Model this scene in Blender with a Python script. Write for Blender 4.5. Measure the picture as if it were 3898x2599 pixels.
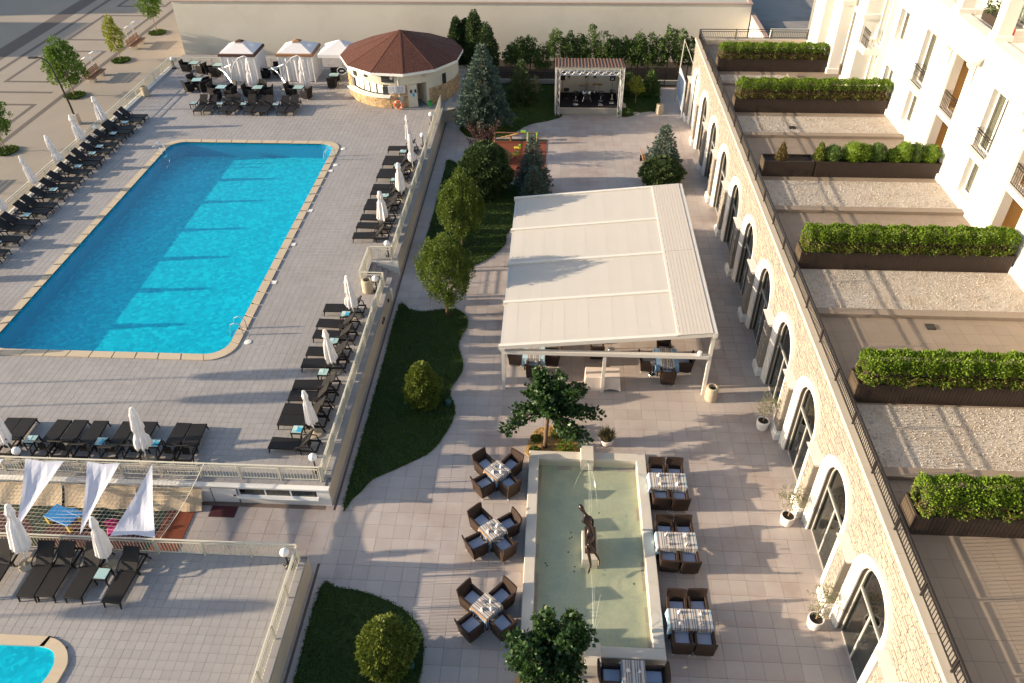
import bpy, math, random
import numpy as np
from mathutils import Vector, Matrix, Euler

for o in list(bpy.data.objects): bpy.data.objects.remove(o)
scene = bpy.context.scene
COL = scene.collection
PI = math.pi
R = math.radians

# ------------------------------------------------------------------ camera
cam_d = bpy.data.cameras.new('camera')
cam = bpy.data.objects.new('camera', cam_d); COL.objects.link(cam)
cam_d.sensor_width = 36.0; cam_d.lens = 27.586
cam_d.clip_start = 0.1; cam_d.clip_end = 2000
_p, _y, _r = 0.67994302, 0.06198029, -0.01297827
_f = Vector((-math.sin(_y)*math.cos(_p), math.cos(_y)*math.cos(_p), -math.sin(_p)))
_rt = Vector((math.cos(_y), math.sin(_y), 0)); _up = _rt.cross(_f)
_r2 = math.cos(_r)*_rt + math.sin(_r)*_up; _u2 = -math.sin(_r)*_rt + math.cos(_r)*_up
cam.matrix_world = Matrix(((_r2.x, _u2.x, -_f.x, 0), (_r2.y, _u2.y, -_f.y, 0), (_r2.z, _u2.z, -_f.z, 23.7075), (0, 0, 0, 1)))
scene.camera = cam

# ------------------------------------------------------------------ light
SUN_EL, SUN_AZ = R(13.9), R(5.4)          # shadows run towards +X, 5.4 degrees towards +Y
world = bpy.data.worlds.new('World'); scene.world = world; world.use_nodes = True
wn = world.node_tree.nodes; wl = world.node_tree.links; wn.clear()
sky = wn.new('ShaderNodeTexSky'); sky.sky_type = 'NISHITA'; sky.sun_disc = False
sky.sun_elevation = SUN_EL; sky.sun_rotation = R(270) - SUN_AZ
sky.air_density = 1.0; sky.dust_density = 1.6; sky.ozone_density = 1.2; sky.altitude = 50
bg = wn.new('ShaderNodeBackground'); bg.inputs[1].default_value = 0.125
wo = wn.new('ShaderNodeOutputWorld'); wl.new(sky.outputs[0], bg.inputs[0]); wl.new(bg.outputs[0], wo.inputs[0])
sun_d = bpy.data.lights.new('sun', 'SUN'); sun_d.energy = 5.0; sun_d.angle = R(0.5); sun_d.color = (1.0, 0.82, 0.60)
sun = bpy.data.objects.new('sun', sun_d); COL.objects.link(sun); sun.location = (-60, 10, 40)
_ld = Vector((math.cos(SUN_EL)*math.cos(SUN_AZ), math.cos(SUN_EL)*math.sin(SUN_AZ), -math.sin(SUN_EL)))
sun.rotation_euler = _ld.to_track_quat('-Z', 'Y').to_euler()
scene.view_settings.view_transform = 'Standard'; scene.view_settings.look = 'None'
scene.view_settings.gamma = 1.0; scene.view_settings.use_curve_mapping = False
scene.view_settings.exposure = 1.12
scene.render.engine = 'CYCLES'
scene.cycles.max_bounces = 8; scene.cycles.transparent_max_bounces = 12
scene.cycles.caustics_reflective = False; scene.cycles.caustics_refractive = False
scene.render.resolution_x = 1024; scene.render.resolution_y = 683

# ------------------------------------------------------------------ materials
def new_mat(name):
    m = bpy.data.materials.new(name); m.use_nodes = True
    nt = m.node_tree; b = nt.nodes['Principled BSDF']
    return m, nt, nt.nodes, nt.links, b
def mat(name, col, rough=0.6, var=0.15, scale=3.0, fine=0.0, fscale=60.0, bump=0.0, bscale=40.0, metal=0.0, island=0.0, obj=0.0, spec=0.35, transl=0.0, stain=None, sscale=0.6, warm=0.0):
    m, nt, N, L, b = new_mat(name)
    b.inputs['Roughness'].default_value = rough; b.inputs['Metallic'].default_value = metal
    b.inputs['Specular IOR Level'].default_value = spec
    tc = N.new('ShaderNodeTexCoord'); geo = N.new('ShaderNodeNewGeometry')
    nz = N.new('ShaderNodeTexNoise'); nz.inputs['Scale'].default_value = scale; nz.inputs['Detail'].default_value = 5
    L.new(tc.outputs['Object'], nz.inputs['Vector'])
    def math_(op, a, bb, c=None):
        n = N.new('ShaderNodeMath'); n.operation = op
        for i, v in enumerate((a, bb, c)):
            if v is None: continue
            if isinstance(v, (int, float)): n.inputs[i].default_value = v
            else: L.new(v, n.inputs[i])
        return n.outputs[0]
    val = math_('MULTIPLY_ADD', nz.outputs['Fac'], 2*var, 1-var)
    if fine:
        n2 = N.new('ShaderNodeTexNoise'); n2.inputs['Scale'].default_value = fscale; n2.inputs['Detail'].default_value = 3
        L.new(tc.outputs['Object'], n2.inputs['Vector'])
        val = math_('MULTIPLY', val, math_('MULTIPLY_ADD', n2.outputs['Fac'], 2*fine, 1-fine))
    if island:
        val = math_('MULTIPLY', val, math_('MULTIPLY_ADD', geo.outputs['Random Per Island'], 2*island, 1-island))
    if obj:
        oi = N.new('ShaderNodeObjectInfo')
        val = math_('MULTIPLY', val, math_('MULTIPLY_ADD', oi.outputs['Random'], 2*obj, 1-obj))
    hv = N.new('ShaderNodeMix'); hv.data_type = 'RGBA'; hv.blend_type = 'MULTIPLY'; hv.inputs[0].default_value = 1
    base = N.new('ShaderNodeRGB'); base.outputs[0].default_value = (*col, 1)
    src = base.outputs[0]
    if warm:
        mx = N.new('ShaderNodeMix'); mx.data_type = 'RGBA'
        L.new(src, mx.inputs[6]); mx.inputs[7].default_value = (min(1, col[0]*1.25), col[1]*1.0, col[2]*0.55, 1)
        L.new(math_('MULTIPLY', geo.outputs['Random Per Island'], warm), mx.inputs[0]); src = mx.outputs[2]
    if stain:
        n3 = N.new('ShaderNodeTexNoise'); n3.inputs['Scale'].default_value = sscale; n3.inputs['Detail'].default_value = 6; n3.inputs['Roughness'].default_value = 0.65
        L.new(tc.outputs['Object'], n3.inputs['Vector'])
        cr = N.new('ShaderNodeValToRGB'); cr.color_ramp.elements[0].position = 0.48; cr.color_ramp.elements[1].position = 0.75
        L.new(n3.outputs['Fac'], cr.inputs[0])
        mx = N.new('ShaderNodeMix'); mx.data_type = 'RGBA'; L.new(cr.outputs[0], mx.inputs[0])
        L.new(src, mx.inputs[6]); mx.inputs[7].default_value = (*stain, 1); src = mx.outputs[2]
    L.new(src, hv.inputs[6])
    cc = N.new('ShaderNodeCombineColor')
    for i in range(3): L.new(val, cc.inputs[i])
    L.new(cc.outputs[0], hv.inputs[7]); L.new(hv.outputs[2], b.inputs['Base Color'])
    if bump:
        bn = N.new('ShaderNodeTexNoise'); bn.inputs['Scale'].default_value = bscale; bn.inputs['Detail'].default_value = 4
        L.new(tc.outputs['Object'], bn.inputs['Vector'])
        bp = N.new('ShaderNodeBump'); bp.inputs['Strength'].default_value = bump; bp.inputs['Distance'].default_value = 0.02
        L.new(bn.outputs['Fac'], bp.inputs['Height']); L.new(bp.outputs[0], b.inputs['Normal'])
    if transl:
        tr = N.new('ShaderNodeBsdfTranslucent'); L.new(hv.outputs[2], tr.inputs[0])
        ms = N.new('ShaderNodeMixShader'); ms.inputs[0].default_value = transl
        L.new(b.outputs[0], ms.inputs[1]); L.new(tr.outputs[0], ms.inputs[2])
        L.new(ms.outputs[0], N['Material Output'].inputs[0])
    return m
def leafmat(name, c1, c2, transl=0.3, rough=0.55, clump=0.45):
    m, nt, N, L, b = new_mat(name)
    geo = N.new('ShaderNodeNewGeometry'); tc = N.new('ShaderNodeTexCoord')
    cr = N.new('ShaderNodeMix'); cr.data_type = 'RGBA'
    cr.inputs[6].default_value = (*c1, 1); cr.inputs[7].default_value = (*c2, 1)
    nz = N.new('ShaderNodeTexNoise'); nz.inputs['Scale'].default_value = 2.2; nz.inputs['Detail'].default_value = 2
    L.new(tc.outputs['Object'], nz.inputs['Vector'])
    ad = N.new('ShaderNodeMix'); ad.data_type = 'FLOAT'; ad.inputs[0].default_value = clump
    L.new(geo.outputs['Random Per Island'], ad.inputs[2]); L.new(nz.outputs['Fac'], ad.inputs[3])
    L.new(ad.outputs[0], cr.inputs[0]); L.new(cr.outputs[2], b.inputs['Base Color'])
    b.inputs['Roughness'].default_value = rough; b.inputs['Specular IOR Level'].default_value = 0.3
    tr = N.new('ShaderNodeBsdfTranslucent'); L.new(cr.outputs[2], tr.inputs[0])
    ms = N.new('ShaderNodeMixShader'); ms.inputs[0].default_value = transl
    L.new(b.outputs[0], ms.inputs[1]); L.new(tr.outputs[0], ms.inputs[2]); L.new(ms.outputs[0], N['Material Output'].inputs[0])
    return m
def schlick(N, L, f0):
    lw = N.new('ShaderNodeLayerWeight'); lw.inputs['Blend'].default_value = 0.5
    pw = N.new('ShaderNodeMath'); pw.operation = 'POWER'; L.new(lw.outputs['Facing'], pw.inputs[0]); pw.inputs[1].default_value = 5
    ma = N.new('ShaderNodeMath'); ma.operation = 'MULTIPLY_ADD'; L.new(pw.outputs[0], ma.inputs[0]); ma.inputs[1].default_value = 1-f0; ma.inputs[2].default_value = f0
    return ma.outputs[0]
def watermat(name, tint, wscale, strength, rough=0.03):
    # a clear film of water: see-through and tinted, with the mirror sheen of its rippled surface
    m, nt, N, L, b = new_mat(name); N.remove(b)
    tc = N.new('ShaderNodeTexCoord')
    n1 = N.new('ShaderNodeTexNoise'); n1.inputs['Scale'].default_value = wscale; n1.inputs['Detail'].default_value = 4; n1.inputs['Distortion'].default_value = 0.8
    L.new(tc.outputs['Object'], n1.inputs['Vector'])
    v = N.new('ShaderNodeTexVoronoi'); v.feature = 'SMOOTH_F1'; v.inputs['Scale'].default_value = wscale*1.7
    L.new(tc.outputs['Object'], v.inputs['Vector'])
    ad = N.new('ShaderNodeMath'); ad.operation = 'ADD'; L.new(n1.outputs['Fac'], ad.inputs[0]); L.new(v.outputs['Distance'], ad.inputs[1])
    bp = N.new('ShaderNodeBump'); bp.inputs['Strength'].default_value = strength; bp.inputs['Distance'].default_value = 0.06
    L.new(ad.outputs[0], bp.inputs['Height'])
    gl = N.new('ShaderNodeBsdfGlossy'); gl.inputs['Roughness'].default_value = rough; L.new(bp.outputs[0], gl.inputs['Normal'])
    tr = N.new('ShaderNodeBsdfTransparent'); tr.inputs[0].default_value = (*tint, 1)
    fac = schlick(N, L, .02)
    ms = N.new('ShaderNodeMixShader'); L.new(fac, ms.inputs[0]); L.new(tr.outputs[0], ms.inputs[1]); L.new(gl.outputs[0], ms.inputs[2])
    L.new(ms.outputs[0], N['Material Output'].inputs[0])
    return m
def caustic_paint(name, c1, c2, c3, scale):  # blue cell speckle painted into the base colour to imitate caustics
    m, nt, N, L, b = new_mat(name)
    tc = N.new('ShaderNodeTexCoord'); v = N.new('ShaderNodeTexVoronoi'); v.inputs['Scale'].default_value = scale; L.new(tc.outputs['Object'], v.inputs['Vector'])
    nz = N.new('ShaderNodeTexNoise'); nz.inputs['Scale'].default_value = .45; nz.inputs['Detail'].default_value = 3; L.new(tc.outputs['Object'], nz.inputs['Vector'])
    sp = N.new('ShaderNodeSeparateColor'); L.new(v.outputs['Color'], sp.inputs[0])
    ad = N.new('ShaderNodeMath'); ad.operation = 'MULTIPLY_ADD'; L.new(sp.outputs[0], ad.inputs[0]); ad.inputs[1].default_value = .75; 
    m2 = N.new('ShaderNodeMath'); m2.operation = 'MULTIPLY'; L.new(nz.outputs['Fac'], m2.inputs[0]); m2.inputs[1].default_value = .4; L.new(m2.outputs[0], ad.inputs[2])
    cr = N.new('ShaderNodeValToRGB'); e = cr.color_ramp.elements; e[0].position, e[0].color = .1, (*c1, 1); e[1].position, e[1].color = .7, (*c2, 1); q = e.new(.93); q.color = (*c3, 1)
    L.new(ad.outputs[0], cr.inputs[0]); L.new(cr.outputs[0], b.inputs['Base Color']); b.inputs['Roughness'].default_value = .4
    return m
def glassmat(name, tint=(0.35, 0.42, 0.42)):
    m, nt, N, L, b = new_mat(name); N.remove(b)
    gl = N.new('ShaderNodeBsdfGlossy'); gl.inputs['Roughness'].default_value = 0.01; gl.inputs[0].default_value = (.95, .97, .97, 1)
    tr = N.new('ShaderNodeBsdfTransparent'); tr.inputs[0].default_value = (*tint, 1)
    fac = schlick(N, L, .11)
    ms = N.new('ShaderNodeMixShader'); L.new(fac, ms.inputs[0]); L.new(tr.outputs[0], ms.inputs[1]); L.new(gl.outputs[0], ms.inputs[2])
    L.new(ms.outputs[0], N['Material Output'].inputs[0])
    return m
def wickermat(name, col, scale=55):
    m, nt, N, L, b = new_mat(name)
    tc = N.new('ShaderNodeTexCoord')
    w1 = N.new('ShaderNodeTexNoise'); w1.inputs['Scale'].default_value = scale*1.5
    ch = N.new('ShaderNodeTexChecker'); ch.inputs['Scale'].default_value = scale*0.9
    nz = N.new('ShaderNodeTexNoise'); nz.inputs['Scale'].default_value = 5; nz.inputs['Detail'].default_value = 4
    for n in (w1, ch, nz): L.new(tc.outputs['Object'], n.inputs['Vector'])
    oi = N.new('ShaderNodeObjectInfo')
    cr = N.new('ShaderNodeMix'); cr.data_type = 'RGBA'; cr.inputs[6].default_value = (*[c*0.55 for c in col], 1); cr.inputs[7].default_value = (*[c*1.5 for c in col], 1)
    ad = N.new('ShaderNodeMath'); ad.operation = 'MULTIPLY_ADD'; L.new(ch.outputs['Fac'], ad.inputs[0]); ad.inputs[1].default_value = 0.35
    L.new(nz.outputs['Fac'], ad.inputs[2]); L.new(ad.outputs[0], cr.inputs[0]); L.new(cr.outputs[2], b.inputs['Base Color'])
    bp = N.new('ShaderNodeBump'); bp.inputs['Strength'].default_value = 0.5; bp.inputs['Distance'].default_value = 0.01
    L.new(w1.outputs['Fac'], bp.inputs['Height']); L.new(bp.outputs[0], b.inputs['Normal'])
    b.inputs['Roughness'].default_value = 0.55; b.inputs['Specular IOR Level'].default_value = 0.2
    return m
def stripemat(name):
    m, nt, N, L, b = new_mat(name)
    tc = N.new('ShaderNodeTexCoord'); sp = N.new('ShaderNodeSeparateXYZ'); L.new(tc.outputs['Object'], sp.inputs[0])
    fr = N.new('ShaderNodeMath'); fr.operation = 'MULTIPLY'; L.new(sp.outputs[0], fr.inputs[0]); fr.inputs[1].default_value = 3.6
    f2 = N.new('ShaderNodeMath'); f2.operation = 'FRACT'; L.new(fr.outputs[0], f2.inputs[0])
    cr = N.new('ShaderNodeValToRGB'); cr.color_ramp.interpolation = 'CONSTANT'
    stops = [(0, (.55, .50, .44)), (.14, (.16, .105, .07)), (.24, (.56, .52, .47)), (.38, (.16, .19, .25)), (.52, (.55, .51, .45)), (.62, (.26, .17, .10)), (.72, (.20, .22, .27)), (.86, (.56, .51, .44))]
    e = cr.color_ramp.elements
    e[0].position, e[0].color = 0, (*stops[0][1], 1); e[1].position, e[1].color = stops[1][0], (*stops[1][1], 1)
    for pos, c in stops[2:]:
        q = e.new(pos); q.color = (*c, 1)
    L.new(f2.outputs[0], cr.inputs[0]); L.new(cr.outputs[0], b.inputs['Base Color']); b.inputs['Roughness'].default_value = 0.8
    return m
M = {}
def setup_materials():
    M['paver'] = mat('terrace_paver', (.385, .335, .305), .62, .10, 1.3, .16, 55, .15, 90, island=.06, obj=.06, stain=(.30, .225, .19), sscale=.30)
    M['grout'] = mat('grout', (.16, .12, .10), .9, .2, 4)
    M['decktile'] = mat('deck_tile', (.312, .290, .278), .7, .08, .8, .20, 45, .2, 70, island=.05, obj=.04, stain=(.265, .240, .225), sscale=.22)
    M['deckgrout'] = mat('deck_grout', (.235, .215, .205), .9, .2, 4)
    M['rooftile'] = mat('roof_terrace_tile', (.225, .180, .140), .7, .10, 1.0, .15, 60, .15, 80, island=.05)
    M['plaza'] = mat('plaza_sett', (.30, .255, .205), .85, .10, .5, .30, 22, .3, 30, stain=(.33, .27, .21), sscale=.12)
    M['plazadark'] = mat('plaza_dark_sett', (.125, .10, .085), .85, .12, .8, .25, 22, .3, 30)
    M['asphalt'] = mat('yard_asphalt', (.27, .245, .22), .9, .15, .3, .15, 30, .2, 40, stain=(.13, .12, .11), sscale=.2)
    M['ground'] = mat('ground_earth', (.22, .19, .15), .95, .15, .2)
    M['retain'] = mat('retaining_plaster', (.47, .405, .32), .85, .06, 1.2, .08, 40, .1, 60)
    M['whiteplaster'] = mat('white_plaster', (.74, .71, .66), .8, .05, 1.0, .05, 40, .05, 60, stain=(.66, .62, .55), sscale=.5)
    M['hotel'] = mat('hotel_plaster', (.74, .71, .66), .8, .03, .8, .03, 40, .04, 60)
    M['hoteltrim'] = mat('hotel_trim', (.72, .69, .64), .7, .03, 1.5)
    M['hotelsoffit'] = mat('loggia_ochre_wall', (.50, .36, .19), .85, .05, 1.0)
    M['barwall'] = mat('bar_cream_plaster', (.58, .53, .43), .8, .06, 1.0, .05, 40)
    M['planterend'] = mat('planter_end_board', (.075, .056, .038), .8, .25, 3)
    M['hotelglass'] = glassmat('hotel_window_glass', (.78, .80, .76))
    M['curtain'] = mat('beige_curtain', (.30, .27, .21), .9, .25, 6)
    M['neighbour'] = mat('neighbour_render', (.62, .575, .49), .9, .05, .35, .10, 25, .1, 40, stain=(.54, .48, .40), sscale=.22)
    M['redcoping'] = mat('red_brown_coping', (.40, .28, .23), .8, .15, 2)
    M['coping'] = mat('pool_coping_stone', (.52, .415, .285), .6, .08, 1.5, .08, 50, .1, 60, obj=.03)
    M['basin'] = mat('pool_mosaic', (.01, .33, .50), .4, .05, .5, .14, 18)
    M['basinfloor'] = mat('pool_floor_painted_caustics', (.006, .44, .62), .4, .10, .7, .20, 9)  # plain blue noise, replaced by the painted caustics on the next line
    M['basinfloor'] = caustic_paint('pool_floor_painted_caustics', (.002, .42, .54), (.003, .56, .68), (.02, .66, .74), 5.5)  # lighter and darker blues stand in for light rippling over the pool floor
    M['water'] = watermat('pool_water', (.40, .95, .99), 2.6, .55)
    M['fwater'] = watermat('fountain_water', (.93, .96, .90), 3.2, .7)
    M['ffloor'] = mat('fountain_floor', (.46, .455, .34), .6, .14, 1.4, .12, 10, stain=(.33, .37, .31), sscale=.8)
    M['fstone'] = mat('fountain_limestone', (.56, .51, .43), .6, .06, 2, .06, 50, .05, 60)
    M['cream'] = mat('cream_paint', (.62, .575, .45), .4, .05, 4, obj=.03)
    M['white'] = mat('white_paint', (.80, .78, .74), .4, .04, 4)
    M['pergola'] = mat('pergola_aluminium', (.62, .585, .53), .4, .03, 2)
    M['pvc'] = mat('pergola_fabric', (.52, .49, .445), .55, .03, .9, .02, 30, transl=.12)
    M['slat'] = mat('pergola_slat', (.46, .42, .375), .5, .05, 3, obj=.02)
    M['fabric'] = mat('white_canvas', (.80, .78, .78), .85, .05, 3, .05, 60, .1, 20, transl=.25)
    M['sail'] = mat('white_sailcloth', (.76, .78, .88), .8, .04, 2, transl=.35)
    M['tarp'] = mat('tan_tarpaulin', (.48, .38, .26), .7, .08, 1.5, .05, 20, .2, 4)
    M['blackwicker'] = wickermat('black_wicker', (.013, .011, .0105))
    M['brownwicker'] = wickermat('brown_wicker', (.036, .023, .017))
    M['cushion'] = mat('seat_cushion', (.44, .47, .56), .9, .06, 4, .05, 50, .1, 15)
    M['bluecloth'] = mat('blue_cloth', (.18, .32, .50), .85, .08, 5, .05, 60)
    M['lightbluecloth'] = mat('pale_blue_cloth', (.42, .60, .70), .85, .06, 5, .05, 60)
    M['stripe'] = stripemat('striped_cloth')
    M['napkin'] = mat('napkin', (.78, .72, .70), .85, .05, 8)
    M['glass'] = glassmat('window_glass', (.62, .68, .64))
    M['doorframe'] = mat('grey_aluminium_frame', (.36, .345, .325), .45, .05, 4)
    M['tableglass'] = mat('frosted_glass_top', (.34, .50, .47), .15, .04, 3, spec=.6)
    M['clearjet'] = mat('water_jet', (.80, .84, .84), .1, .02, 3, spec=.8, transl=.6)
    M['bronze'] = mat('bronze', (.065, .045, .035), .32, .25, 6, .15, 40, .15, 30, metal=.75, spec=.5)
    M['iron'] = mat('black_iron', (.018, .015, .015), .45, .15, 6, obj=.1)
    M['darkbrown'] = mat('dark_brown_planter', (.032, .021, .016), .65, .15, 3, .15, 40, .25, 50)
    M['soil'] = mat('soil', (.035, .025, .018), .95, .3, 8, .3, 40, .5, 30)
    M['gravel'] = mat('roof_gravel', (.42, .375, .325), .95, .12, 1.2, .45, 32, 1.0, 26, stain=(.36, .29, .22), sscale=1.1)
    M['pebble'] = mat('gravel_stone', (.40, .36, .315), .9, .1, 5, island=.35)
    M['yellowgravel'] = mat('ochre_gravel', (.46, .29, .11), .95, .2, 3, .4, 40, .8, 40)
    M['stone'] = mat('facade_sandstone', (.29, .262, .232), .8, .08, 2.5, .12, 40, .25, 60, island=.16, obj=.14, warm=.22)
    M['stonegap'] = mat('facade_mortar', (.13, .105, .08), .95, .15, 5)
    M['barstone'] = mat('bar_sandstone', (.40, .29, .175), .85, .12, 3, .15, 30, .3, 40, island=.30, warm=.5)
    M['shingle'] = mat('red_brown_shingle', (.105, .038, .024), .85, .12, 1.2, .25, 26, .4, 18, island=.10)
    M['roofsheet'] = mat('brown_corrugated', (.125, .062, .036), .6, .12, 2)
    M['alu'] = mat('truss_aluminium', (.62, .64, .68), .3, .05, 5, metal=.7)
    M['chrome'] = mat('chrome', (.70, .70, .72), .15, .03, 5, metal=1.0)
    M['black'] = mat('black_plastic', (.012, .012, .014), .5, .1, 5)
    M['carpet'] = mat('stage_carpet', (.013, .011, .016), .95, .2, 8)
    M['stagefront'] = mat('stage_front_panel', (.36, .33, .27), .8, .1, 3, .15, 40)
    M['rubberred'] = mat('red_rubber_mat', (.20, .052, .024), .9, .15, 1.0, .15, 50)
    M['rubbermaroon'] = mat('maroon_rubber', (.060, .014, .018), .9, .12, 2, .2, 50)
    M['rubbergreen'] = mat('dark_green_rubber', (.020, .032, .020), .9, .12, 2, .2, 50)
    M['bluetoy'] = mat('blue_plastic', (.02, .20, .52), .4, .05, 4)
    M['yellowtoy'] = mat('yellow_plastic', (.62, .46, .04), .4, .05, 4)
    M['pinktoy'] = mat('pink_plastic', (.62, .03, .22), .4, .05, 4)
    M['greentoy'] = mat('green_plastic', (.20, .48, .03), .4, .05, 4)
    M['orange'] = mat('lifebuoy_orange', (.70, .12, .025), .5, .08, 6)
    M['wood'] = mat('timber', (.22, .11, .055), .7, .25, 3, .2, 30, obj=.1)
    M['palewood'] = mat('pale_timber', (.50, .30, .12), .7, .2, 3)
    M['rope'] = mat('net_rope', (.62, .55, .42), .9, .1, 10)
    M['concrete'] = mat('concrete', (.42, .38, .32), .85, .12, 2, .12, 30, .2, 30)
    M['binstone'] = mat('exposed_aggregate', (.44, .37, .27), .9, .12, 4, .35, 55, .6, 45)
    M['pot'] = mat('white_pot', (.74, .68, .64), .55, .05, 4)
    M['globe'] = mat('opal_globe', (.84, .83, .82), .2, .01, 3, spec=.6, transl=.1)
    M['bark'] = mat('bark', (.13, .085, .055), .9, .3, 6, .3, 30, .6, 20)
    M['palebark'] = mat('pale_bark', (.30, .21, .14), .9, .25, 6, .2, 30)
    M['grass'] = mat('lawn_soil', (.028, .048, .010), .95, .25, .9, .45, 30, .8, 30)
    M['blade'] = leafmat('grass_blade', (.026, .058, .006), (.085, .140, .016), .25, clump=.55)
    M['lf_hornbeam'] = leafmat('hornbeam_leaf', (.030, .070, .010), (.150, .195, .026))
    M['lf_maple'] = leafmat('young_maple_leaf', (.05, .12, .015), (.17, .26, .03))
    M['lf_yellow'] = leafmat('yellow_green_leaf', (.16, .20, .02), (.34, .34, .03))
    M['lf_catalpa'] = leafmat('catalpa_leaf', (.014, .040, .010), (.042, .088, .020), .18, .4)
    M['lf_spruce'] = leafmat('blue_spruce_needle', (.045, .078, .058), (.135, .180, .140), .1, .7)
    M['lf_thuja'] = leafmat('thuja_spray', (.060, .095, .014), (.190, .220, .030), .15, .7)
    M['lf_dark'] = leafmat('dark_juniper_spray', (.022, .050, .016), (.078, .112, .030), .12, .7)
    M['lf_hedge'] = leafmat('hedge_leaf', (.055, .110, .008), (.185, .280, .020), .25)
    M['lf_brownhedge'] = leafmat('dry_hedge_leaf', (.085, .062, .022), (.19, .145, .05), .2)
    M['lf_screen'] = leafmat('screen_tree_leaf', (.030, .075, .016), (.120, .180, .034), .25)
    M['lf_purple'] = leafmat('purple_plum_leaf', (.030, .014, .016), (.095, .045, .042), .2)
    M['lf_olive'] = leafmat('olive_leaf', (.085, .095, .045), (.22, .23, .12), .2)
    M['lf_drygrass'] = leafmat('dry_grass', (.07, .06, .03), (.20, .17, .08), .2)
    M['poster'] = mat('dark_poster', (.03, .03, .032), .4, .9, 9, .6, 30)
    M['paper'] = mat('paper_print', (.55, .56, .60), .7, .05, 5, .15, 60)
    M['bannerblue'] = mat('printed_banner', (.30, .38, .50), .6, .5, 2.2)
    M['darkroom'] = mat('dark_interior', (.20, .175, .145), .9, .2, 1)
    M['cyanmag'] = mat('cyan_leaflet', (.03, .32, .50), .5, .25, 12)
    M['palemag'] = mat('pale_leaflet', (.45, .58, .56), .5, .2, 12)
    M['teal'] = mat('teal_ground_light', (.03, .085, .075), .4, .1, 6)
setup_materials()
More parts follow.
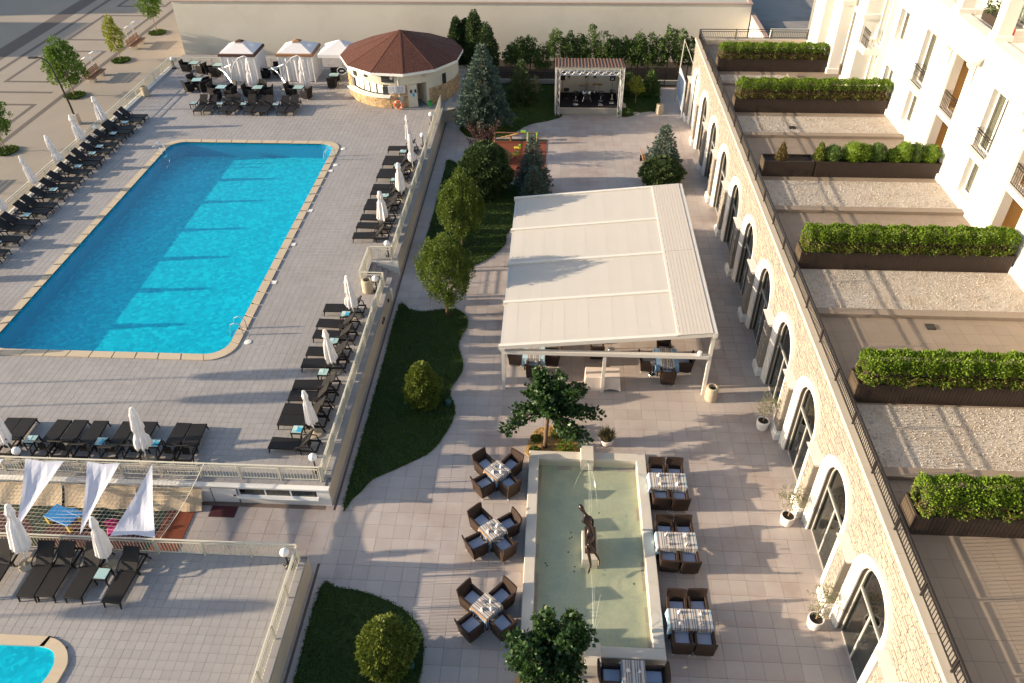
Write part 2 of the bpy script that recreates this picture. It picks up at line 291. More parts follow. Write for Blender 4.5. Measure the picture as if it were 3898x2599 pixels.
# ------------------------------------------------------------------ geometry helpers
rng = np.random.default_rng(7); random.seed(7)
ORD = ['first', 'second', 'third', 'fourth', 'fifth', 'sixth', 'seventh', 'eighth', 'ninth', 'tenth', 'eleventh', 'twelfth', 'thirteenth', 'fourteenth', 'fifteenth', 'sixteenth', 'seventeenth', 'eighteenth', 'nineteenth', 'twentieth']
class MB:
    def __init__(s): s.v = []; s.f = []; s.mi = []
    def face(s, pts, mi=0):
        n = len(s.v); s.v += [tuple(p) for p in pts]; s.f.append(tuple(range(n, n+len(pts)))); s.mi.append(mi)
    def box(s, x0, x1, y0, y1, z0, z1, mi=0):
        n = len(s.v)
        s.v += [(x0, y0, z0), (x1, y0, z0), (x1, y1, z0), (x0, y1, z0), (x0, y0, z1), (x1, y0, z1), (x1, y1, z1), (x0, y1, z1)]
        for q in ((0, 3, 2, 1), (4, 5, 6, 7), (0, 1, 5, 4), (1, 2, 6, 5), (2, 3, 7, 6), (3, 0, 4, 7)):
            s.f.append(tuple(n+i for i in q)); s.mi.append(mi)
    def bbox(s, x0, x1, y0, y1, z0, z1, b=.01, mi=0):      # box with bevelled top
        n = len(s.v)
        s.v += [(x0, y0, z0), (x1, y0, z0), (x1, y1, z0), (x0, y1, z0), (x0, y0, z1-b), (x1, y0, z1-b), (x1, y1, z1-b), (x0, y1, z1-b), (x0+b, y0+b, z1), (x1-b, y0+b, z1), (x1-b, y1-b, z1), (x0+b, y1-b, z1)]
        for q in ((0, 3, 2, 1), (0, 1, 5, 4), (1, 2, 6, 5), (2, 3, 7, 6), (3, 0, 4, 7), (4, 5, 9, 8), (5, 6, 10, 9), (6, 7, 11, 10), (7, 4, 8, 11), (8, 9, 10, 11)):
            s.f.append(tuple(n+i for i in q)); s.mi.append(mi)
    def hexa(s, pts, mi=0):                                # 8 points: bottom ring then top ring
        n = len(s.v); s.v += [tuple(p) for p in pts]
        for q in ((0, 3, 2, 1), (4, 5, 6, 7), (0, 1, 5, 4), (1, 2, 6, 5), (2, 3, 7, 6), (3, 0, 4, 7)):
            s.f.append(tuple(n+i for i in q)); s.mi.append(mi)
    def bar(s, p0, p1, w, h=None, mi=0, up=(0, 0, 1)):     # rectangular bar along p0-p1
        h = w if h is None else h
        p0, p1 = Vector(p0), Vector(p1); d = (p1-p0).normalized(); u = Vector(up)
        if abs(d.dot(u)) > .98: u = Vector((0, 1, 0))
        a = d.cross(u).normalized()*w*.5; c = a.cross(d).normalized()*h*.5
        s.hexa([p0-a-c, p0+a-c, p0+a+c, p0-a+c, p1-a-c, p1+a-c, p1+a+c, p1-a+c], mi)
    def cyl(s, p0, p1, r0, r1=None, n=10, mi=0, cap=True):
        r1 = r0 if r1 is None else r1
        p0, p1 = Vector(p0), Vector(p1); d = (p1-p0).normalized()
        a = d.cross(Vector((0, 0, 1)) if abs(d.z) < .95 else Vector((1, 0, 0))).normalized(); c = d.cross(a)
        k = len(s.v)
        for p, r in ((p0, r0), (p1, r1)):
            for i in range(n):
                t = 2*PI*i/n; s.v.append(tuple(p+a*math.cos(t)*r+c*math.sin(t)*r))
        for i in range(n):
            s.f.append((k+i, k+(i+1) % n, k+n+(i+1) % n, k+n+i)); s.mi.append(mi)
        if cap:
            s.f.append(tuple(k+n-1-i for i in range(n))); s.mi.append(mi)
            s.f.append(tuple(k+n+i for i in range(n))); s.mi.append(mi)
    def tube(s, path, r, n=6, mi=0, rad=None):
        path = [Vector(p) for p in path]; k0 = len(s.v); a = None
        for j, p in enumerate(path):
            d = (path[min(j+1, len(path)-1)]-path[max(j-1, 0)]).normalized()
            if a is None:
                a = d.cross(Vector((0, 0, 1)) if abs(d.z) < .95 else Vector((1, 0, 0))).normalized()
            else: a = (a-d*a.dot(d)).normalized()
            c = d.cross(a); rr = rad[j] if rad else r
            for i in range(n):
                t = 2*PI*i/n; s.v.append(tuple(p+a*math.cos(t)*rr+c*math.sin(t)*rr))
        for j in range(len(path)-1):
            for i in range(n):
                s.f.append((k0+j*n+i, k0+j*n+(i+1) % n, k0+(j+1)*n+(i+1) % n, k0+(j+1)*n+i)); s.mi.append(mi)
        s.f.append(tuple(k0+n-1-i for i in range(n))); s.mi.append(mi)
        e = k0+(len(path)-1)*n
        s.f.append(tuple(e+i for i in range(n))); s.mi.append(mi)
    def lathe(s, prof, n=20, c=(0, 0, 0), mi=0, cap=True, wob=0):
        k = len(s.v)
        for r, z in prof:
            for i in range(n):
                t = 2*PI*i/n; rr = r*(1+wob*math.sin(i*2.4+z*7)); s.v.append((c[0]+rr*math.cos(t), c[1]+rr*math.sin(t), c[2]+z))
        for j in range(len(prof)-1):
            for i in range(n):
                s.f.append((k+j*n+i, k+j*n+(i+1) % n, k+(j+1)*n+(i+1) % n, k+(j+1)*n+i)); s.mi.append(mi)
        if cap:
            s.f.append(tuple(k+n-1-i for i in range(n))); s.mi.append(mi)
            e = k+(len(prof)-1)*n; s.f.append(tuple(e+i for i in range(n))); s.mi.append(mi)
    def prism(s, poly, z0, z1, mi=0, side=None):
        n = len(poly); k = len(s.v)
        s.v += [(x, y, z0) for x, y in poly]+[(x, y, z1) for x, y in poly]
        s.f.append(tuple(k+n+i for i in range(n))); s.mi.append(mi)
        for i in range(n):
            s.f.append((k+i, k+(i+1) % n, k+n+(i+1) % n, k+n+i)); s.mi.append(mi if side is None else side)
    def ring(s, outer, inner, z0, z1, mi=0):
        n = len(outer)
        for i in range(n):
            j = (i+1) % n; a, b, c, d = outer[i], outer[j], inner[j], inner[i]
            s.face([(*a, z1), (*b, z1), (*c, z1), (*d, z1)], mi)
            s.face([(*a, z0), (*b, z0), (*b, z1), (*a, z1)], mi)
            s.face([(*c, z0), (*d, z0), (*d, z1), (*c, z1)], mi)
    def build(s, name, mats, parent=None, loc=None, rz=0, smooth=False):
        me = bpy.data.meshes.new(name); me.from_pydata(s.v, [], s.f)
        mats = mats if isinstance(mats, (list, tuple)) else [mats]
        for m in mats: me.materials.append(M[m] if isinstance(m, str) else m)
        if len(mats) > 1: me.polygons.foreach_set('material_index', s.mi)
        if smooth: me.polygons.foreach_set('use_smooth', [True]*len(s.f))
        me.update()
        return link(name, me, parent, loc, rz)
CH = {}
def link(name, me, parent=None, loc=None, rz=0, rot=None):
    o = bpy.data.objects.new(name, me); COL.objects.link(o)
    if parent: o.parent = parent; CH.setdefault(parent.name, []).append(o)
    if loc is not None: o.location = loc
    if rz: o.rotation_euler = (0, 0, rz)
    if rot is not None: o.rotation_euler = rot
    return o
def tag(o, label=None, cat=None, group=None, kind=None):
    if label: o['label'] = label
    if cat: o['category'] = cat
    if group: o['group'] = group
    if kind: o['kind'] = kind
    return o
def thing(name, label, cat, loc=(0, 0, 0), rz=0, group=None):
    o = bpy.data.objects.new(name, None); o.empty_display_size = .2; COL.objects.link(o)
    o.location = loc; o.rotation_euler = (0, 0, rz)
    return tag(o, label, cat, group)
def copy_tree(o, parent=None):
    c = o.copy(); COL.objects.link(c)
    if parent: c.parent = parent; CH.setdefault(parent.name, []).append(c)
    for ch in CH.get(o.name, []): copy_tree(ch, c)
    return c
def struct(name, mb, m, parent=None):
    o = mb.build(name, m, parent)
    if parent is None: o['kind'] = 'structure'
    return o
_protos = {}
def place(key, maker, label, cat, loc, rz=0, group=None, scale=None):
    """first use builds the thing, later ones copy it with its parts"""
    if key not in _protos:
        o = maker(); _protos[key] = o
    else: o = copy_tree(_protos[key])
    o.location = loc; o.rotation_euler = (0, 0, rz)
    if scale: o.scale = (scale,)*3
    return tag(o, label, cat, group)
def rrect(x0, x1, y0, y1, r, n=7):
    pts = []
    for cx, cy, a0 in ((x1-r, y1-r, 0), (x0+r, y1-r, 90), (x0+r, y0+r, 180), (x1-r, y0+r, 270)):
        for i in range(n):
            t = R(a0+90*i/(n-1)); pts.append((cx+r*math.cos(t), cy+r*math.sin(t)))
    return pts
def smooth_poly(pts, k=4):
    n = len(pts); out = []
    for i in range(n):
        p0, p1, p2, p3 = [np.array(pts[(i+j-1) % n]) for j in range(4)]
        for t in np.arange(k)/k:
            out.append(tuple(.5*((2*p1)+(-p0+p2)*t+(2*p0-5*p1+4*p2-p3)*t*t+(-p0+3*p1-3*p2+p3)*t**3)))
    return out
def in_poly(P, poly):
    P = np.asarray(P); x, y = P[:, 0], P[:, 1]; c = np.zeros(len(P), bool); n = len(poly); j = n-1
    for i in range(n):
        xi, yi = poly[i]; xj, yj = poly[j]
        c ^= ((yi > y) != (yj > y)) & (x < (xj-xi)*(y-yi)/(yj-yi+1e-12)+xi); j = i
    return c
def np_mesh(name, verts, quads, m, parent=None, loc=None, rz=0):
    me = bpy.data.meshes.new(name); nv, nf = len(verts), len(quads); k = quads.shape[1]
    me.vertices.add(nv); me.vertices.foreach_set('co', verts.astype(np.float32).ravel())
    me.loops.add(nf*k); me.loops.foreach_set('vertex_index', quads.astype(np.int32).ravel())
    me.polygons.add(nf); me.polygons.foreach_set('loop_start', np.arange(0, nf*k, k, dtype=np.int32))
    me.polygons.foreach_set('use_smooth', np.zeros(nf, dtype=bool))
    me.materials.append(M[m] if isinstance(m, str) else m)
    me.update(calc_edges=True); me.validate()
    return link(name, me, parent, loc, rz)
def norm(a): return a/(np.linalg.norm(a, axis=1, keepdims=True)+1e-9)
def leaves(name, P, D, size, m, parent=None, width=.55, spread=.7, loc=None):
    """diamond leaves at P, pointing roughly along D"""
    n = len(P); t = norm(D+rng.normal(0, spread, (n, 3))); s = norm(np.cross(t, rng.normal(0, 1, (n, 3))))
    L = (size*rng.uniform(.6, 1.3, n))[:, None]; nrm = np.cross(t, s)
    V = np.empty((n, 4, 3)); V[:, 0] = P; V[:, 1] = P+t*L*.5+s*L*width*.5+nrm*L*.08; V[:, 2] = P+t*L; V[:, 3] = P+t*L*.5-s*L*width*.5+nrm*L*.08
    return np_mesh(name, V.reshape(-1, 3), np.arange(n*4).reshape(n, 4), m, parent, loc)
def crown_pts(prof, z0, z1, nclump, cr, per, inner=.55, flat=1.0, seed=None):
    """clumps of leaves through a crown whose radius at height t is prof(t)"""
    g = np.random.default_rng(seed) if seed is not None else rng
    P, D = [], []
    ts = g.uniform(0, 1, nclump*4); w = np.array([prof(t) for t in ts]); ts = ts[g.uniform(0, 1, len(ts)) < (w/(w.max()+1e-9))][:nclump]
    for t in ts:
        r = prof(t)*math.sqrt(g.uniform(inner**2, 1)); a = g.uniform(0, 2*PI)
        c = np.array([r*math.cos(a), r*math.sin(a), z0+(z1-z0)*t]); q = cr*g.uniform(.6, 1.25)
        d = norm(g.normal(0, 1, (per, 3))+np.array([math.cos(a)*.5, math.sin(a)*.5, .45])); P.append(c+d*q*g.uniform(.5, 1, (per, 1))*np.array([1, 1, flat])); D.append(d)
    return np.vstack(P), np.vstack(D)
def trunk_mb(h, r0, r1, limbs=0, lean=(0, 0), spread=.5, up=1.0, seed=0):
    g = random.Random(seed); mb = MB()
    path = [(lean[0]*t*t+g.uniform(-.02, .02)*h*.3, lean[1]*t*t+g.uniform(-.02, .02)*h*.3, h*t) for t in (0, .25, .5, .75, 1)]
    mb.tube(path, 1, 8, rad=[r0*1.25, r0, r0*.85+r1*.15, (r0+r1)/2, r1])
    for i in range(limbs):
        a = 2*PI*i/limbs+g.uniform(-.4, .4); t = g.uniform(.55, .98); b = Vector(path[-1])*t
        L = spread*g.uniform(.7, 1.2)
        mb.tube([b, b+Vector((math.cos(a)*L*.5, math.sin(a)*L*.5, up*L*.5)), b+Vector((math.cos(a)*L, math.sin(a)*L, up*L*1.2))], 1, 5, rad=[r1*.8, r1*.55, r1*.2])
    return mb
# ------------------------------------------------------------------ the setting
DZ = 0.9            # pool deck level
WX = -8.17          # face of the deck's retaining wall
g = MB(); g.face([(-400, -200, -.35), (400, -200, -.35), (400, 700, -.35), (-400, 700, -.35)]); struct('ground', g, 'ground')
pl = MB(); pl.box(-90, -32.05, -5, 140, -.05, 0); plaza = struct('plaza', pl, 'plaza')
def strip(x0, x1, y0, y1, z=.004):
    b = MB(); b.box(x0, x1, y0, y1, -.02, z); return b.build('dark_paving_band', 'plazadark', plaza)
strip(-39.45, -39.02, 20, 120); strip(-47.75, -47.35, 20, 120); strip(-50.65, -48.9, 20, 120)
for (x0, x1, y0, y1) in ((-45.75, -40.5, 72.1, 79.75), (-45.75, -40.5, 82.6, 90.5), (-45.75, -40.5, 61.6, 69.3), (-45.75, -40.4, 49.6, 57.15), (-45.75, -40.4, 59.3, 59.45)):
    w_ = .32
    if y1-y0 < 1: strip(x0, x1, y0, y1+.2, .005); continue
    strip(x0, x1, y0, y0+w_, .005); strip(x0, x1, y1-w_, y1, .005); strip(x0, x0+w_, y0+w_, y1-w_, .005); strip(x1-w_, x1, y0+w_, y1-w_, .005)

# --- pool deck: a raised slab with the pool cut out of it
PX0, PX1, PY0, PY1 = -26.0, -14.78, 26.62, 48.75      # inner edge of the pool
CO = .42                                             # coping width
inner = rrect(PX0, PX1, PY0, PY1, .95); outer = rrect(PX0-CO, PX1+CO, PY0-CO, PY1+CO, 1.2)
def square_out(pts, x0, x1, y0, y1, n=7):
    out = []
    for c, (sx, sy) in enumerate(((x1, y1), (x0, y1), (x0, y0), (x1, y0))):
        for i in range(n):
            x, y = pts[c*n+i]; m = n//2
            if i == m: out.append((sx, sy))
            elif (i < m) == (c % 2 == 0): out.append((sx, y))
            else: out.append((x, sy))
    return out
hx0, hx1, hy0, hy1 = PX0-.9, PX1+.9, PY0-.9, PY1+.9
DY0 = 19.05; DZB = DZ-.03
d = MB()
d.box(-31.95, hx0, DY0, 66.0, -.05, DZB); d.box(hx1, WX-.012, DY0, 32.28, -.05, DZB); d.box(hx1, -9.62, 32.28, 34.66, -.05, DZB); d.box(hx1, WX-.012, 34.66, 56.2, -.05, DZB)
d.box(hx0, hx1, DY0, hy0, -.05, DZB); d.box(hx0, hx1, hy1, 66.0, -.05, DZB); d.box(hx1, -6.9, 56.2, 66.0, -.05, DZB)
inner_w = rrect(PX0-.04, PX1+.04, PY0-.04, PY1+.04, .97)
d.ring(square_out(inner_w, hx0, hx1, hy0, hy1), inner_w, -.05, DZB)
deck = struct('pool_deck', d, 'deckgrout')
k = MB(); k.box(-31.95, WX-.012, 5, 16.02, -.05, DZB); kdeck = struct('wading_pool_deck', k, 'deckgrout')
kin = smooth_poly([(-30, 12.25), (-17, 12.29), (-15.75, 12.3), (-15.25, 12.16), (-15.02, 11.85), (-14.97, 11.5), (-15.1, 11.0), (-15.8, 9.6), (-17.5, 8.2), (-30, 8)], 4)
kout = smooth_poly([(-30, 12.62), (-17, 12.64), (-15.6, 12.62), (-14.95, 12.34), (-14.62, 11.9), (-14.56, 11.5), (-14.7, 10.8), (-15.5, 9.2), (-17.2, 7.8), (-30, 7.6)], 4)
kin_h = [(x, y) for x, y in kin]
# --- tiles
def tile_mesh(name, s, h, b, m):
    mb = MB(); mb.bbox(-s/2, s/2, -s/2, s/2, -h, 0, b); me_o = mb.build(name, m); me = me_o.data
    bpy.data.objects.remove(me_o); return me
def tiles(parent, xs, ys, size, z, m, keep, near_n, camxy=(0, 0), gap=.006, jit=.0012, h=.03):
    """near_n nearest tiles as single parts, the rest joined in one part"""
    X, Y = np.meshgrid(xs, ys); P = np.stack([X.ravel(), Y.ravel()], 1); P = P[keep(P)]
    D = np.hypot(P[:, 0]-camxy[0], P[:, 1]-camxy[1]); P = P[np.argsort(D)]
    me = tile_mesh('tile', size-gap, h, .004, m)
    for x, y in P[:near_n]: link('tile', me, parent, (x, y, z+rng.uniform(-jit, jit)))
    Q = P[near_n:]; n = len(Q)
    if n == 0: return
    s2 = (size-gap)/2; b = .005
    base = np.array([(-s2, -s2, -h), (s2, -s2, -h), (s2, s2, -h), (-s2, s2, -h), (-s2, -s2, -b), (s2, -s2, -b), (s2, s2, -b), (-s2, s2, -b), (b-s2, b-s2, 0), (s2-b, b-s2, 0), (s2-b, s2-b, 0), (b-s2, s2-b, 0)])
    fq = np.array([(0, 1, 5, 4), (1, 2, 6, 5), (2, 3, 7, 6), (3, 0, 4, 7), (4, 5, 9, 8), (5, 6, 10, 9), (6, 7, 11, 10), (7, 4, 8, 11), (8, 9, 10, 11)])
    off = np.concatenate([Q, (z+rng.uniform(-jit, jit, n))[:, None]], 1)
    V = (base[None]+off[:, None]).reshape(-1, 3); F = (fq[None]+(np.arange(n)*12)[:, None, None]).reshape(-1, 4)
    o = np_mesh('paving_tiles', V, F, m, parent); o['kind'] = 'stuff'
T3 = .3
def keep_deck(P):
    kz = np.ones(len(P), bool)
    for dx, dy in ((-.15, -.15), (.15, -.15), (.15, .15), (-.15, .15)): kz &= ~in_poly(P+[dx, dy], inner)
    kz &= ~((P[:, 0] > -9.60) & (P[:, 1] > 32.2) & (P[:, 1] < 34.75) & (P[:, 0] < -8))
    kz &= (P[:, 0]+.15 < WX-.01) | (P[:, 1] > 56.4)
    kz &= np.hypot(P[:, 0]+11.7, P[:, 1]-59.15) > 4.05
    return kz
tiles(deck, np.arange(-31.6, -7.0, T3), np.arange(DY0+.155, 65.9, T3), T3, DZ, 'decktile', keep_deck, 300, (-12, 20), gap=.0045)
def keep_k(P):
    kz = P[:, 0]+.15 < WX-.01
    for dx, dy in ((-.15, -.15), (.15, -.15), (.15, .15), (-.15, .15)): kz &= ~in_poly(P+[dx, dy], kin_h)
    return kz
tiles(kdeck, np.arange(-24, -8.2, T3), np.arange(8.0, 15.9, T3), T3, DZ, 'decktile', keep_k, 300, (-9, 11), gap=.0045)
# deck walls
def rwall(name, x0, x1, y0, y1, label_parts=()):
    b = MB(); b.box(x0, x1, y0, y1, -.05, DZ-.001); return struct(name, b, 'retain')
rwall('retaining_wall_south_east', WX-.008, WX+.002, DY0+.002, 32.28); rwall('retaining_wall_north_east', WX-.008, WX+.002, 34.66, 56.2); rwall('retaining_wall_wading_deck', WX-.008, WX+.002, 5, 16.03)
b = MB(); b.box(-22, WX-.02, 16.018, 16.03, -.05, DZ-.002); struct('retaining_wall_pit_side', b, 'retain')
# curved retaining wall below the bar
cw = MB(); pts = [(WX, 54.6), (-7.55, 54.95), (-6.95, 55.4), (-6.45, 56.1), (-6.2, 57.2), (-6.2, 66)]
for i in range(len(pts)-1):
    a, c = pts[i], pts[i+1]; cw.face([(*a, -.05), (*c, -.05), (*c, DZ), (*a, DZ)]); cw.face([(*a, DZ), (*c, DZ), (-8.19, c[1], DZ), (-8.19, a[1], DZ)])
struct('retaining_wall_curved', cw, 'retain')
b = MB()
for y in np.arange(19.6, 32.2, .9): b.box(WX-.30, WX-.012, y, y+.89, DZ-.03, DZ+.035)
for y in np.arange(34.7, 56.0, .9): b.box(WX-.30, WX-.012, y, y+.89, DZ-.03, DZ+.035)
for y in np.arange(6.0, 15.6, .9): b.box(WX-.30, WX-.012, y, y+.89, DZ-.03, DZ+.035)
o = b.build('edge_kerb_stones', 'decktile', deck); o['kind'] = 'stuff'

# --- pool
pool = thing('swimming_pool', 'large blue rectangular swimming pool with tan stone edge and rounded corners', 'pool', (0, 0, 0))
def off(L): return [(x, y) for x, y in L]
b = MB(); n = len(inner)
for i in range(n):
    j = (i+1) % n; b.face([(*inner[i], -.12), (*inner[j], -.12), (*inner[j], DZ+.02), (*inner[i], DZ+.02)])
b.build('basin_wall', 'basin', pool)
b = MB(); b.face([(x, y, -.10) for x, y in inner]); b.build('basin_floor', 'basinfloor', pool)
# coping laid in stones about a metre long
def coping(inn, out, parent, z, step=1.0):
    tot = len(inn)
    for i in range(tot):
        j = (i+1) % tot; a, c = Vector(inn[i]), Vector(inn[j]); e, f_ = Vector(out[i]), Vector(out[j])
        L = (c-a).length; m_ = max(1, int(round(L/step)))
        for q in range(m_):
            t0, t1 = q/m_+(.003 if m_ > 1 else 0), (q+1)/m_-(.003 if m_ > 1 else 0)
            p = [a.lerp(c, t0), a.lerp(c, t1), e.lerp(f_, t1), e.lerp(f_, t0)]; mb = MB()
            mb.hexa([(*p[0], z-.08), (*p[1], z-.08), (*p[2], z-.08), (*p[3], z-.08), (*p[0], z), (*p[1], z), (*p[2], z), (*p[3], z)])
            mb.build('coping_stone', 'coping', parent)
coping(inner, outer, pool, DZ+.045)
b = MB(); b.face([(x, y, DZ-.06) for x, y in inner]); b.build('water', 'water', pool)
wade = thing('wading_pool', 'small curved turquoise wading pool with wide tan stone edge', 'pool')
b = MB(); n = len(kin)
for i in range(n):
    j = (i+1) % n; b.face([(*kin[i], .35), (*kin[j], .35), (*kin[j], DZ+.05), (*kin[i], DZ+.05)])
b.build('basin_wall', 'white', wade)
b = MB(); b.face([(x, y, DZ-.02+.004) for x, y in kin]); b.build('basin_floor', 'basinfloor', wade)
for i in range(n):
    j = (i+1) % n; b = MB(); b.face([(*kin[i], DZ+.06), (*kout[i], DZ+.06), (*kout[j], DZ+.06), (*kin[j], DZ+.06)]); b.face([(*kout[i], DZ-.02), (*kout[j], DZ-.02), (*kout[j], DZ+.06), (*kout[i], DZ+.06)])
    b.build('coping_stone', 'coping', wade)
b = MB(); b.face([(x, y, DZ+.03) for x, y in kin]); b.build('water', 'water', wade)

# --- restaurant terrace
LAWN1 = smooth_poly([(-7.72, 31.94), (-7.16, 31.63), (-6.39, 31.47), (-5.62, 31.65), (-4.95, 31.77), (-4.47, 31.5), (-4.16, 31.0), (-4.09, 30.28), (-4.28, 29.65), (-4.36, 28.8), (-4.05, 27.75), (-4.0, 27.04), (-4.19, 26.34), (-4.38, 25.8), (-4.31, 25.22), (-4.04, 24.52), (-4.12, 23.56), (-4.47, 22.5), (-4.84, 21.85), (-5.66, 21.21), (-6.47, 20.64), (-6.9, 20.33), (-7.18, 19.75), (-7.45, 19.35), (-7.71, 19.03), (-7.72, 24.0), (-7.72, 28.0)], 3)
LAWN2 = smooth_poly([(-7.73, 15.43), (-7.16, 15.43), (-6.52, 15.37), (-5.91, 15.22), (-5.33, 15.01), (-4.69, 14.68), (-4.21, 14.24), (-3.94, 13.81), (-3.83, 13.34), (-3.79, 12.73), (-3.83, 12.18), (-4.0, 10.5), (-5.5, 9), (-7.7, 9), (-7.73, 12)], 3)
LAWN3 = smooth_poly([(-7.2, 46.9), (-7.2, 48.45), (-6.65, 48.11), (-5.86, 47.14), (-4.4, 45.7), (-3.0, 45.25), (-2.04, 44.97), (-.5, 44.8), (-.4, 42.5), (-2.0, 40.6), (-2.66, 39.07), (-2.66, 38.09), (-3.16, 37.02), (-4.01, 35.97), (-5.4, 35.4), (-7.1, 35.5), (-7.2, 41)], 3)
LAWN4 = smooth_poly([(-6.03, 55.17), (-6.73, 54.59), (-6.87, 53.49), (-6.69, 53.0), (-6.08, 52.16), (-4.6, 52.1), (-3.43, 52.53), (-2.88, 53.02), (-2.27, 54.02), (-1.59, 54.65), (-.68, 55.08), (-.06, 55.51), (.44, 56.04), (.3, 57.5), (.2, 60), (.1, 61.9), (-3, 61.9), (-5.6, 61.9), (-5.9, 58)], 3)
LAWN5 = smooth_poly([(4.83, 56.14), (5.67, 56.27), (6.37, 56.91), (7.14, 57.14), (7.52, 57.15), (7.96, 58.77), (7.95, 60.56), (7.9, 61.9), (5.2, 61.9), (4.9, 58)], 3)
LAWNS = [LAWN1, LAWN2, LAWN3, LAWN4, LAWN5]
tb = MB(); tb.box(WX+.004, 10.2, 2, 62.5, -.05, -.03); tb.box(-22, WX+.003, 16.03, 19.04, -.05, -.03); terrace = struct('terrace', tb, 'grout')
T6 = .6
def keep_ter(P):
    kz = np.ones(len(P), bool)
    for Lw in LAWNS:
        ins = np.ones(len(P), bool)
        for dx, dy in ((-.3, -.3), (.3, -.3), (.3, .3), (-.3, .3)): ins &= in_poly(P+[dx, dy], Lw)
        kz &= ~ins
    kz &= ~((P[:, 0] > -.35) & (P[:, 0] < 3.55) & (P[:, 1] > 13.5) & (P[:, 1] < 21.3))
    kz &= (P[:, 0]-.3 > WX) | ((P[:, 1]-.3 > 16.03) & (P[:, 1]+.3 < 19.03))
    kz &= P[:, 1] < 62.3
    return kz
tiles(terrace, np.arange(5.82-.3-.6*46, 10.0, T6), np.arange(15.193-.3-.6*20, 62.2, T6), T6, 0, 'paver', keep_ter, 300, (2, 12))
b = MB(); b.box(WX+.003, WX+.09, 2, 62.4, -.03, -.003); b.box(WX-.2, WX+.003, 16.05, 19.03, -.03, -.002); o = b.build('edge_course', 'paver', terrace); o['kind'] = 'stuff'
def lawn(name, poly, label_n):
    m_ = MB(); m_.prism(poly, -.04, .022); o = m_.build(name, 'grass'); tag(o, kind='structure')
    P = np.array(poly); x0, y0 = P.min(0); x1, y1 = P.max(0); n_ = int((x1-x0)*(y1-y0)*420)
    Q = np.stack([rng.uniform(x0, x1, n_), rng.uniform(y0, y1, n_)], 1); Q = Q[in_poly(Q, poly)]
    # extra blades along the border
    E = []
    for i in range(len(poly)):
        a, c = np.array(poly[i]), np.array(poly[(i+1) % len(poly)]); L = np.linalg.norm(c-a); kk = max(2, int(L*60))
        E.append(a+(c-a)*rng.uniform(0, 1, (kk, 1))+rng.normal(0, .025, (kk, 2)))
    Q = np.vstack([Q]+E)
    B = np.concatenate([Q, np.full((len(Q), 1), .015)], 1); D = np.tile([0, 0, 1.], (len(B), 1))
    gr = leaves('grass_blades', B, D, .075, 'blade', o, .5, .55); gr['kind'] = 'stuff'
for nm, Lw in (('lawn_long', LAWN1), ('lawn_front', LAWN2), ('lawn_grove', LAWN3), ('lawn_far', LAWN4), ('lawn_by_stage', LAWN5)): lawn(nm, Lw, nm)
# ground beyond the far lawns, in front of the neighbour's wall
b = MB(); b.box(-6.2, 10.2, 61.9, 67.75, -.05, .01); struct('planting_strip', b, 'soil')
# yard behind, right
b = MB(); b.box(15.9, 60, 57.0, 120, -.05, 3.3); struct('yard', b, 'asphalt')
# ------------------------------------------------------------------ neighbour's long blank building
nb = thing('warehouse_building', 'long blank beige rendered building behind the pool bar', 'building')
b = MB(); b.box(-32.62, 15.72, 67.8, 95, -.05, 4.70); b.build('wall', 'neighbour', nb)
b = MB(); b.box(-32.7, 15.8, 67.72, 68.0, 4.70, 4.78); b.box(15.5, 15.8, 68.0, 95, 4.70, 4.78); b.box(-32.7, -32.4, 68, 95, 4.70, 4.78); b.build('parapet_coping', 'redcoping', nb)
b = MB(); b.box(-32.39, 15.49, 68.01, 94.9, 4.701, 4.72); b.build('roof', 'concrete', nb)
yw = thing('boundary_wall', 'low white boundary wall with red coping beyond the roof terrace', 'wall')
b = MB(); b.box(15.85, 16.1, 62.2, 69.0, -.05, 3.75); b.build('panel', 'whiteplaster', yw); b = MB(); b.box(15.8, 16.15, 62.15, 69.0, 3.75, 3.88); b.build('coping', 'redcoping', yw)
yb = thing('yard_wall', 'grimy beige wall closing the yard behind the black roof railing', 'wall')
b = MB(); b.box(16.12, 24, 61.9, 62.15, -.05, 4.55); b.build('panel', 'neighbour', yb)
# ------------------------------------------------------------------ arcade building with stone facade
arc = thing('arcade_building', 'sandstone arcade building with white arched glass doors and roof terrace', 'building')
FX = 9.70; CY = [9.65+4*k for k in range(12)]; YA, YB = 4.0, 56.6; SPR, RO, RI = 3.0, 1.46, 1.06
b = MB()
def arc_pts(cy, r, n=14): return [(cy+r*math.cos(PI*i/n), SPR+r*math.sin(PI*i/n)) for i in range(n+1)]
edges = [YA]+[c+2 for c in CY[:-1]]+[YB]
for i, cy in enumerate(CY):
    y0, y1 = (YA if i == 0 else cy-2), (YB if i == 11 else cy+2)
    b.face([(FX, y0, -.05), (FX, cy-RI, -.05), (FX, cy-RI, SPR), (FX, y0, SPR)]); b.face([(FX, cy+RI, -.05), (FX, y1, -.05), (FX, y1, SPR), (FX, cy+RI, SPR)])
    pts = arc_pts(cy, RI)
    b.face([(FX, cy+RI, SPR), (FX, y1, SPR), (FX, y1, 5.5), (FX, cy+RI, 5.5)]); b.face([(FX, y0, SPR), (FX, cy-RI, SPR), (FX, cy-RI, 5.5), (FX, y0, 5.5)])
    for q in range(len(pts)-1):
        (ya, za), (yb_, zb) = pts[q], pts[q+1]; b.face([(FX, ya, za), (FX, yb_, zb), (FX, yb_, 5.5), (FX, ya, 5.5)])
        b.face([(FX, ya, za), (FX, yb_, zb), (FX+.32, yb_, zb), (FX+.32, ya, za)])
    for yy in (cy-RI, cy+RI): b.face([(FX, yy, -.05), (FX+.32, yy, -.05), (FX+.32, yy, SPR), (FX, yy, SPR)])
b.face([(FX, YB, -.05), (FX+9, YB, -.05), (FX+9, YB, 5.5), (FX, YB, 5.5)])
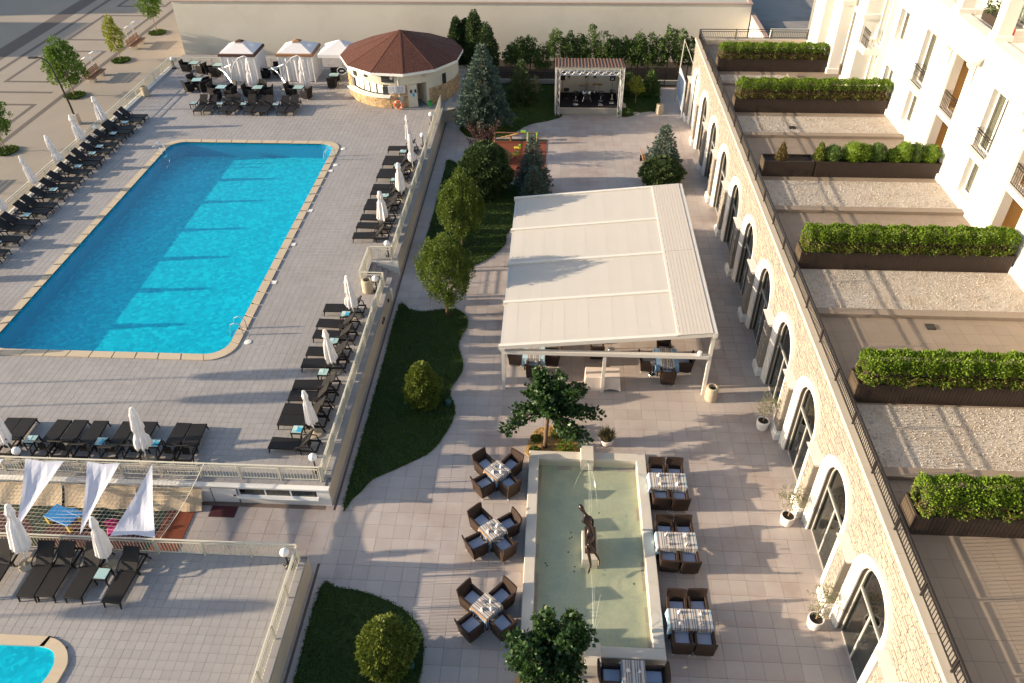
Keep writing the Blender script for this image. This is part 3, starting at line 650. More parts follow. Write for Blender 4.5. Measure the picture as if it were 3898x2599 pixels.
wall = b.build('wall', 'stonegap', arc)
# stones
ST = []
z = .42
while z < 5.40:
    h = random.uniform(.085, .15); h = min(h, 5.46-z); y = YA+random.uniform(0, .3)
    while y < YB-.1:
        w = random.uniform(.16, .46); w = min(w, YB-y-.005)
        cyc, czc = y+w/2, z+h/2; k = min(CY, key=lambda c: abs(c-cyc)); dy = abs(cyc-k)
        ok = (dy > 1.40 if czc < SPR else math.hypot(dy, czc-SPR) > 1.38) and not (czc < 3.06 and dy > 1.68)
        if ok and w > .08: ST.append((y, z, w, h))
        y += w
    z += h
for cy in [c-2 for c in CY]+[YB-.95]:                       # stones on the projecting piers
    zz = .44
    while zz < 2.86:
        h = min(random.uniform(.09, .15), 2.88-zz); y = cy-.30
        while y < cy+.29:
            w = min(random.uniform(.14, .36), cy+.30-y); ST.append((y, zz, w, h, 1)); y += w
        zz += h
ST.sort(key=lambda s: abs(s[0]-13)+.6*abs(s[1]-3))
def stone_v(s):
    y, z, w, h = s[:4]; g_ = .006; pr = random.uniform(.018, .04); x = FX if len(s) == 4 else FX-.26
    j = lambda: random.uniform(-.006, .006)
    a = [(x+.004, y+g_+j(), z+g_+j()), (x+.004, y+w-g_+j(), z+g_+j()), (x+.004, y+w-g_+j(), z+h-g_+j()), (x+.004, y+g_+j(), z+h-g_+j())]
    t = [(x-pr, p[1]+(.008 if i in (0, 3) else -.008), p[2]+(.008 if i < 2 else -.008)) for i, p in enumerate(a)]
    return a+t
big = MB()
for i, s in enumerate(ST):
    m_ = MB() if i < 300 else big; v = stone_v(s); n = len(m_.v); m_.v += v
    for q in ((4, 7, 6, 5), (0, 4, 5, 1), (1, 5, 6, 2), (2, 6, 7, 3), (3, 7, 4, 0)): m_.f.append(tuple(n+t for t in q)); m_.mi.append(0)
    if i < 300: m_.build('stone', 'stone', wall)
o = big.build('cladding_stones', 'stone', wall); o['kind'] = 'stuff'
for cy in [c-2 for c in CY]+[YB-.95]:
    b = MB(); b.box(FX-.26, FX-.002, cy-.30, cy+.30, .40, 2.9); b.build('pier', 'stone', arc)
    b = MB(); b.bbox(FX-.36, FX-.003, cy-.42, cy+.42, -.02, .34, .03); b.bbox(FX-.31, FX-.004, cy-.36, cy+.36, .34, .42, .02); b.build('pier_base', 'hoteltrim', arc)
    b = MB(); b.hexa([(FX-.30, cy-.50, 2.9), (FX-.003, cy-.50, 2.9), (FX-.003, cy+.50, 2.9), (FX-.30, cy+.50, 2.9), (FX-.40, cy-.55, 3.06), (FX-.003, cy-.55, 3.06), (FX-.003, cy+.55, 3.06), (FX-.40, cy+.55, 3.06)]); b.build('impost', 'hoteltrim', arc)
def arch_surround():
    mb = MB(); n = 20
    prof = [(1.055, -.02), (1.055, -.075), (1.16, -.085), (1.17, -.115), (1.38, -.125), (1.40, -.165), (1.46, -.17), (1.465, .0)]
    path = [(-1, 0)]+[(math.cos(PI-PI*i/n), SPR+math.sin(PI*i/n)) for i in range(n+1)]+[(1, 0)]
    nr = len(prof); rows = []
    for j, (c, zz) in enumerate(path):
        row = []
        for r, dx in prof:
            if j == 0: row.append((dx, -r, 0.0))
            elif j == len(path)-1: row.append((dx, r, 0.0))
            else: row.append((dx, c*r, SPR+(zz-SPR)*r))
        rows.append(row)
    for j in range(len(rows)-1):
        for q in range(nr-1): mb.face([rows[j][q], rows[j][q+1], rows[j+1][q+1], rows[j+1][q]])
    return mb
_sur = None; _dr = {}
for i, cy in enumerate(CY):
    if _sur is None: o = arch_surround().build('arch_surround', 'hoteltrim', arc, (FX, cy, 0)); _sur = o.data
    else: o = link('arch_surround', _sur, arc, (FX, cy, 0))
    if i == 11:
        b = MB(); pts = arc_pts(0, 1.05); b.face([(0, -1.05, 0), (0, 1.05, 0)]+[(0, y, z) for y, z in pts]); b.build('blind_panel', 'hotel', arc, (FX+.05, cy, 0)); continue
    if not _dr:
        fr = MB(); n = 18; X0, X1 = -.03, .03
        for q in range(n):
            a0, a1 = PI*q/n, PI*(q+1)/n
            p = [(math.cos(a)*r, SPR+math.sin(a)*r) for a in (a0, a1) for r in (1.06, .99)]
            fr.hexa([(X0, *p[0]), (X1, *p[0]), (X1, *p[1]), (X0, *p[1]), (X0, *p[2]), (X1, *p[2]), (X1, *p[3]), (X0, *p[3])])
        for yy in (-1.025, 1.025): fr.box(X0, X1, yy-.035, yy+.035, 0, SPR)
        fr.box(X0-.01, X1+.01, -.99, .99, 2.42, 2.50); fr.box(X0-.005, X1+.005, -.045, .045, 0, 2.42); fr.box(X0, X1, -.99, .99, 0, .05)
        pass
        _dr['frame'] = fr
        lp = MB(); lp.box(-.006, .006, -.985, -.05, .055, 2.415); _dr['pane_l'] = lp
        rp = MB(); rp.box(-.006, .006, .05, .985, .055, 2.415); _dr['pane_r'] = rp
        fp = MB(); pts = [(y*.94, SPR+(z-SPR)*.94) for y, z in arc_pts(0, 1.05)]; fp.face([(0, -.98, 2.5), (0, .98, 2.5)]+[(0, y, z) for y, z in pts]); _dr['fan'] = fp
        hd = MB()
        for sy in (-.11, .11):
            hd.tube([(-.03, sy, .95), (-.09, sy, .97), (-.09, sy, 1.25), (-.03, sy, 1.27)], .012, 6)
        _dr['handle'] = hd
        dd = MB(); f0 = fr.build('door_frame', 'doorframe', arc, (FX+.13, cy, 0)); _dr['o'] = f0
        lp.build('pane', 'glass', f0); rp.build('pane', 'glass', f0); fp.build('pane', 'glass', f0); hd.build('handle', 'chrome', f0)
    else:
        c = copy_tree(_dr['o'], arc); c.location = (FX+.13, cy, 0)
b = MB(); b.face([(FX+.33, YA, .002), (FX+5, YA, .002), (FX+5, YB-.1, .002), (FX+.33, YB-.1, .002)]); b.build('interior_floor', 'rooftile', arc)
b = MB(); b.face([(FX+5, YA, 0), (FX+5, YB-.1, 0), (FX+5, YB-.1, 5.1), (FX+5, YA, 5.1)]); b.face([(FX+.33, YB-.1, 0), (FX+5, YB-.1, 0), (FX+5, YB-.1, 5.1), (FX+.33, YB-.1, 5.1)]); b.face([(FX+.33, YA, 0), (FX+5, YA, 0), (FX+5, YA, 5.1), (FX+.33, YA, 5.1)]); b.build('interior_wall', 'darkroom', arc)
b = MB(); b.box(FX+.34, 19.3, YA, YB-.03, 5.0, 5.22); b.build('roof_slab', 'grout', arc)
# parapet coping in lengths
for i, y in enumerate(np.arange(YA, YB, 2.4)):
    y1 = min(y+2.394, YB+.06); b = MB(); b.bbox(FX-.10, FX+.38, y, y1, 5.47, 5.6+random.uniform(-.004, .004), .015); b.build('coping_stone', 'retain', arc)
for x in np.arange(FX+.39, 18.6, 2.0): b = MB(); b.bbox(x, x+1.994, YB-.32, YB+.06, 5.47, 5.6, .015); b.build('coping_stone', 'retain', arc)
b = MB(); b.box(FX+.20, FX+.36, YA, YB-.33, 5.1, 5.47); b.box(FX+.36, 18.6, YB-.33, YB-.2, 5.1, 5.47); b.build('parapet', 'retain', arc)
# roof terrace tiles (fine joints)
X, Y = np.meshgrid(np.arange(10.36, 19.2, .6), np.arange(5.0, 56.1, .6)); Q = np.stack([X.ravel(), Y.ravel()], 1)
b = MB()
for x, y in Q: b.box(x-.297, x+.297, y-.297, y+.297, 5.221, 5.25)
o = b.build('roof_terrace_tiles', 'rooftile', arc); o['kind'] = 'stuff'
# gravel beds with kerbs, one per roof bay
GB = [(25.2, 28.05, 18.9), (33.25, 36.0, 18.9), (41.45, 43.9, 18.9), (16.95, 19.85, 18.9), (49.05, 50.4, 14.6)]
for (y0, y1, x1) in GB:
    b = MB(); b.box(10.3, x1, y0, y1, 5.25, 5.29); gb = b.build('gravel_bed', 'gravel', arc)
    nn = int((x1-10.3)*(y1-y0)*260); Pp = np.stack([rng.uniform(10.33, x1-.03, nn), rng.uniform(y0+.02, y1-.02, nn), np.full(nn, 5.288)], 1)
    pb = leaves('pebbles', Pp, np.tile([0, 0, .6], (nn, 1)), .04, 'pebble', gb, .9, .45); pb['kind'] = 'stuff'
    b = MB(); b.bbox(10.3, x1, y0-.40, y0-.01, 5.25, 5.42, .015); b.build('kerb', 'rooftile', arc)
    if x1 < 16: b = MB(); b.bbox(x1+.01, x1+.55, y0-.40, y1, 5.25, 5.42, .015); b.build('kerb', 'rooftile', arc)
for (x, y) in ((14.4, 24.3), (13.2, 42.3)):
    b = MB(); b.box(x-.16, x+.16, y-.16, y+.16, 5.25, 5.30 if y < 40 else 5.34); b.build('drain_cover', 'iron', arc)
# ------------------------------------------------------------------ hotel
hot = thing('hotel_building', 'tall cream white hotel facade with recessed windows and black balconettes', 'building', (0, 0, 0))
HX = 19.0
def wall_open(mb, x, y0, y1, z0, z1, ops, depth):
    ys = sorted(set([y0, y1]+[v for o_ in ops for v in o_[:2]])); zs = sorted(set([z0, z1]+[v for o_ in ops for v in o_[2:4]]))
    for i in range(len(ys)-1):
        for j in range(len(zs)-1):
            cy_, cz_ = (ys[i]+ys[i+1])/2, (zs[j]+zs[j+1])/2
            if any(o_[0] < cy_ < o_[1] and o_[2] < cz_ < o_[3] for o_ in ops): continue
            mb.face([(x, ys[i+1], zs[j]), (x, ys[i], zs[j]), (x, ys[i], zs[j+1]), (x, ys[i+1], zs[j+1])])
    for a, c, e, f_ in ops:
        for q in ([(x, a, e), (x, a, f_), (x+depth, a, f_), (x+depth, a, e)], [(x, c, e), (x+depth, c, e), (x+depth, c, f_), (x, c, f_)], [(x, a, f_), (x, c, f_), (x+depth, c, f_), (x+depth, a, f_)], [(x, a, e), (x+depth, a, e), (x+depth, c, e), (x, c, e)]): mb.face(q)
tall = [33.72-8, 33.72, 41.82]; ops = []
for c in tall: ops += [(c-.74, c+.74, 7.95, 10.66), (c-.62, c+.62, 5.8, 7.5)]
ops += [(45.12, 46.40, 8.9, 10.6), (45.1, 46.33, 5.85, 7.48)]
nich = [37.9-8, 37.9]
for c in nich: ops += [(c-.85, c+.85, 8.0, 10.71), (c-.85, c+.85, 5.26, 7.72)]
for c in (37.9-16, 33.72-16, 33.72-12): ops += [(c-.74, c+.74, 7.95, 10.66)]
b = MB(); wall_open(b, HX, 6.0, 46.95, 5.2, 12.0, ops, .45); b.face([(HX, 46.95, 5.2), (HX+1.4, 46.95, 5.2), (HX+1.4, 46.95, 12), (HX, 46.95, 12)]); b.build('wall', 'hotel', hot)
b = MB(); b.bbox(HX-.10, HX-.002, 6, 46.95, 5.25, 5.55, .03); b.build('plinth', 'hoteltrim', hot)
def window(c, z0, z1, w, sill=True, mull=True):
    x = HX+.30; fr = MB(); f_ = .07
    fr.box(x-.03, x+.03, c-w, c-w+f_, z0, z1); fr.box(x-.03, x+.03, c+w-f_, c+w, z0, z1); fr.box(x-.03, x+.03, c-w+f_, c+w-f_, z1-f_, z1); fr.box(x-.03, x+.03, c-w+f_, c+w-f_, z0, z0+f_)
    if mull: fr.box(x-.028, x+.028, c-.06, c+.06, z0+f_, z1-f_)
    wo_ = fr.build('window', 'white', hot)
    for a, e in (((c-w+f_, c-.06), (c+.06, c+w-f_)) if mull else ((c-w+f_, c+w-f_),)):
        p = MB(); p.box(x-.005, x+.005, a, e, z0+f_, z1-f_); p.build('pane', 'hotelglass', wo_)
    p = MB(); p.box(x+.12, x+.14, c-w, c+w, z0, z1); p.build('curtain', 'curtain', wo_)
    if sill: p = MB(); p.hexa([(HX-.16, c-w-.22, z0-.16), (HX+.02, c-w-.22, z0-.16), (HX+.02, c+w+.22, z0-.16), (HX-.16, c+w+.22, z0-.16), (HX-.22, c-w-.24, z0-.03), (HX+.29, c-w-.24, z0-.01), (HX+.29, c+w+.24, z0-.01), (HX-.22, c+w+.24, z0-.03)]); p.build('sill', 'hoteltrim', wo_)
    t = MB(); t.box(HX-.03, HX-.002, c-w-.16, c-w-.002, z0, z1+.16); t.box(HX-.03, HX-.002, c+w+.002, c+w+.16, z0, z1+.16); t.box(HX-.03, HX-.002, c-w-.002, c+w+.002, z1+.002, z1+.16); t.build('architrave', 'hoteltrim', wo_)
    return wo_
def balconette(c, z, w, parent, x=HX-.12, h=.95, n=11):
    r = MB(); r.box(x-.02, x+.02, c-w, c+w, z+h-.04, z+h); r.box(x-.015, x+.015, c-w, c+w, z+.06, z+.09); r.box(x-.015, x+.015, c-w, c+w, z+h-.16, z+h-.135)
    ro = r.build('balconette', 'iron', parent)
    for i in range(n):
        y = c-w+.02+(2*w-.04)*i/(n-1); q = MB(); q.cyl((x, y, z+.09), (x, y, z+h-.04), .011, n=6); q.lathe([(.012, .0), (.026, .05), (.012, .10)], 6, (x, y, z+h*.45), cap=False); q.build('baluster', 'iron', ro)
for c in tall:
    w_ = window(c, 7.95, 10.66, .74); balconette(c, 7.95, .74, w_); window(c, 5.8, 7.5, .62, False)
for c in (37.9-16, 33.72-16, 33.72-12): w_ = window(c, 7.95, 10.66, .74); balconette(c, 7.95, .74, w_)
window(45.76, 8.9, 10.6, .64); window(45.71, 5.85, 7.48, .61, False)
for c in nich:
    nz_ = MB(); nz_.box(HX+.451, HX+1.9, c-1.2, c+1.2, 5.2, 5.26); nz_.face([(HX+1.9, c-1.2, 5.2), (HX+1.9, c+1.2, 5.2), (HX+1.9, c+1.2, 11), (HX+1.9, c-1.2, 11)]); nz_.face([(HX+.45, c-1.2, 5.2), (HX+1.9, c-1.2, 5.2), (HX+1.9, c-1.2, 11), (HX+.45, c-1.2, 11)]); nz_.face([(HX+.45, c+1.2, 5.2), (HX+1.9, c+1.2, 5.2), (HX+1.9, c+1.2, 11), (HX+.45, c+1.2, 11)]); nz_.box(HX+.451, HX+1.9, c-1.2, c+1.2, 7.72, 7.98)
    no = nz_.build('loggia', 'hotelsoffit', hot)
    balconette(c, 7.98, .85, no, HX+.05)
    t = MB()
    for s in (-1, 1): t.box(HX-.05, HX-.002, c+s*1.03-.16, c+s*1.03+.16, 5.56, 10.9)
    t.box(HX-.06, HX-.003, c-.86, c+.86, 7.74, 8.0); t.box(HX-.05, HX-.002, c-.86, c+.86, 10.72, 10.9); t.build('architrave', 'hoteltrim', no)
    hd = MB(); hd.hexa([(HX-.45, c-1.75, 10.98), (HX-.002, c-1.6, 10.98), (HX-.002, c+1.6, 10.98), (HX-.45, c+1.75, 10.98), (HX-.62, c-1.95, 11.2), (HX-.002, c-1.8, 11.35), (HX-.002, c+1.8, 11.35), (HX-.62, c+1.95, 11.2)]); hd.build('hood', 'hoteltrim', no)
    for s in (-1, 1):
        y = c+s*1.35; br = MB(); br.tube([(HX-.02, y, 10.1), (HX-.12, y, 10.08), (HX-.15, y, 10.2), (HX-.08, y, 10.35), (HX-.14, y, 10.65), (HX-.38, y, 10.9), (HX-.42, y, 10.98)], 1, 8, rad=[.05, .07, .07, .06, .08, .09, .09]); br.build('bracket', 'hoteltrim', no)
# upper storey set back behind square columns
b = MB(); b.box(HX-.14, HX+.5, 6, 47.2, 12.0, 12.18); b.box(HX+.5, HX+6, 6, 47.2, 12.0, 12.12); b.build('upper_ledge', 'hoteltrim', hot)
b = MB(); b.box(HX+2.1, HX+6, 6, 47, 12.12, 16.2); b.build('upper_wall', 'hotel', hot)
b = MB(); b.box(HX-.3, HX+6.2, 5.8, 47.4, 16.2, 16.6); b.build('roof', 'concrete', hot)
for y in (16.16, 20.16, 24.16, 28.16, 32.16, 36.16, 40.16, 44.16):
    b = MB(); b.bbox(HX-.05, HX+.72, y-.36, y+.36, 12.18, 12.42, .05); b.box(HX+.03, HX+.64, y-.28, y+.28, 12.42, 16.2); b.box(HX+.02, HX+.03, y-.2, y-.14, 12.6, 16); b.box(HX+.02, HX+.03, y+.14, y+.2, 12.6, 16); b.build('column', 'hoteltrim', hot)
for y in (18.2, 26.2, 34.2, 38.2, 42.2):
    b = MB(); b.box(HX+2.04, HX+2.098, y-.8, y+.8, 12.2, 14.6); uo = b.build('window', 'white', hot); b = MB(); b.box(HX+2.02, HX+2.036, y-.7, y-.05, 12.3, 14.5); b.build('pane', 'glass', uo); b = MB(); b.box(HX+2.02, HX+2.036, y+.05, y+.7, 12.3, 14.5); b.build('pane', 'glass', uo)
# far loggia bay with giant pilasters
def pil(y0, y1, x0, x1):
    b = MB(); b.bbox(x0-.06, x1, y0-.06, y1+.06, 5.2, 5.6, .03); b.box(x0, x1, y0, y1, 5.6, 11.2); b.box(x0-.03, x0-.001, y0+.14, y1-.14, 5.8, 9.2); b.bbox(x0-.10, x1+.02, y0-.10, y1+.10, 9.45, 9.75, .04); b.box(x0-.12, x1+.1, y0-.12, y1+.12, 11.2, 12.1); b.build('pilaster', 'hoteltrim', hot)
pil(50.85, 52.5, 17.25, 17.95); pil(48.1, 49.55, 17.7, 18.6); pil(54.2, 56.2, 17.25, 18.2)
b = MB(); wall_open(b, 18.62, 46.96, 57, 5.2, 12.0, [(47.15, 47.95, 5.3, 7.7), (47.15, 47.95, 8.2, 10.9), (49.8, 50.7, 6, 8)], .3); b.face([(17.3, 57, 5.2), (19.3, 57, 5.2), (19.3, 57, 12), (17.3, 57, 12)]); b.face([(18.62, 46.96, 5.2), (19, 46.96, 5.2), (19, 46.96, 12), (18.62, 46.96, 12)]); b.build('loggia_wall', 'hotel', hot)
b = MB(); b.box(17.75, 18.6, 46.97, 48.08, 7.75, 8.1); b.box(17.3, 18.6, 49.56, 54.2, 11.3, 12.0); lo = b.build('balcony_slab', 'hoteltrim', hot)
balconette(47.5, 8.1, .55, lo, 17.85)
for (z0, z1) in ((5.3, 7.7), (8.2, 10.9)):
    b = MB(); b.box(18.85, 18.9, 47.15, 47.95, z0, z1); wo_ = b.build('window', 'white', hot); b = MB(); b.box(18.82, 18.835, 47.24, 47.86, z0+.1, z1-.1); b.build('pane', 'glass', wo_)
for z0 in (8.1,):
    t = thing('garden_chair', 'small folding chair on the hotel balcony', 'chair', (18.2, 47.6, 8.1)); b = MB(); b.box(-.2, .2, -.2, .2, .42, .45); b.build('seat', 'white', t); b = MB(); b.box(.17, .2, -.2, .2, .45, .9); b.build('backrest', 'white', t)
    for sx in (-.18, .18):
        for sy in (-.18, .18): b = MB(); b.cyl((sx, sy, 0), (sx, sy, .43), .012, n=5); b.build('leg', 'iron', t)
t = thing('glass_side_table', 'small glass-topped table by the hotel loggia on the roof terrace', 'table', (17.6, 46.2, 5.25)); b = MB(); b.box(-.35, .35, -.3, .3, .70, .73); b.build('table_top', 'tableglass', t)
for sx in (-.3, .3):
    for sy in (-.25, .25): b = MB(); b.cyl((sx, sy, 0), (sx, sy, .70), .015, n=6); b.build('leg', 'iron', t)
# something colourful on the upper ledge
t = thing('balcony_planter', 'dark planter box of flowers on the upper hotel ledge', 'planter', (20.0, 38.4, 12.18)); b = MB(); b.box(-.3, .3, -.7, .7, 0, .4); b.build('trough', 'darkbrown', t)
Pq, Dq = crown_pts(lambda q: .45, .4, .8, 20, .15, 20); o = leaves('foliage', Pq, Dq, .12, 'lf_dark', t)
t = thing('balcony_cushion', 'red cushion lying on the upper hotel ledge', 'cushion', (19.9, 37.0, 12.18)); b = MB(); b.bbox(-.25, .25, -.35, .35, 0, .35, .08); b.build('cushion', mat('red_cushion', (.42, .06, .05), .8), t)
# ------------------------------------------------------------------ round pool bar
BC = (-11.7, 59.15); BR = 4.3
bar = thing('pool_bar', 'round pool bar with red-brown conical shingle roof and stone base', 'building', (BC[0], BC[1], DZ))
def cp(r, deg, z): return (r*math.cos(R(deg)), r*math.sin(R(deg)), z)
def arc_wall(r0, r1, a0, a1, z0, z1, step=6):
    mb = MB(); n = max(1, int(abs(a1-a0)/step))
    for i in range(n):
        t0, t1 = a0+(a1-a0)*i/n, a0+(a1-a0)*(i+1)/n
        mb.hexa([cp(r0, t0, z0), cp(r1, t0, z0), cp(r1, t1, z0), cp(r0, t1, z0), cp(r0, t0, z1), cp(r1, t0, z1), cp(r1, t1, z1), cp(r0, t1, z1)])
    return mb
# openings: serving hatch 212-262 deg, door 284-305 deg
arc_wall(4.0, 4.2, 265, 284, 0, 1.75).build('wall', 'barwall', bar); arc_wall(4.0, 4.2, 303, 560, 0, 2.55).build('wall', 'barwall', bar)
arc_wall(4.0, 4.2, 200, 303, 1.75, 2.55).build('wall', 'barwall', bar); arc_wall(4.0, 4.2, 200, 213, 0, 1.75).build('wall', 'barwall', bar)
arc_wall(4.0, 4.2, 213, 265, 0, .88).build('wall', 'barwall', bar)
arc_wall(4.05, 4.55, 211, 266, .88, .95).build('counter_top', 'whiteplaster', bar)
def stone_arc(a0, a1, z0, z1, r=4.2):
    mb = MB(); z = z0
    while z < z1-.03:
        h = min(random.uniform(.12, .24), z1-z); a = a0
        while a < a1-.2:
            da = min(random.uniform(1.8, 5.2), a1-a); e = .08; pr = random.uniform(.015, .045)
            p = [cp(r, a+e, z+.008), cp(r, a+da-e, z+.008), cp(r, a+da-e, z+h-.008), cp(r, a+e, z+h-.008)]
            q = [cp(r+pr, a+e+.1, z+.02), cp(r+pr, a+da-e-.1, z+.02), cp(r+pr, a+da-e-.1, z+h-.02), cp(r+pr, a+e+.1, z+h-.02)]
            mb.face(q); [mb.face([p[i], p[(i+1) % 4], q[(i+1) % 4], q[i]]) for i in range(4)]
            a += da
        z += h
    return mb
st = MB()
for s_ in (stone_arc(212, 266, 0, .87), stone_arc(266, 283, 0, 1.72), stone_arc(305, 372, 0, 1.25), stone_arc(200, 212, .0, 1.72)):
    n = len(st.v); st.v += s_.v; st.f += [tuple(n+i for i in f_) for f_ in s_.f]; st.mi += s_.mi
o = st.build('stone_cladding', 'barstone', bar); o['kind'] = 'stuff'
# shutters in the hatch
for i, a in enumerate(np.linspace(219, 254, 5)):
    arc_wall(3.9, 3.94, a-3.3, a+3.3, .98, 1.72, 4).build('hatch_panel', 'white', bar)
arc_wall(3.86, 3.9, 212, 266, .95, 1.74).build('hatch_back', 'darkroom', bar)
b = MB(); b.hexa([cp(4.0, 257.5, .97), cp(4.1, 257.5, .97), cp(4.1, 263.5, .97), cp(4.0, 263.5, .97), cp(4.0, 257.5, 1.5), cp(4.1, 257.5, 1.5), cp(4.1, 263.5, 1.5), cp(4.0, 263.5, 1.5)]); b.build('chalk_board', 'poster', bar)
# door with notices, open passage beside it
arc_wall(4.13, 4.18, 284, 292.5, .02, 1.72, 9).build('door', 'barwall', bar)
for r_ in range(2):
    for c_ in range(3):
        a = 285.4+c_*2.2; z0 = .82+r_*.27
        b = MB(); b.face([cp(4.197, a, z0), cp(4.197, a+2.0, z0), cp(4.197, a+2.0, z0+.24), cp(4.197, a, z0+.24)]); b.build('notice', ['palemag', 'cyanmag', 'paper', 'poster', 'paper', 'poster'][r_*3+c_], bar)
b = MB(); b.face([cp(4.0, 293, 0), cp(2.6, 296, 0), cp(2.6, 296, 1.75), cp(4.0, 293, 1.75)]); b.face([cp(2.6, 296, 0), cp(2.6, 302, 0), cp(2.6, 302, 1.75), cp(2.6, 296, 1.75)]); b.face([cp(4, 303, 0), cp(2.6, 302, 0), cp(2.6, 302, 1.75), cp(4, 303, 1.75)]); b.face([cp(4, 293, 1.75), cp(4, 303, 1.75), cp(2.6, 302, 1.75), cp(2.6, 296, 1.75)]); b.build('passage', 'barwall', bar)
def plate(a0, a1, z0, z1, r, m, name):
    b = MB(); n = 4
    for i in range(n):
        t0, t1 = a0+(a1-a0)*i/n, a0+(a1-a0)*(i+1)/n; b.hexa([cp(r, t0, z0), cp(r+.03, t0, z0), cp(r+.03, t1, z0), cp(r, t1, z0), cp(r, t0, z1), cp(r+.03, t0, z1), cp(r+.03, t1, z1), cp(r, t1, z1)])
    return b.build(name, m, bar)
plate(258, 270.5, 1.92, 2.42, 4.22, 'poster', 'photo_panel'); plate(221, 226.5, 1.95, 2.4, 4.22, 'poster', 'photo_panel')
mb_ = plate(264.5, 281, 1.18, 1.72, 4.30, 'paper', 'menu_board')
for i in range(6):
    for a0, a1 in ((265.2, 271.5), (273.5, 280)):
        b = MB(); z = 1.25+i*.075; b.face([cp(4.334, a0, z), cp(4.334, a1-random.uniform(0, 2), z), cp(4.334, a1-random.uniform(0, 2), z+.022), cp(4.334, a0, z+.022)]); b.build('text_line', 'poster', mb_)
b = MB(); b.face([cp(4.335, 272.2, 1.2), cp(4.335, 272.5, 1.2), cp(4.335, 272.5, 1.7), cp(4.335, 272.2, 1.7)]); b.build('fold', 'poster', mb_)
b = MB(); n = 16
b.face([(4.225*math.cos(R(240))+.19*math.cos(2*PI*i/n)*math.sin(R(240))*-1, 4.225*math.sin(R(240))+.19*math.cos(2*PI*i/n)*math.cos(R(240)), 2.2+.1*math.sin(2*PI*i/n)) for i in range(n)]); b.build('oval_emblem', 'poster', bar)
for a in (268.5, 300.5):
    b = MB(); c_ = Vector(cp(4.25, a, 2.3)); b.cyl(c_, c_+Vector(cp(.08, a, 0)), .12, n=14); b.build('wall_lamp', 'concrete', bar)
b = MB(); b.box(-.14, .14, -.06, .06, 0, .42); o = b.build('meter_cabinet', 'concrete', bar, cp(4.26, 276.5, .55), R(276.5+90)); 
plate(322, 327, 1.25, 2.0, 4.21, 'black', 'small_window')
# oval hanging sign on the left
b = MB(); n = 18; c_ = Vector(cp(4.75, 209, 2.05))
for k_, (rr, dz_) in enumerate(((.33, 0),)):
    ring0 = [(c_.x+rr*math.cos(2*PI*i/n), c_.y-.03, c_.z+.24*math.sin(2*PI*i/n)) for i in range(n)]; ring1 = [(x, y+.06, z) for x, y, z in ring0]
    b.face(ring0); b.face(ring1[::-1]); [b.face([ring0[i], ring1[i], ring1[(i+1) % n], ring0[(i+1) % n]]) for i in range(n)]
so = b.build('hanging_sign', 'black', bar); b = MB()
b.tube([(c_.x+.345*math.cos(2*PI*i/24), c_.y-.035, c_.z+.255*math.sin(2*PI*i/24)) for i in range(25)], .015, 5); b.build('rim', 'white', so)
b = MB(); b.face([(c_.x-.16, c_.y-.034, c_.z-.03), (c_.x+.16, c_.y-.034, c_.z-.03), (c_.x+.12, c_.y-.034, c_.z+.05), (c_.x-.12, c_.y-.034, c_.z+.05)]); b.build('emblem', 'paper', so)
# roof: polygonal cone of shingle courses
NS = 12; RE = 4.62; ZE, ZA = 2.68, 4.3; roof = MB(); rows = 26; a_off = 10
for i in range(NS):
    a0, a1 = 360*i/NS+a_off, 360*(i+1)/NS+a_off
    for j in range(rows):
        t0, t1 = j/rows, (j+1)/rows; r0, r1 = RE*(1-t0), RE*(1-t1); z0, z1 = ZE+(ZA-ZE)*t0, ZE+(ZA-ZE)*t1; m_ = max(1, int(round(2*r0*math.sin(R(180/NS))/.24))); lift = .014
        for q in range(m_):
            u0, u1 = q/m_, (q+1)/m_; A0, A1 = Vector(cp(r0, a0, z0)), Vector(cp(r0, a1, z0)); B0, B1 = Vector(cp(r1, a0, z1)), Vector(cp(r1, a1, z1)); L_ = lift*random.uniform(.6, 1.4)
            e = .012/max(.05, (A1-A0).length)
            p0, p1 = A0.lerp(A1, u0+e), A0.lerp(A1, u1-e); p2, p3 = B0.lerp(B1, u1), B0.lerp(B1, u0); up = Vector((0, 0, L_))
            roof.face([p0+up, p1+up, p2, p3]); roof.face([p0, p1, p1+up, p0+up])
ro = roof.build('roof', 'shingle', bar); ro['kind'] = 'stuff'
for i in range(NS):
    a = 360*i/NS+a_off; b = MB(); b.bar(Vector(cp(RE, a, ZE+.012)), Vector((0, 0, ZA+.012)), .10, .014); b.build('hip_ridge', 'shingle', ro)
b = MB(); pts = [cp(RE, 360*i/NS+a_off, 0) for i in range(NS)]; pi_ = [cp(RE-.12, 360*i/NS+a_off, 0) for i in range(NS)]
b.ring([p[:2] for p in pts], [p[:2] for p in pi_], ZE-.20, ZE-.005); b.build('fascia', 'white', bar)
b = MB(); b.face([(*p[:2], ZE-.16) for p in pi_][::-1]); b.build('soffit', 'barwall', bar)
b = MB(); b.tube([cp(4.24, 274.5, 2.5), cp(4.24, 274.5, .9)], .025, 6); b.build('downpipe', 'white', bar)
lb = thing('lifebuoy', 'orange ring lifebuoy standing against the pool bar wall', 'lifebuoy', (BC[0]+.25, BC[1]-4.42, DZ+.36))
b = MB(); N_, n_ = 28, 8
for i in range(N_):
    for j in range(n_):
        def tp(a, c): return ((.26+.075*math.cos(c))*math.cos(a), .07*math.sin(c)-.10*math.sin(a)*0, (.26+.075*math.cos(c))*math.sin(a))
        a0, a1, c0, c1 = 2*PI*i/N_, 2*PI*(i+1)/N_, 2*PI*j/n_, 2*PI*(j+1)/n_
        b.face([tp(a0, c0), tp(a1, c0), tp(a1, c1), tp(a0, c1)], 1 if i % 7 == 3 else 0)
b.build('ring', ['orange', 'white'], lb, smooth=True)
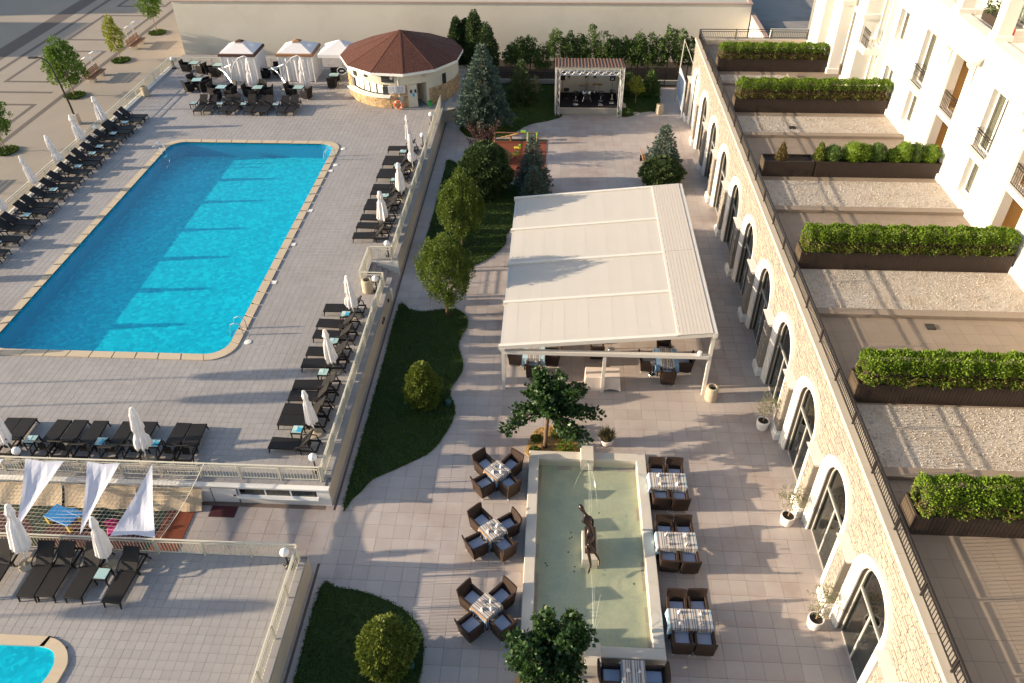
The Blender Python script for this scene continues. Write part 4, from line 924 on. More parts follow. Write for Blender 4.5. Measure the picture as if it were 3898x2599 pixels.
b = MB(); b.tube([(.36*math.cos(2*PI*i/24), -.02, .36*math.sin(2*PI*i/24)) for i in range(25)], .012, 5); b.build('grab_rope', 'white', lb)
gt = thing('green_bin', 'small green bin beside the pool bar doorway', 'bin', (BC[0]+2.45, BC[1]-3.6, DZ)); b = MB(); b.lathe([(.13, 0), (.17, .34), (.16, .34), (.12, .03)], 14); b.build('body', mat('green_plastic_bin', (.03, .38, .06), .4), gt)
# ------------------------------------------------------------------ curtained cabanas
def cabana(x0, x1, y0, y1, trim, label):
    t = thing('curtained_cabana', label, 'cabana', ((x0+x1)/2, (y0+y1)/2, DZ), 0, 'curtained cabanas against the far wall'); w, dp = (x1-x0)/2, (y1-y0)/2; ze, za = 2.15, 2.75; e = .12
    for sx in (-1, 1):
        for sy in (-1, 1): b = MB(); b.box(sx*w-.04, sx*w+.04, sy*dp-.04, sy*dp+.04, 0, ze); b.build('post', 'white', t)
    b = MB(); T = .55; P0 = [(-w-e, -dp-e), (w+e, -dp-e), (w+e, dp+e), (-w-e, dp+e)]; P1 = [(x*T*.42, y*T*.42) for x, y in P0]
    Q = [(x*.93, y*.93) for x, y in P0]; zq = ze+(za-ze)*.10
    for i in range(4):
        j = (i+1) % 4; b.face([(*P0[i], ze), (*P0[j], ze), (*Q[j], zq), (*Q[i], zq)], 1)
        b.face([(*Q[i], zq), (*Q[j], zq), (*P1[j], za-.05), (*P1[i], za-.05)], 0); b.face([(*P1[i], za+.02), (*P1[j], za+.02), (0, 0, za+.18)], 1)
        b.face([(*P0[i], ze-.16), (*P0[j], ze-.16), (*P0[j], ze), (*P0[i], ze)], 1)
    b.build('canopy', ['fabric', trim], t)
    def curtain(a, c, name):
        mb = MB(); n = 36; a, c = Vector(a), Vector(c); nv = Vector((-(c-a).y, (c-a).x, 0)).normalized(); pr = None
        for i in range(n+1):
            q = a.lerp(c, i/n); off_ = .045*math.sin(i*1.35)+.02*math.sin(i*.6); cur = (q+nv*off_*.4+Vector((0, 0, ze-.05)), q+nv*off_*1.6+Vector((0, 0, .04)))
            if pr: mb.face([pr[1], cur[1], cur[0], pr[0]])
            pr = cur
        mb.build(name, 'fabric', t)
    curtain((-w, -dp, 0), (w, -dp, 0), 'curtain'); curtain((w, -dp, 0), (w, dp, 0), 'curtain'); curtain((-w, dp, 0), (-w, -dp, 0), 'curtain'); curtain((w, dp, 0), (-w, dp, 0), 'curtain')
M['darktrim'] = mat('dark_brown_trim', (.075, .035, .025), .8); M['tantrim'] = mat('tan_brown_trim', (.27, .135, .06), .8)
cabana(-26.1, -23.45, 59.85, 62.2, 'darktrim', 'curtained cabana with dark brown roof trim, left of the pair'); cabana(-21.6, -18.95, 60.0, 62.4, 'tantrim', 'curtained cabana with tan roof trim, right of the pair')
# open white parasol between the cabana and the bar
t = thing('open_parasol', 'open white square parasol squeezed between tan cabana and bar roof', 'umbrella', (-16.9, 61.2, DZ)); b = MB(); b.cyl((0, 0, 0), (0, 0, 2.9), .03, n=8); b.build('pole', 'alu', t)
b = MB(); c4 = [(-1.45, -1.6), (1.25, -1.6), (1.25, 1.1), (-1.45, 1.1)]
for i in range(4): a, c = c4[i], c4[(i+1) % 4]; b.face([(*a, 2.25), (*c, 2.25), (0, 0, 2.9)]); b.face([(*a, 2.02), (*c, 2.02), (*c, 2.25), (*a, 2.25)])
b.build('canopy', 'fabric', t)
b = MB(); b.lathe([(.32, 0), (.3, .08), (.06, .1), (.05, .3)], 14); b.build('base', 'concrete', t)
# cantilever umbrellas, folded
def canti(x, y, label):
    t = thing('cantilever_umbrella', label, 'umbrella', (x, y, DZ), 0, 'folded cantilever umbrellas on curved steel arms')
    b = MB(); b.tube([(-1.15, .3, .05), (-1.12, .32, .6), (-.95, .32, 1.25), (-.6, .25, 1.85), (-.1, .1, 2.3), (.35, 0, 2.48), (.55, -.02, 2.42)], .045, 8); b.build('mast_arm', 'alu', t)
    b = MB(); b.tube([(-2.0, .5, 1.35), (-1.5, .2, 1.15), (-1.0, -.3, .8), (-.55, -.75, .4), (-.3, -1.0, .05)], .05, 8); b.build('counter_arm', 'alu', t)
    b = MB(); b.tube([(-2.0, .5, 1.35), (-1.5, .45, 1.45), (-.95, .32, 1.7)], .02, 6); b.build('tie_rod', 'alu', t)
    fo = folded_mb(2.05, .34, 3); o = fo.build('folded_canopy', 'fabric', t, (.62, -.1, .35), smooth=False)
    b = MB(); b.lathe([(.5, 0), (.48, .07), (.1, .1)], 16, (-.9, 0, 0)); b.build('base', 'concrete', t)
def folded_mb(h, r, seed=0, tie=.52):
    """closed umbrella canopy: pleated cone, tied in the middle"""
    g_ = random.Random(seed); mb = MB(); n = 32; prof = []
    for i in range(13):
        q = i/12; rr = (.30+.70*q**.8)*r if q < .9 else r*(1-.25*(q-.9)*10)
        if abs(q-tie) < .06: rr *= .72
        if q > .12 and q < .2: rr *= 1.18
        prof.append((q, rr))
    prev = None
    for q, rr in [(0, .03)]+[(a_+.02, b_) for a_, b_ in prof]:
        row = []
        for i in range(n):
            a = 2*PI*i/n; w_ = 1+(.22*math.cos(8*a+seed)+.10*math.cos(5*a+seed*2+q*3))*min(1, q*3)
            row.append((rr*w_*math.cos(a), rr*w_*math.sin(a), h*(1-q)+(.05*math.cos(8*a) if q > .95 else 0)))
        if prev:
            for i in range(n): mb.face([prev[i], row[i], row[(i+1) % n], prev[(i+1) % n]])
        prev = row
    return mb
canti(-24.05, 58.55, 'folded cantilever umbrella in front of the dark-trimmed cabana'); canti(-20.0, 58.75, 'folded cantilever umbrella in front of the tan-trimmed cabana')
# ------------------------------------------------------------------ stage
stg = thing('stage_pavilion', 'small open stage with brown corrugated roof and aluminium truss front', 'stage', (0, 0, 0))
b = MB(); b.box(.1, 4.6, 56.35, 59.5, 0, .52); b.build('platform', 'concrete', stg)
b = MB(); b.box(.12, 4.58, 56.37, 59.3, .52, .55); b.build('floor_carpet', 'carpet', stg)
for i, (x0, x1) in enumerate(((.25, 1.05), (1.06, 2.0), (2.01, 2.32), (2.4, 2.95), (2.96, 3.9), (3.91, 4.45))): b = MB(); b.box(x0, x1, 56.32, 56.349, .03, .46); b.build('front_panel', 'stagefront', stg)
b = MB(); b.box(.1, 4.6, 56.30, 56.348, .47, .55); b.build('nosing', 'retain', stg)
b = MB(); b.box(.1, 4.7, 59.3, 59.42, .55, 3.0); b.build('back_wall', 'neighbour', stg)
b = MB(); b.box(-.12, .02, 56.4, 59.45, 0, 3.1); b.build('side_wall', 'neighbour', stg); b = MB(); b.box(4.70, 4.82, 56.5, 59.45, 0, 3.1); b.build('side_wall', 'neighbour', stg)
b = MB(); b.box(2.2, 2.42, 59.2, 59.298, .55, 3.0); b.build('back_post', 'retain', stg)
b = MB(); b.box(-.14, 4.9, 56.18, 56.26, 3.42, 3.6); b.build('roof_fascia', 'cream', stg)
b = MB(); nC = 84
for i in range(nC):
    x0, x1 = -.15+5.05*i/nC, -.15+5.05*(i+1)/nC; z0, z1 = .03*math.sin(i*PI/2), .03*math.sin((i+1)*PI/2); b.face([(x0, 56.12, 3.62+z0), (x1, 56.12, 3.62+z1), (x1, 59.5, 3.1+z1), (x0, 59.5, 3.1+z0)])
b.build('roof', 'roofsheet', stg)
def truss(p0, p1, s=.29, parent=None, name='truss'):
    p0, p1 = Vector(p0), Vector(p1); d_ = (p1-p0).normalized(); a = Vector((0, 1, 0)); c = d_.cross(a).normalized(); mb = MB(); L_ = (p1-p0).length; k_ = [p0+a*(s/2)*i+c*(s/2)*j for i in (-1, 1) for j in (-1, 1)]
    for q in k_: mb.cyl(q, q+d_*L_, .024, n=6)
    m_ = int(L_/.26)
    for f0, f1 in ((0, 1), (1, 3), (3, 2), (2, 0)):
        for i in range(m_):
            q0, q1 = (f0, f1) if i % 2 else (f1, f0); mb.cyl(k_[q0]+d_*(L_*i/m_), k_[q1]+d_*(L_*(i+1)/m_), .011, n=4, cap=False)
    return mb.build(name, 'alu', parent)
truss((.1, 56.08, 0), (.1, 56.08, 3.5), parent=stg); truss((4.68, 56.05, 0), (4.68, 56.05, 3.5), parent=stg); truss((.26, 56.07, 3.28), (4.52, 56.07, 3.28), parent=stg)
b = MB(); b.box(4.84, 5.25, 57.2, 57.9, 0, .28); b.box(4.84, 5.05, 57.2, 57.9, .28, .5); b.build('side_steps', 'retain', stg)
def spot(x):
    t = thing('stage_spotlight', '', 'spotlight', (x, 56.25, 2.9), 0, 'spotlights hanging under the stage truss'); b = MB(); b.cyl((0, .04, .02), (0, -.16, -.08), .09, .11, 12); b.build('can', 'black', t); b = MB(); b.tube([(-.12, 0, 0), (-.12, 0, .16), (.12, 0, .16), (.12, 0, 0)], .012, 5); b.build('yoke', 'black', t); b = MB(); b.cyl((0, -.162, -.082), (0, -.166, -.084), .095, n=12); b.build('lens', 'chrome', t); return t
for i, x in enumerate((.85, 2.15, 2.75, 4.0)): spot(x)['label'] = ['leftmost spotlight under the stage truss', 'second spotlight from left under the stage truss', 'third spotlight from left under the stage truss', 'rightmost spotlight under the stage truss'][i]
def speaker(x, y, label):
    t = thing('loudspeaker', label, 'speaker', (x, y, .55)); b = MB(); b.box(-.2, .2, -.16, .16, 1.25, 1.75); b.build('cabinet', 'black', t); b = MB(); b.cyl((0, 0, .1), (0, 0, 1.25), .018, n=6); b.build('pole', 'black', t)
    for k_ in range(3): a = 2*PI*k_/3; b = MB(); b.cyl((0, 0, .55), (.42*math.cos(a), .42*math.sin(a), 0), .014, n=5); b.build('leg', 'black', t)
speaker(.45, 58.6, 'black loudspeaker on tripod at stage left'); speaker(4.2, 58.6, 'black loudspeaker on tripod at stage right')
dk = thing('drum_kit', 'drum kit with brass cymbals in the middle of the stage', 'drum kit', (2.3, 57.9, .55))
b = MB(); b.cyl((0, -.25, .3), (0, .2, .3), .29, n=20); b.build('bass_drum', 'chrome', dk); b = MB(); b.cyl((0, -.26, .3), (0, -.252, .3), .26, n=20); b.build('drum_head', 'poster', dk)
for (x, y, z, r_) in ((-.3, .25, .62, .17), (.25, .25, .62, .17), (.55, .5, .5, .22), (-.6, .5, .45, .18)): b = MB(); b.cyl((x, y, z-.18), (x, y, z), r_, n=16); b.build('tom', 'chrome', dk)
M['brass'] = mat('brass', (.45, .30, .10), .3, metal=.9)
for (x, y, z, r_) in ((.55, .35, 1.05, .22), (-.05, .5, .95, .19), (-.45, .55, .85, .2), (.95, .7, .9, .24)):
    b = MB(); b.lathe([(r_, 0), (.05, .02), (.02, .03)], 18, (x, y, z)); co = b.build('cymbal', 'brass', dk); b = MB(); b.cyl((x, y, 0), (x, y, z), .012, n=5); b.build('stand', 'chrome', co)
for sx in (-1, 1): b = MB(); b.cyl((sx*.2, -.2, .35), (sx*.34, -.45, 0), .02, n=6); b.build('spur', 'chrome', dk)
def stool(x, y, z, label, s=1.0, dish=True):
    t = thing('bar_stool', label, 'stool', (x, y, z), 0, 'chrome bar stools on the stage'); b = MB(); b.lathe([(.21, 0), (.2, .02), (.05, .05)], 18); b.build('base', 'chrome', t); b = MB(); b.cyl((0, 0, .04), (0, 0, .68), .026, n=8); b.build('column', 'chrome', t)
    b = MB(); b.tube([(.15*math.cos(2*PI*i/16), .15*math.sin(2*PI*i/16), .30) for i in range(17)], .012, 5); b.build('foot_ring', 'chrome', t)
    b = MB(); b.lathe([(.06, .68), (.2, .70), (.21, .75), (.17, .78)], 18); b.build('seat', 'black', t)
    b = MB(); b.tube([(.2*math.cos(a), .2*math.sin(a), .9) for a in np.linspace(.1*PI, .9*PI, 9)], .03, 6); b.build('backrest', 'black', t)
stool(1.45, 57.0, .55, 'chrome bar stool at the left front of the stage'); stool(3.3, 57.0, .55, 'chrome bar stool in front of the drum kit on the right'); stool(4.15, 57.35, .55, 'chrome bar stool by the right stage truss')
t = thing('music_stand', 'black music stand behind the left stage stool', 'music stand', (.75, 58.0, .55)); b = MB(); b.cyl((0, 0, .02), (0, 0, .6), .015, n=6); b.build('pole', 'black', t); b = MB(); b.box(-.2, .2, -.03, .03, .58, .84); b.build('desk', 'black', t); b = MB(); b.lathe([(.18, 0), (.02, .04)], 12); b.build('foot', 'iron', t)
# banner on the end wall of the arcade and its pole
t = thing('mast_pole', 'tall grey pole leaning by the far corner of the arcade', 'pole', (9.15, 59.3, 0)); b = MB(); b.cyl((0, 0, 0), (.2, .1, 4.6), .055, .04, 8); b.build('pole', 'concrete', t); b = MB(); b.tube([(.2, .1, 4.5), (.5, -1.2, 3.9), (.62, -2.6, 3.6)], .01, 4); b.build('cable', 'white', t)
t = thing('printed_banner', 'pale blue printed banner standing by the far end of the arcade', 'banner', (9.25, 58.0, 0), R(0)); b = MB(); b.box(-.02, .02, -1.9, 1.2, .55, 2.5); b.build('print', 'bannerblue', t)
for yy in (-1.9, 1.2): b = MB(); b.box(-.04, .04, yy-.03, yy+.03, 0, 2.55); b.build('frame_post', 'white', t)
b = MB(); b.box(-.04, .04, -1.9, 1.2, .45, .55); b.box(-.04, .04, -1.9, 1.2, 2.5, 2.56); b.build('frame_rail', 'white', t)
# ------------------------------------------------------------------ pergola
per = thing('retractable_pergola', 'large cream pergola with sloping fabric roof in four bays', 'pergola', (0, 0, 0))
RY = [25.85, 29.0, 32.2, 35.4, 38.8]; XL, XR, XC = -2.1, 6.85, 5.34
def pz(x): return 2.5+(x-XL)*(3.5-2.5)/(XR-XL)
for yy in (25.9, 32.2, 38.7):
    for x, z in ((-2.0, 2.3), (6.8, pz(6.8)-.05)): b = MB(); b.box(x-.07, x+.07, yy-.07, yy+.07, 0, z); b.build('post', 'pergola', per)
b = MB(); b.box(2.30, 2.44, 25.83, 25.97, 0, 2.12); b.build('post', 'pergola', per)
b = MB(); b.box(-1.93, 6.73, 25.80, 26.0, 2.10, 2.26); b.build('tie_beam', 'pergola', per)
b = MB(); b.box(-2.12, -1.92, 25.75, 38.85, 2.28, 2.42); b.build('gutter_beam', 'pergola', per); b = MB(); b.box(6.76, 6.92, 25.75, 38.85, 3.30, 3.54); b.build('ridge_beam', 'pergola', per)
for yy in RY:
    b = MB(); b.hexa([(XL-.08, yy-.08, pz(XL)-.14), (XR-.1, yy-.08, pz(XR-.1)-.14), (XR-.1, yy+.08, pz(XR-.1)-.14), (XL-.08, yy+.08, pz(XL)-.14), (XL-.08, yy-.08, pz(XL)+.05), (XR-.1, yy-.08, pz(XR-.1)+.05), (XR-.1, yy+.08, pz(XR-.1)+.05), (XL-.08, yy+.08, pz(XL)+.05)]); b.build('rafter', 'pergola', per)
for i in range(4):
    y0, y1 = RY[i]+.085, RY[i+1]-.085; n = 14
    for q in range(n):
        x0, x1 = XL+.12+(XC-XL-.16)*q/n, XL+.12+(XC-XL-.16)*(q+1)/n; b = MB(); m_ = 6
        for k_ in range(m_):
            ya, yb_ = y0+(y1-y0)*k_/m_, y0+(y1-y0)*(k_+1)/m_; sg = lambda y: -.025*math.sin(PI*(y-y0)/(y1-y0)); j = .002 if q % 2 else 0
            b.face([(x0, ya, pz(x0)-.02+sg(ya)+j), (x1-.002, ya, pz(x1)-.02+sg(ya)+.004*(1-(q % 2))), (x1-.002, yb_, pz(x1)-.02+sg(yb_)+.004*(1-(q % 2))), (x0, yb_, pz(x0)-.02+sg(yb_)+j)])
        b.build('fabric_panel', 'pvc', per)
nS = 9
for q in range(nS):
    x0, x1 = XC+.06+(6.74-XC-.06)*q/nS, XC+.06+(6.74-XC-.06)*(q+1)/nS-.008
    for (ya, yb_) in ((25.77, 32.19), (32.21, 38.85)):
        b = MB(); b.hexa([(x0, ya, pz(x0)+.03), (x1, ya, pz(x1)+.03), (x1, yb_, pz(x1)+.03), (x0, yb_, pz(x0)+.03), (x0, ya, pz(x0)+.07), (x1, ya, pz(x1)+.07), (x1, yb_, pz(x1)+.07), (x0, yb_, pz(x0)+.07)]); b.build('roof_board', 'slat', per)
b = MB(); b.hexa([(XC-.06, 25.77, pz(XC)+.0), (XC+.05, 25.77, pz(XC)+.0), (XC+.05, 38.85, pz(XC)+.0), (XC-.06, 38.85, pz(XC)+.0), (XC-.06, 25.77, pz(XC)+.055), (XC+.05, 25.77, pz(XC)+.06), (XC+.05, 38.85, pz(XC)+.06), (XC-.06, 38.85, pz(XC)+.055)]); b.build('cassette_edge', 'pergola', per)
for yy in np.arange(26.0, 38.7, .5): b = MB(); b.box(XC+.052, XC+.075, yy, yy+.34, pz(XC)+.02, pz(XC)+.072); b.build('slot', 'iron', per)
b = MB(); b.tube([(6.5, 25.9+i*.15, 2.6-.12*math.sin(PI*i/20)) for i in range(21)], .006, 4); b.build('string_light_cable', 'iron', per)
b = MB(); b.lathe([(.02, 0), (.10, .01), (.10, .16), (.02, .17)], 10, (6.35, 25.9, 2.27)); b.build('flood_lamp', 'white', per)
# ------------------------------------------------------------------ fountain and statue
fo = thing('fountain_basin', 'long cream stone fountain basin with pale green water', 'fountain')
FX0, FX1, FY0, FY1, FT = -.70, 3.92, 13.06, 21.8, .385
for nm, (a, b_, c, d_) in dict(n=(FX0, FX1, FY1-FT, FY1), s=(FX0, FX1, FY0, FY0+FT), w=(FX0, FX0+FT, FY0+FT+.003, FY1-FT-.003), e=(FX1-FT, FX1, FY0+FT+.003, FY1-FT-.003)).items():
    b = MB(); b.bbox(a, b_, c, d_, -.02, .45, .02); b.build('rim', 'fstone', fo)
b = MB(); b.face([(FX0+FT-.01, FY0+FT-.01, .0), (FX1-FT+.01, FY0+FT-.01, .0), (FX1-FT+.01, FY1-FT+.01, .0), (FX0+FT-.01, FY1-FT+.01, .0)]); b.build('basin_floor', 'ffloor', fo)
wv = MB(); nx, ny = 60, 130; gx = np.linspace(FX0+FT-.005, FX1-FT+.005, nx); gy = np.linspace(FY0+FT-.005, FY1-FT+.005, ny)
srcs = [(1.75, 18.6, .010), (1.9, 15.9, .010), (2.6, 17.6, .006), (1.6, 20.2, .005)]
def wz(x, y):
    z = .27
    for sx, sy, a in srcs: rr = math.hypot(x-sx, y-sy); z += a*math.sin(rr*17)*math.exp(-rr*.55)/(1+.3*rr)
    return z
V = np.array([(x, y, wz(x, y)) for y in gy for x in gx]); I = np.arange((nx-1)*(ny-1)); r_, c_ = I//(nx-1), I % (nx-1); k0 = r_*nx+c_
np_mesh('water', V, np.stack([k0, k0+1, k0+nx+1, k0+nx], 1), 'fwater', fo).data.polygons.foreach_set('use_smooth', [True]*len(I))
for (y0, y1) in ((21.19, 21.95), (12.66, 13.42)): b = MB(); b.bbox(1.34, 1.85, y0, y1, -.03 if y0 < 14 else .05, .66, .015); b.build('spout_block', 'fstone', fo)
for s, yb_ in ((-1, 21.15), (1, 13.46)):
    b = MB(); b.cyl((1.6, yb_+.05*(-s), .55), (1.6, yb_+s*.06, .56), .03, n=8); so = b.build('nozzle', 'chrome', fo)
    for dx, L_, H_ in ((0, 3.0, .75), (.12, 2.2, .5), (-.55, 1.1, .25), (.35, 1.9, .55), (.25, .9, .15)):
        pts = [(1.6+dx*t, yb_+s*(.06+L_*t), .56+4*H_*t*(1-t)-.29*t) for t in np.linspace(0, 1, 12)]
        j = MB(); j.tube(pts, .004, 4, rad=[.0055*(1-.7*t) for t in np.linspace(0, 1, 12)]); j.build('water_jet', 'clearjet', so)
        for t in np.linspace(.45, .98, 9):
            p_ = Vector((1.6+dx*t, yb_+s*(.06+L_*t), .56+4*H_*t*(1-t)-.29*t)); j = MB(); j.lathe([(.003, -.01), (.008, 0), (.003, .01)], 5, p_); j.build('droplet', 'clearjet', so)
for (x, y) in ((2.0, 18.9), (.95, 17.95), (.98, 17.75), (.9, 17.7), (.85, 17.1), (1.08, 16.5), (1.05, 16.3), (.05, 16.6), (.1, 16.5), (3.1, 15.9)):
    b = MB(); b.lathe([(.035, 0), (.03, .008)], 6, (x, y, .262)); b.build('floating_leaf', 'iron', fo)
stt = thing('bronze_statue', 'bronze statue of a seated nude leaning back on a stone plinth', 'statue', (0, 0, 0))
b = MB(); b.bbox(1.33, 1.87, 16.62, 17.86, -.07, .55, .015); b.build('plinth', 'fstone', stt)
b = MB(); b.bbox(1.42, 1.82, 16.86, 17.92, .55, .72, .03); b.build('bronze_seat', 'bronze', stt)
def skin_body(name, verts, edges, radii, m, parent, root=0, sub=2):
    me = bpy.data.meshes.new(name); me.from_pydata(verts, edges, []); me.materials.append(M[m]); o = link(name, me, parent)
    sk = o.modifiers.new('skin', 'SKIN'); sk.use_smooth_shade = True
    for i, r_ in enumerate(radii):
        me.skin_vertices[0].data[i].radius = (r_, r_) if not isinstance(r_, tuple) else r_; me.skin_vertices[0].data[i].use_root = (i == root)
    ss = o.modifiers.new('sub', 'SUBSURF'); ss.levels = sub; ss.render_levels = sub
    return o
SV = [(1.61, 17.48, .84), (1.60, 17.58, 1.00), (1.52, 17.70, 1.17), (1.47, 17.78, 1.33), (1.42, 17.87, 1.44), (1.36, 17.94, 1.50), (1.30, 17.99, 1.57), (1.25, 18.05, 1.64), (1.19, 18.13, 1.66),
 (1.60, 17.82, 1.34), (1.69, 17.86, 1.14), (1.70, 17.74, .97), (1.70, 17.60, .86), (1.71, 17.52, .82),
 (1.36, 17.70, 1.34), (1.33, 17.80, 1.12), (1.45, 17.88, .94), (1.50, 17.94, .80), (1.50, 17.98, .76),
 (1.54, 17.32, .86), (1.49, 17.05, .96), (1.47, 16.83, .97), (1.56, 16.62, .74), (1.62, 16.47, .48), (1.62, 16.42, .40), (1.56, 16.26, .36), (1.53, 16.17, .35),
 (1.68, 17.32, .86), (1.60, 17.06, 1.00), (1.52, 16.86, 1.07), (1.70, 16.74, .90), (1.86, 16.62, .70), (1.90, 16.58, .62), (1.90, 16.46, .54), (1.89, 16.38, .50)]
SE = [(i, i+1) for i in range(8)]+[(3, 9), (9, 10), (10, 11), (11, 12), (12, 13), (3, 14), (14, 15), (15, 16), (16, 17), (17, 18), (0, 19)]+[(i, i+1) for i in range(19, 26)]+[(0, 27)]+[(i, i+1) for i in range(27, 34)]
SR = [.155, .115, .12, .12, .06, .052, .098, .088, .045, .062, .05, .042, .032, .026, .062, .05, .042, .032, .026, .10, .09, .068, .06, .040, .036, .036, .02, .10, .09, .068, .06, .040, .036, .036, .02]
skin_body('figure', SV, SE, SR, 'bronze', stt)
# ------------------------------------------------------------------ sun loungers
def lounger(ang=42):
    t = thing('sun_lounger', '', 'sun lounger'); W = .31          # feet at +y, head at -y
    b = MB(); b.bbox(-W, W, -.22, 1.0, .27, .335, .015); b.build('bed', 'blackwicker', t)
    b = MB(); b.box(-W, -W+.04, -.98, -.225, .22, .29); b.box(W-.04, W, -.98, -.225, .22, .29); b.box(-W+.04, W-.04, -.98, -.92, .22, .28); b.build('frame', 'blackwicker', t)
    a = R(ang); c_, s_ = math.cos(a), math.sin(a); L_ = .80; w = W-.025
    p0 = (-.225, .33); p1 = (p0[0]-L_*c_, p0[1]+L_*s_); n = (s_*.045, c_*.045)
    b = MB(); b.hexa([(-w, p0[0]-n[0], p0[1]-n[1]), (w, p0[0]-n[0], p0[1]-n[1]), (w, p1[0]-n[0], p1[1]-n[1]), (-w, p1[0]-n[0], p1[1]-n[1]), (-w, p0[0], p0[1]), (w, p0[0], p0[1]), (w, p1[0], p1[1]), (-w, p1[0], p1[1])]); b.build('backrest', 'blackwicker', t)
    b = MB(); b.bar((0, -.62, .25), (0, -.58, .58), .3, .025); b.build('back_prop', 'blackwicker', t)
    for sx in (-1, 1):
        for y, dy in ((.93, .07), (-.30, .0)):
            b = MB(); x = sx*(W-.03); b.hexa([(x-.016, y+dy-.016, 0), (x+.016, y+dy-.016, 0), (x+.016, y+dy+.016, 0), (x-.016, y+dy+.016, 0), (x-.028, y-.03, .28), (x+.028, y-.03, .28), (x+.028, y+.03, .28), (x-.028, y+.03, .28)]); b.build('leg', 'blackwicker', t)
        x = sx*(W+.035); b = MB(); b.tube([(x, -.98, 0), (x, -.92, .14), (x, -.86, .27), (x, -.83, .42), (x, -.80, .52), (x, -.6, .535), (x, -.3, .51), (x, -.18, .47), (x, -.14, .35), (x, -.15, .26)], .026, 6); b.build('armrest', 'blackwicker', t)
    return t
def put_lounger(x, y, rz, label, group):
    va = random.choice((36, 42, 42, 48)); return place('lounger%d' % va, lambda: lounger(va), label, 'sun lounger', (x+random.uniform(-.03, .03), y+random.uniform(-.03, .03), DZ), rz+random.uniform(-.045, .045), group)
LEFT = [52.3, 51.65, 50.3, 49.65, 48.7, 47.6, 46.65, 45.5, 44.8, 43.65, 42.6, 41.7, 40.55, 39.4, 38.7, 37.4, 36.75, 35.6, 34.3, 33.4]
for i, y in enumerate(LEFT): put_lounger(-30.25, y, -PI/2, f'black wicker sun lounger by the plaza fence, {ORD[i]} from the far end', 'loungers along the plaza fence')
EAST_N = [47.7, 46.25, 45.6, 44.4, 43.75, 42.35, 41.65, 40.5, 39.85, 38.65, 37.8, 36.7]; EAST_S = [30.0, 28.75, 27.95, 26.75, 25.9, 24.5, 23.8, 23.0, 22.35, 21.0]
for i, y in enumerate(EAST_N): put_lounger(-9.95, y, PI/2, f'black wicker sun lounger beyond the steps beside the pool, {ORD[i]} from the bar', 'loungers beyond the steps')
for i, y in enumerate(EAST_S): put_lounger(-9.95, y, PI/2, f'black wicker sun lounger between steps and deck corner, {ORD[i]} from the steps', 'loungers near the deck corner')
for i, x in enumerate((-14.05, -14.75, -16.15, -17.0, -18.2, -19.05, -19.75, -21.25, -21.85)): put_lounger(x, 20.95, 0, f'black wicker sun lounger in the row above the net, {ORD[i]} from the right', 'loungers above the net')
for i, x in enumerate((-14.0, -15.35, -16.3, -17.0, -18.4)): put_lounger(x, 14.85-(.1 if i == 0 else 0), PI-.02, f'black wicker sun lounger on the wading pool deck, {ORD[i]} from the right', 'loungers on the wading pool deck')
for i, x in enumerate((-19.15, -19.85, -21.05, -21.6, -22.3, -23.4, -24.05, -25.2, -25.9)): put_lounger(x, 54.3, PI, f'black wicker sun lounger in the row before the cabanas, {ORD[i]} from the right', 'loungers before the cabanas')
# ------------------------------------------------------------------ small side tables with leaflets
def side_table():
    t = thing('side_table', '', 'table'); b = MB(); b.bbox(-.23, .23, -.23, .23, .36, .42, .012); b.build('table_top', 'blackwicker', t); b = MB(); b.box(-.2, .2, -.2, .2, .421, .428); b.build('glass_inset', 'tableglass', t)
    for sx in (-.2, .2):
        for sy in (-.2, .2): b = MB(); b.hexa([(sx-.014, sy-.014, 0), (sx+.014, sy-.014, 0), (sx+.014, sy+.014, 0), (sx-.014, sy+.014, 0), (sx-.025, sy-.025, .36), (sx+.025, sy-.025, .36), (sx+.025, sy+.025, .36), (sx-.025, sy+.025, .36)]); b.build('leg', 'blackwicker', t)
    return t
def leaflet(x, y, z, m, label, rz=0, s=1.0):
    b = MB(); b.box(-.09*s, .09*s, -.12*s, .12*s, 0, .008); o = b.build('leaflet', m, None, (x, y, z), rz); tag(o, label, 'leaflet', 'leaflets on the pool side tables')
def put_table(x, y, label, lab2, mags=2):
    place('sidetable', side_table, label, 'side table', (x, y, DZ), random.uniform(-.06, .06), 'wicker side tables by the loungers')
    if mags > 0: leaflet(x-.09, y+.05, DZ+.43, 'palemag', 'pale leaflet on '+lab2, .1)
    if mags > 1: leaflet(x+.09, y-.03, DZ+.43, 'cyanmag', 'blue leaflet on '+lab2, -.15)
for i, y in enumerate((50.97, 49.15, 47.1, 46.05, 44.2, 41.1, 38.05, 35.0)): put_table(-30.2, y, f'small wicker table between fence loungers, {ORD[i]} from the far end', f'{ORD[i]} table from the far end by the plaza fence', 1 if i % 3 else 0)
for i, (x, y) in enumerate(((-9.85, 47.0), (-9.9, 45.0), (-9.75, 43.05), (-9.95, 41.05), (-9.7, 39.2), (-9.75, 29.4), (-9.85, 27.35), (-9.8, 25.2), (-10.0, 21.7))): put_table(x, y, f'small wicker table in the lounger row opposite the pool, {ORD[i]} from the bar', f'{ORD[i]} table from the bar opposite the pool', 2 if i in (1, 5, 8) else 1)
for i, x in enumerate((-15.45, -17.6, -20.45)): put_table(x, 20.7, f'small wicker table in the lounger row above the net, {ORD[i]} from the right', f'{ORD[i]} table from the right above the net', 2 if i < 2 else 1)
for i, x in enumerate((-20.45, -22.85, -24.6, -26.6)): put_table(x, 54.5, f'small wicker table in the row before the cabanas, {ORD[i]} from the right', f'{ORD[i]} table from the right before the cabanas', 1)
put_table(-14.75, 14.75, 'small wicker table between the two right loungers of the wading deck', 'the wading deck table', 0)
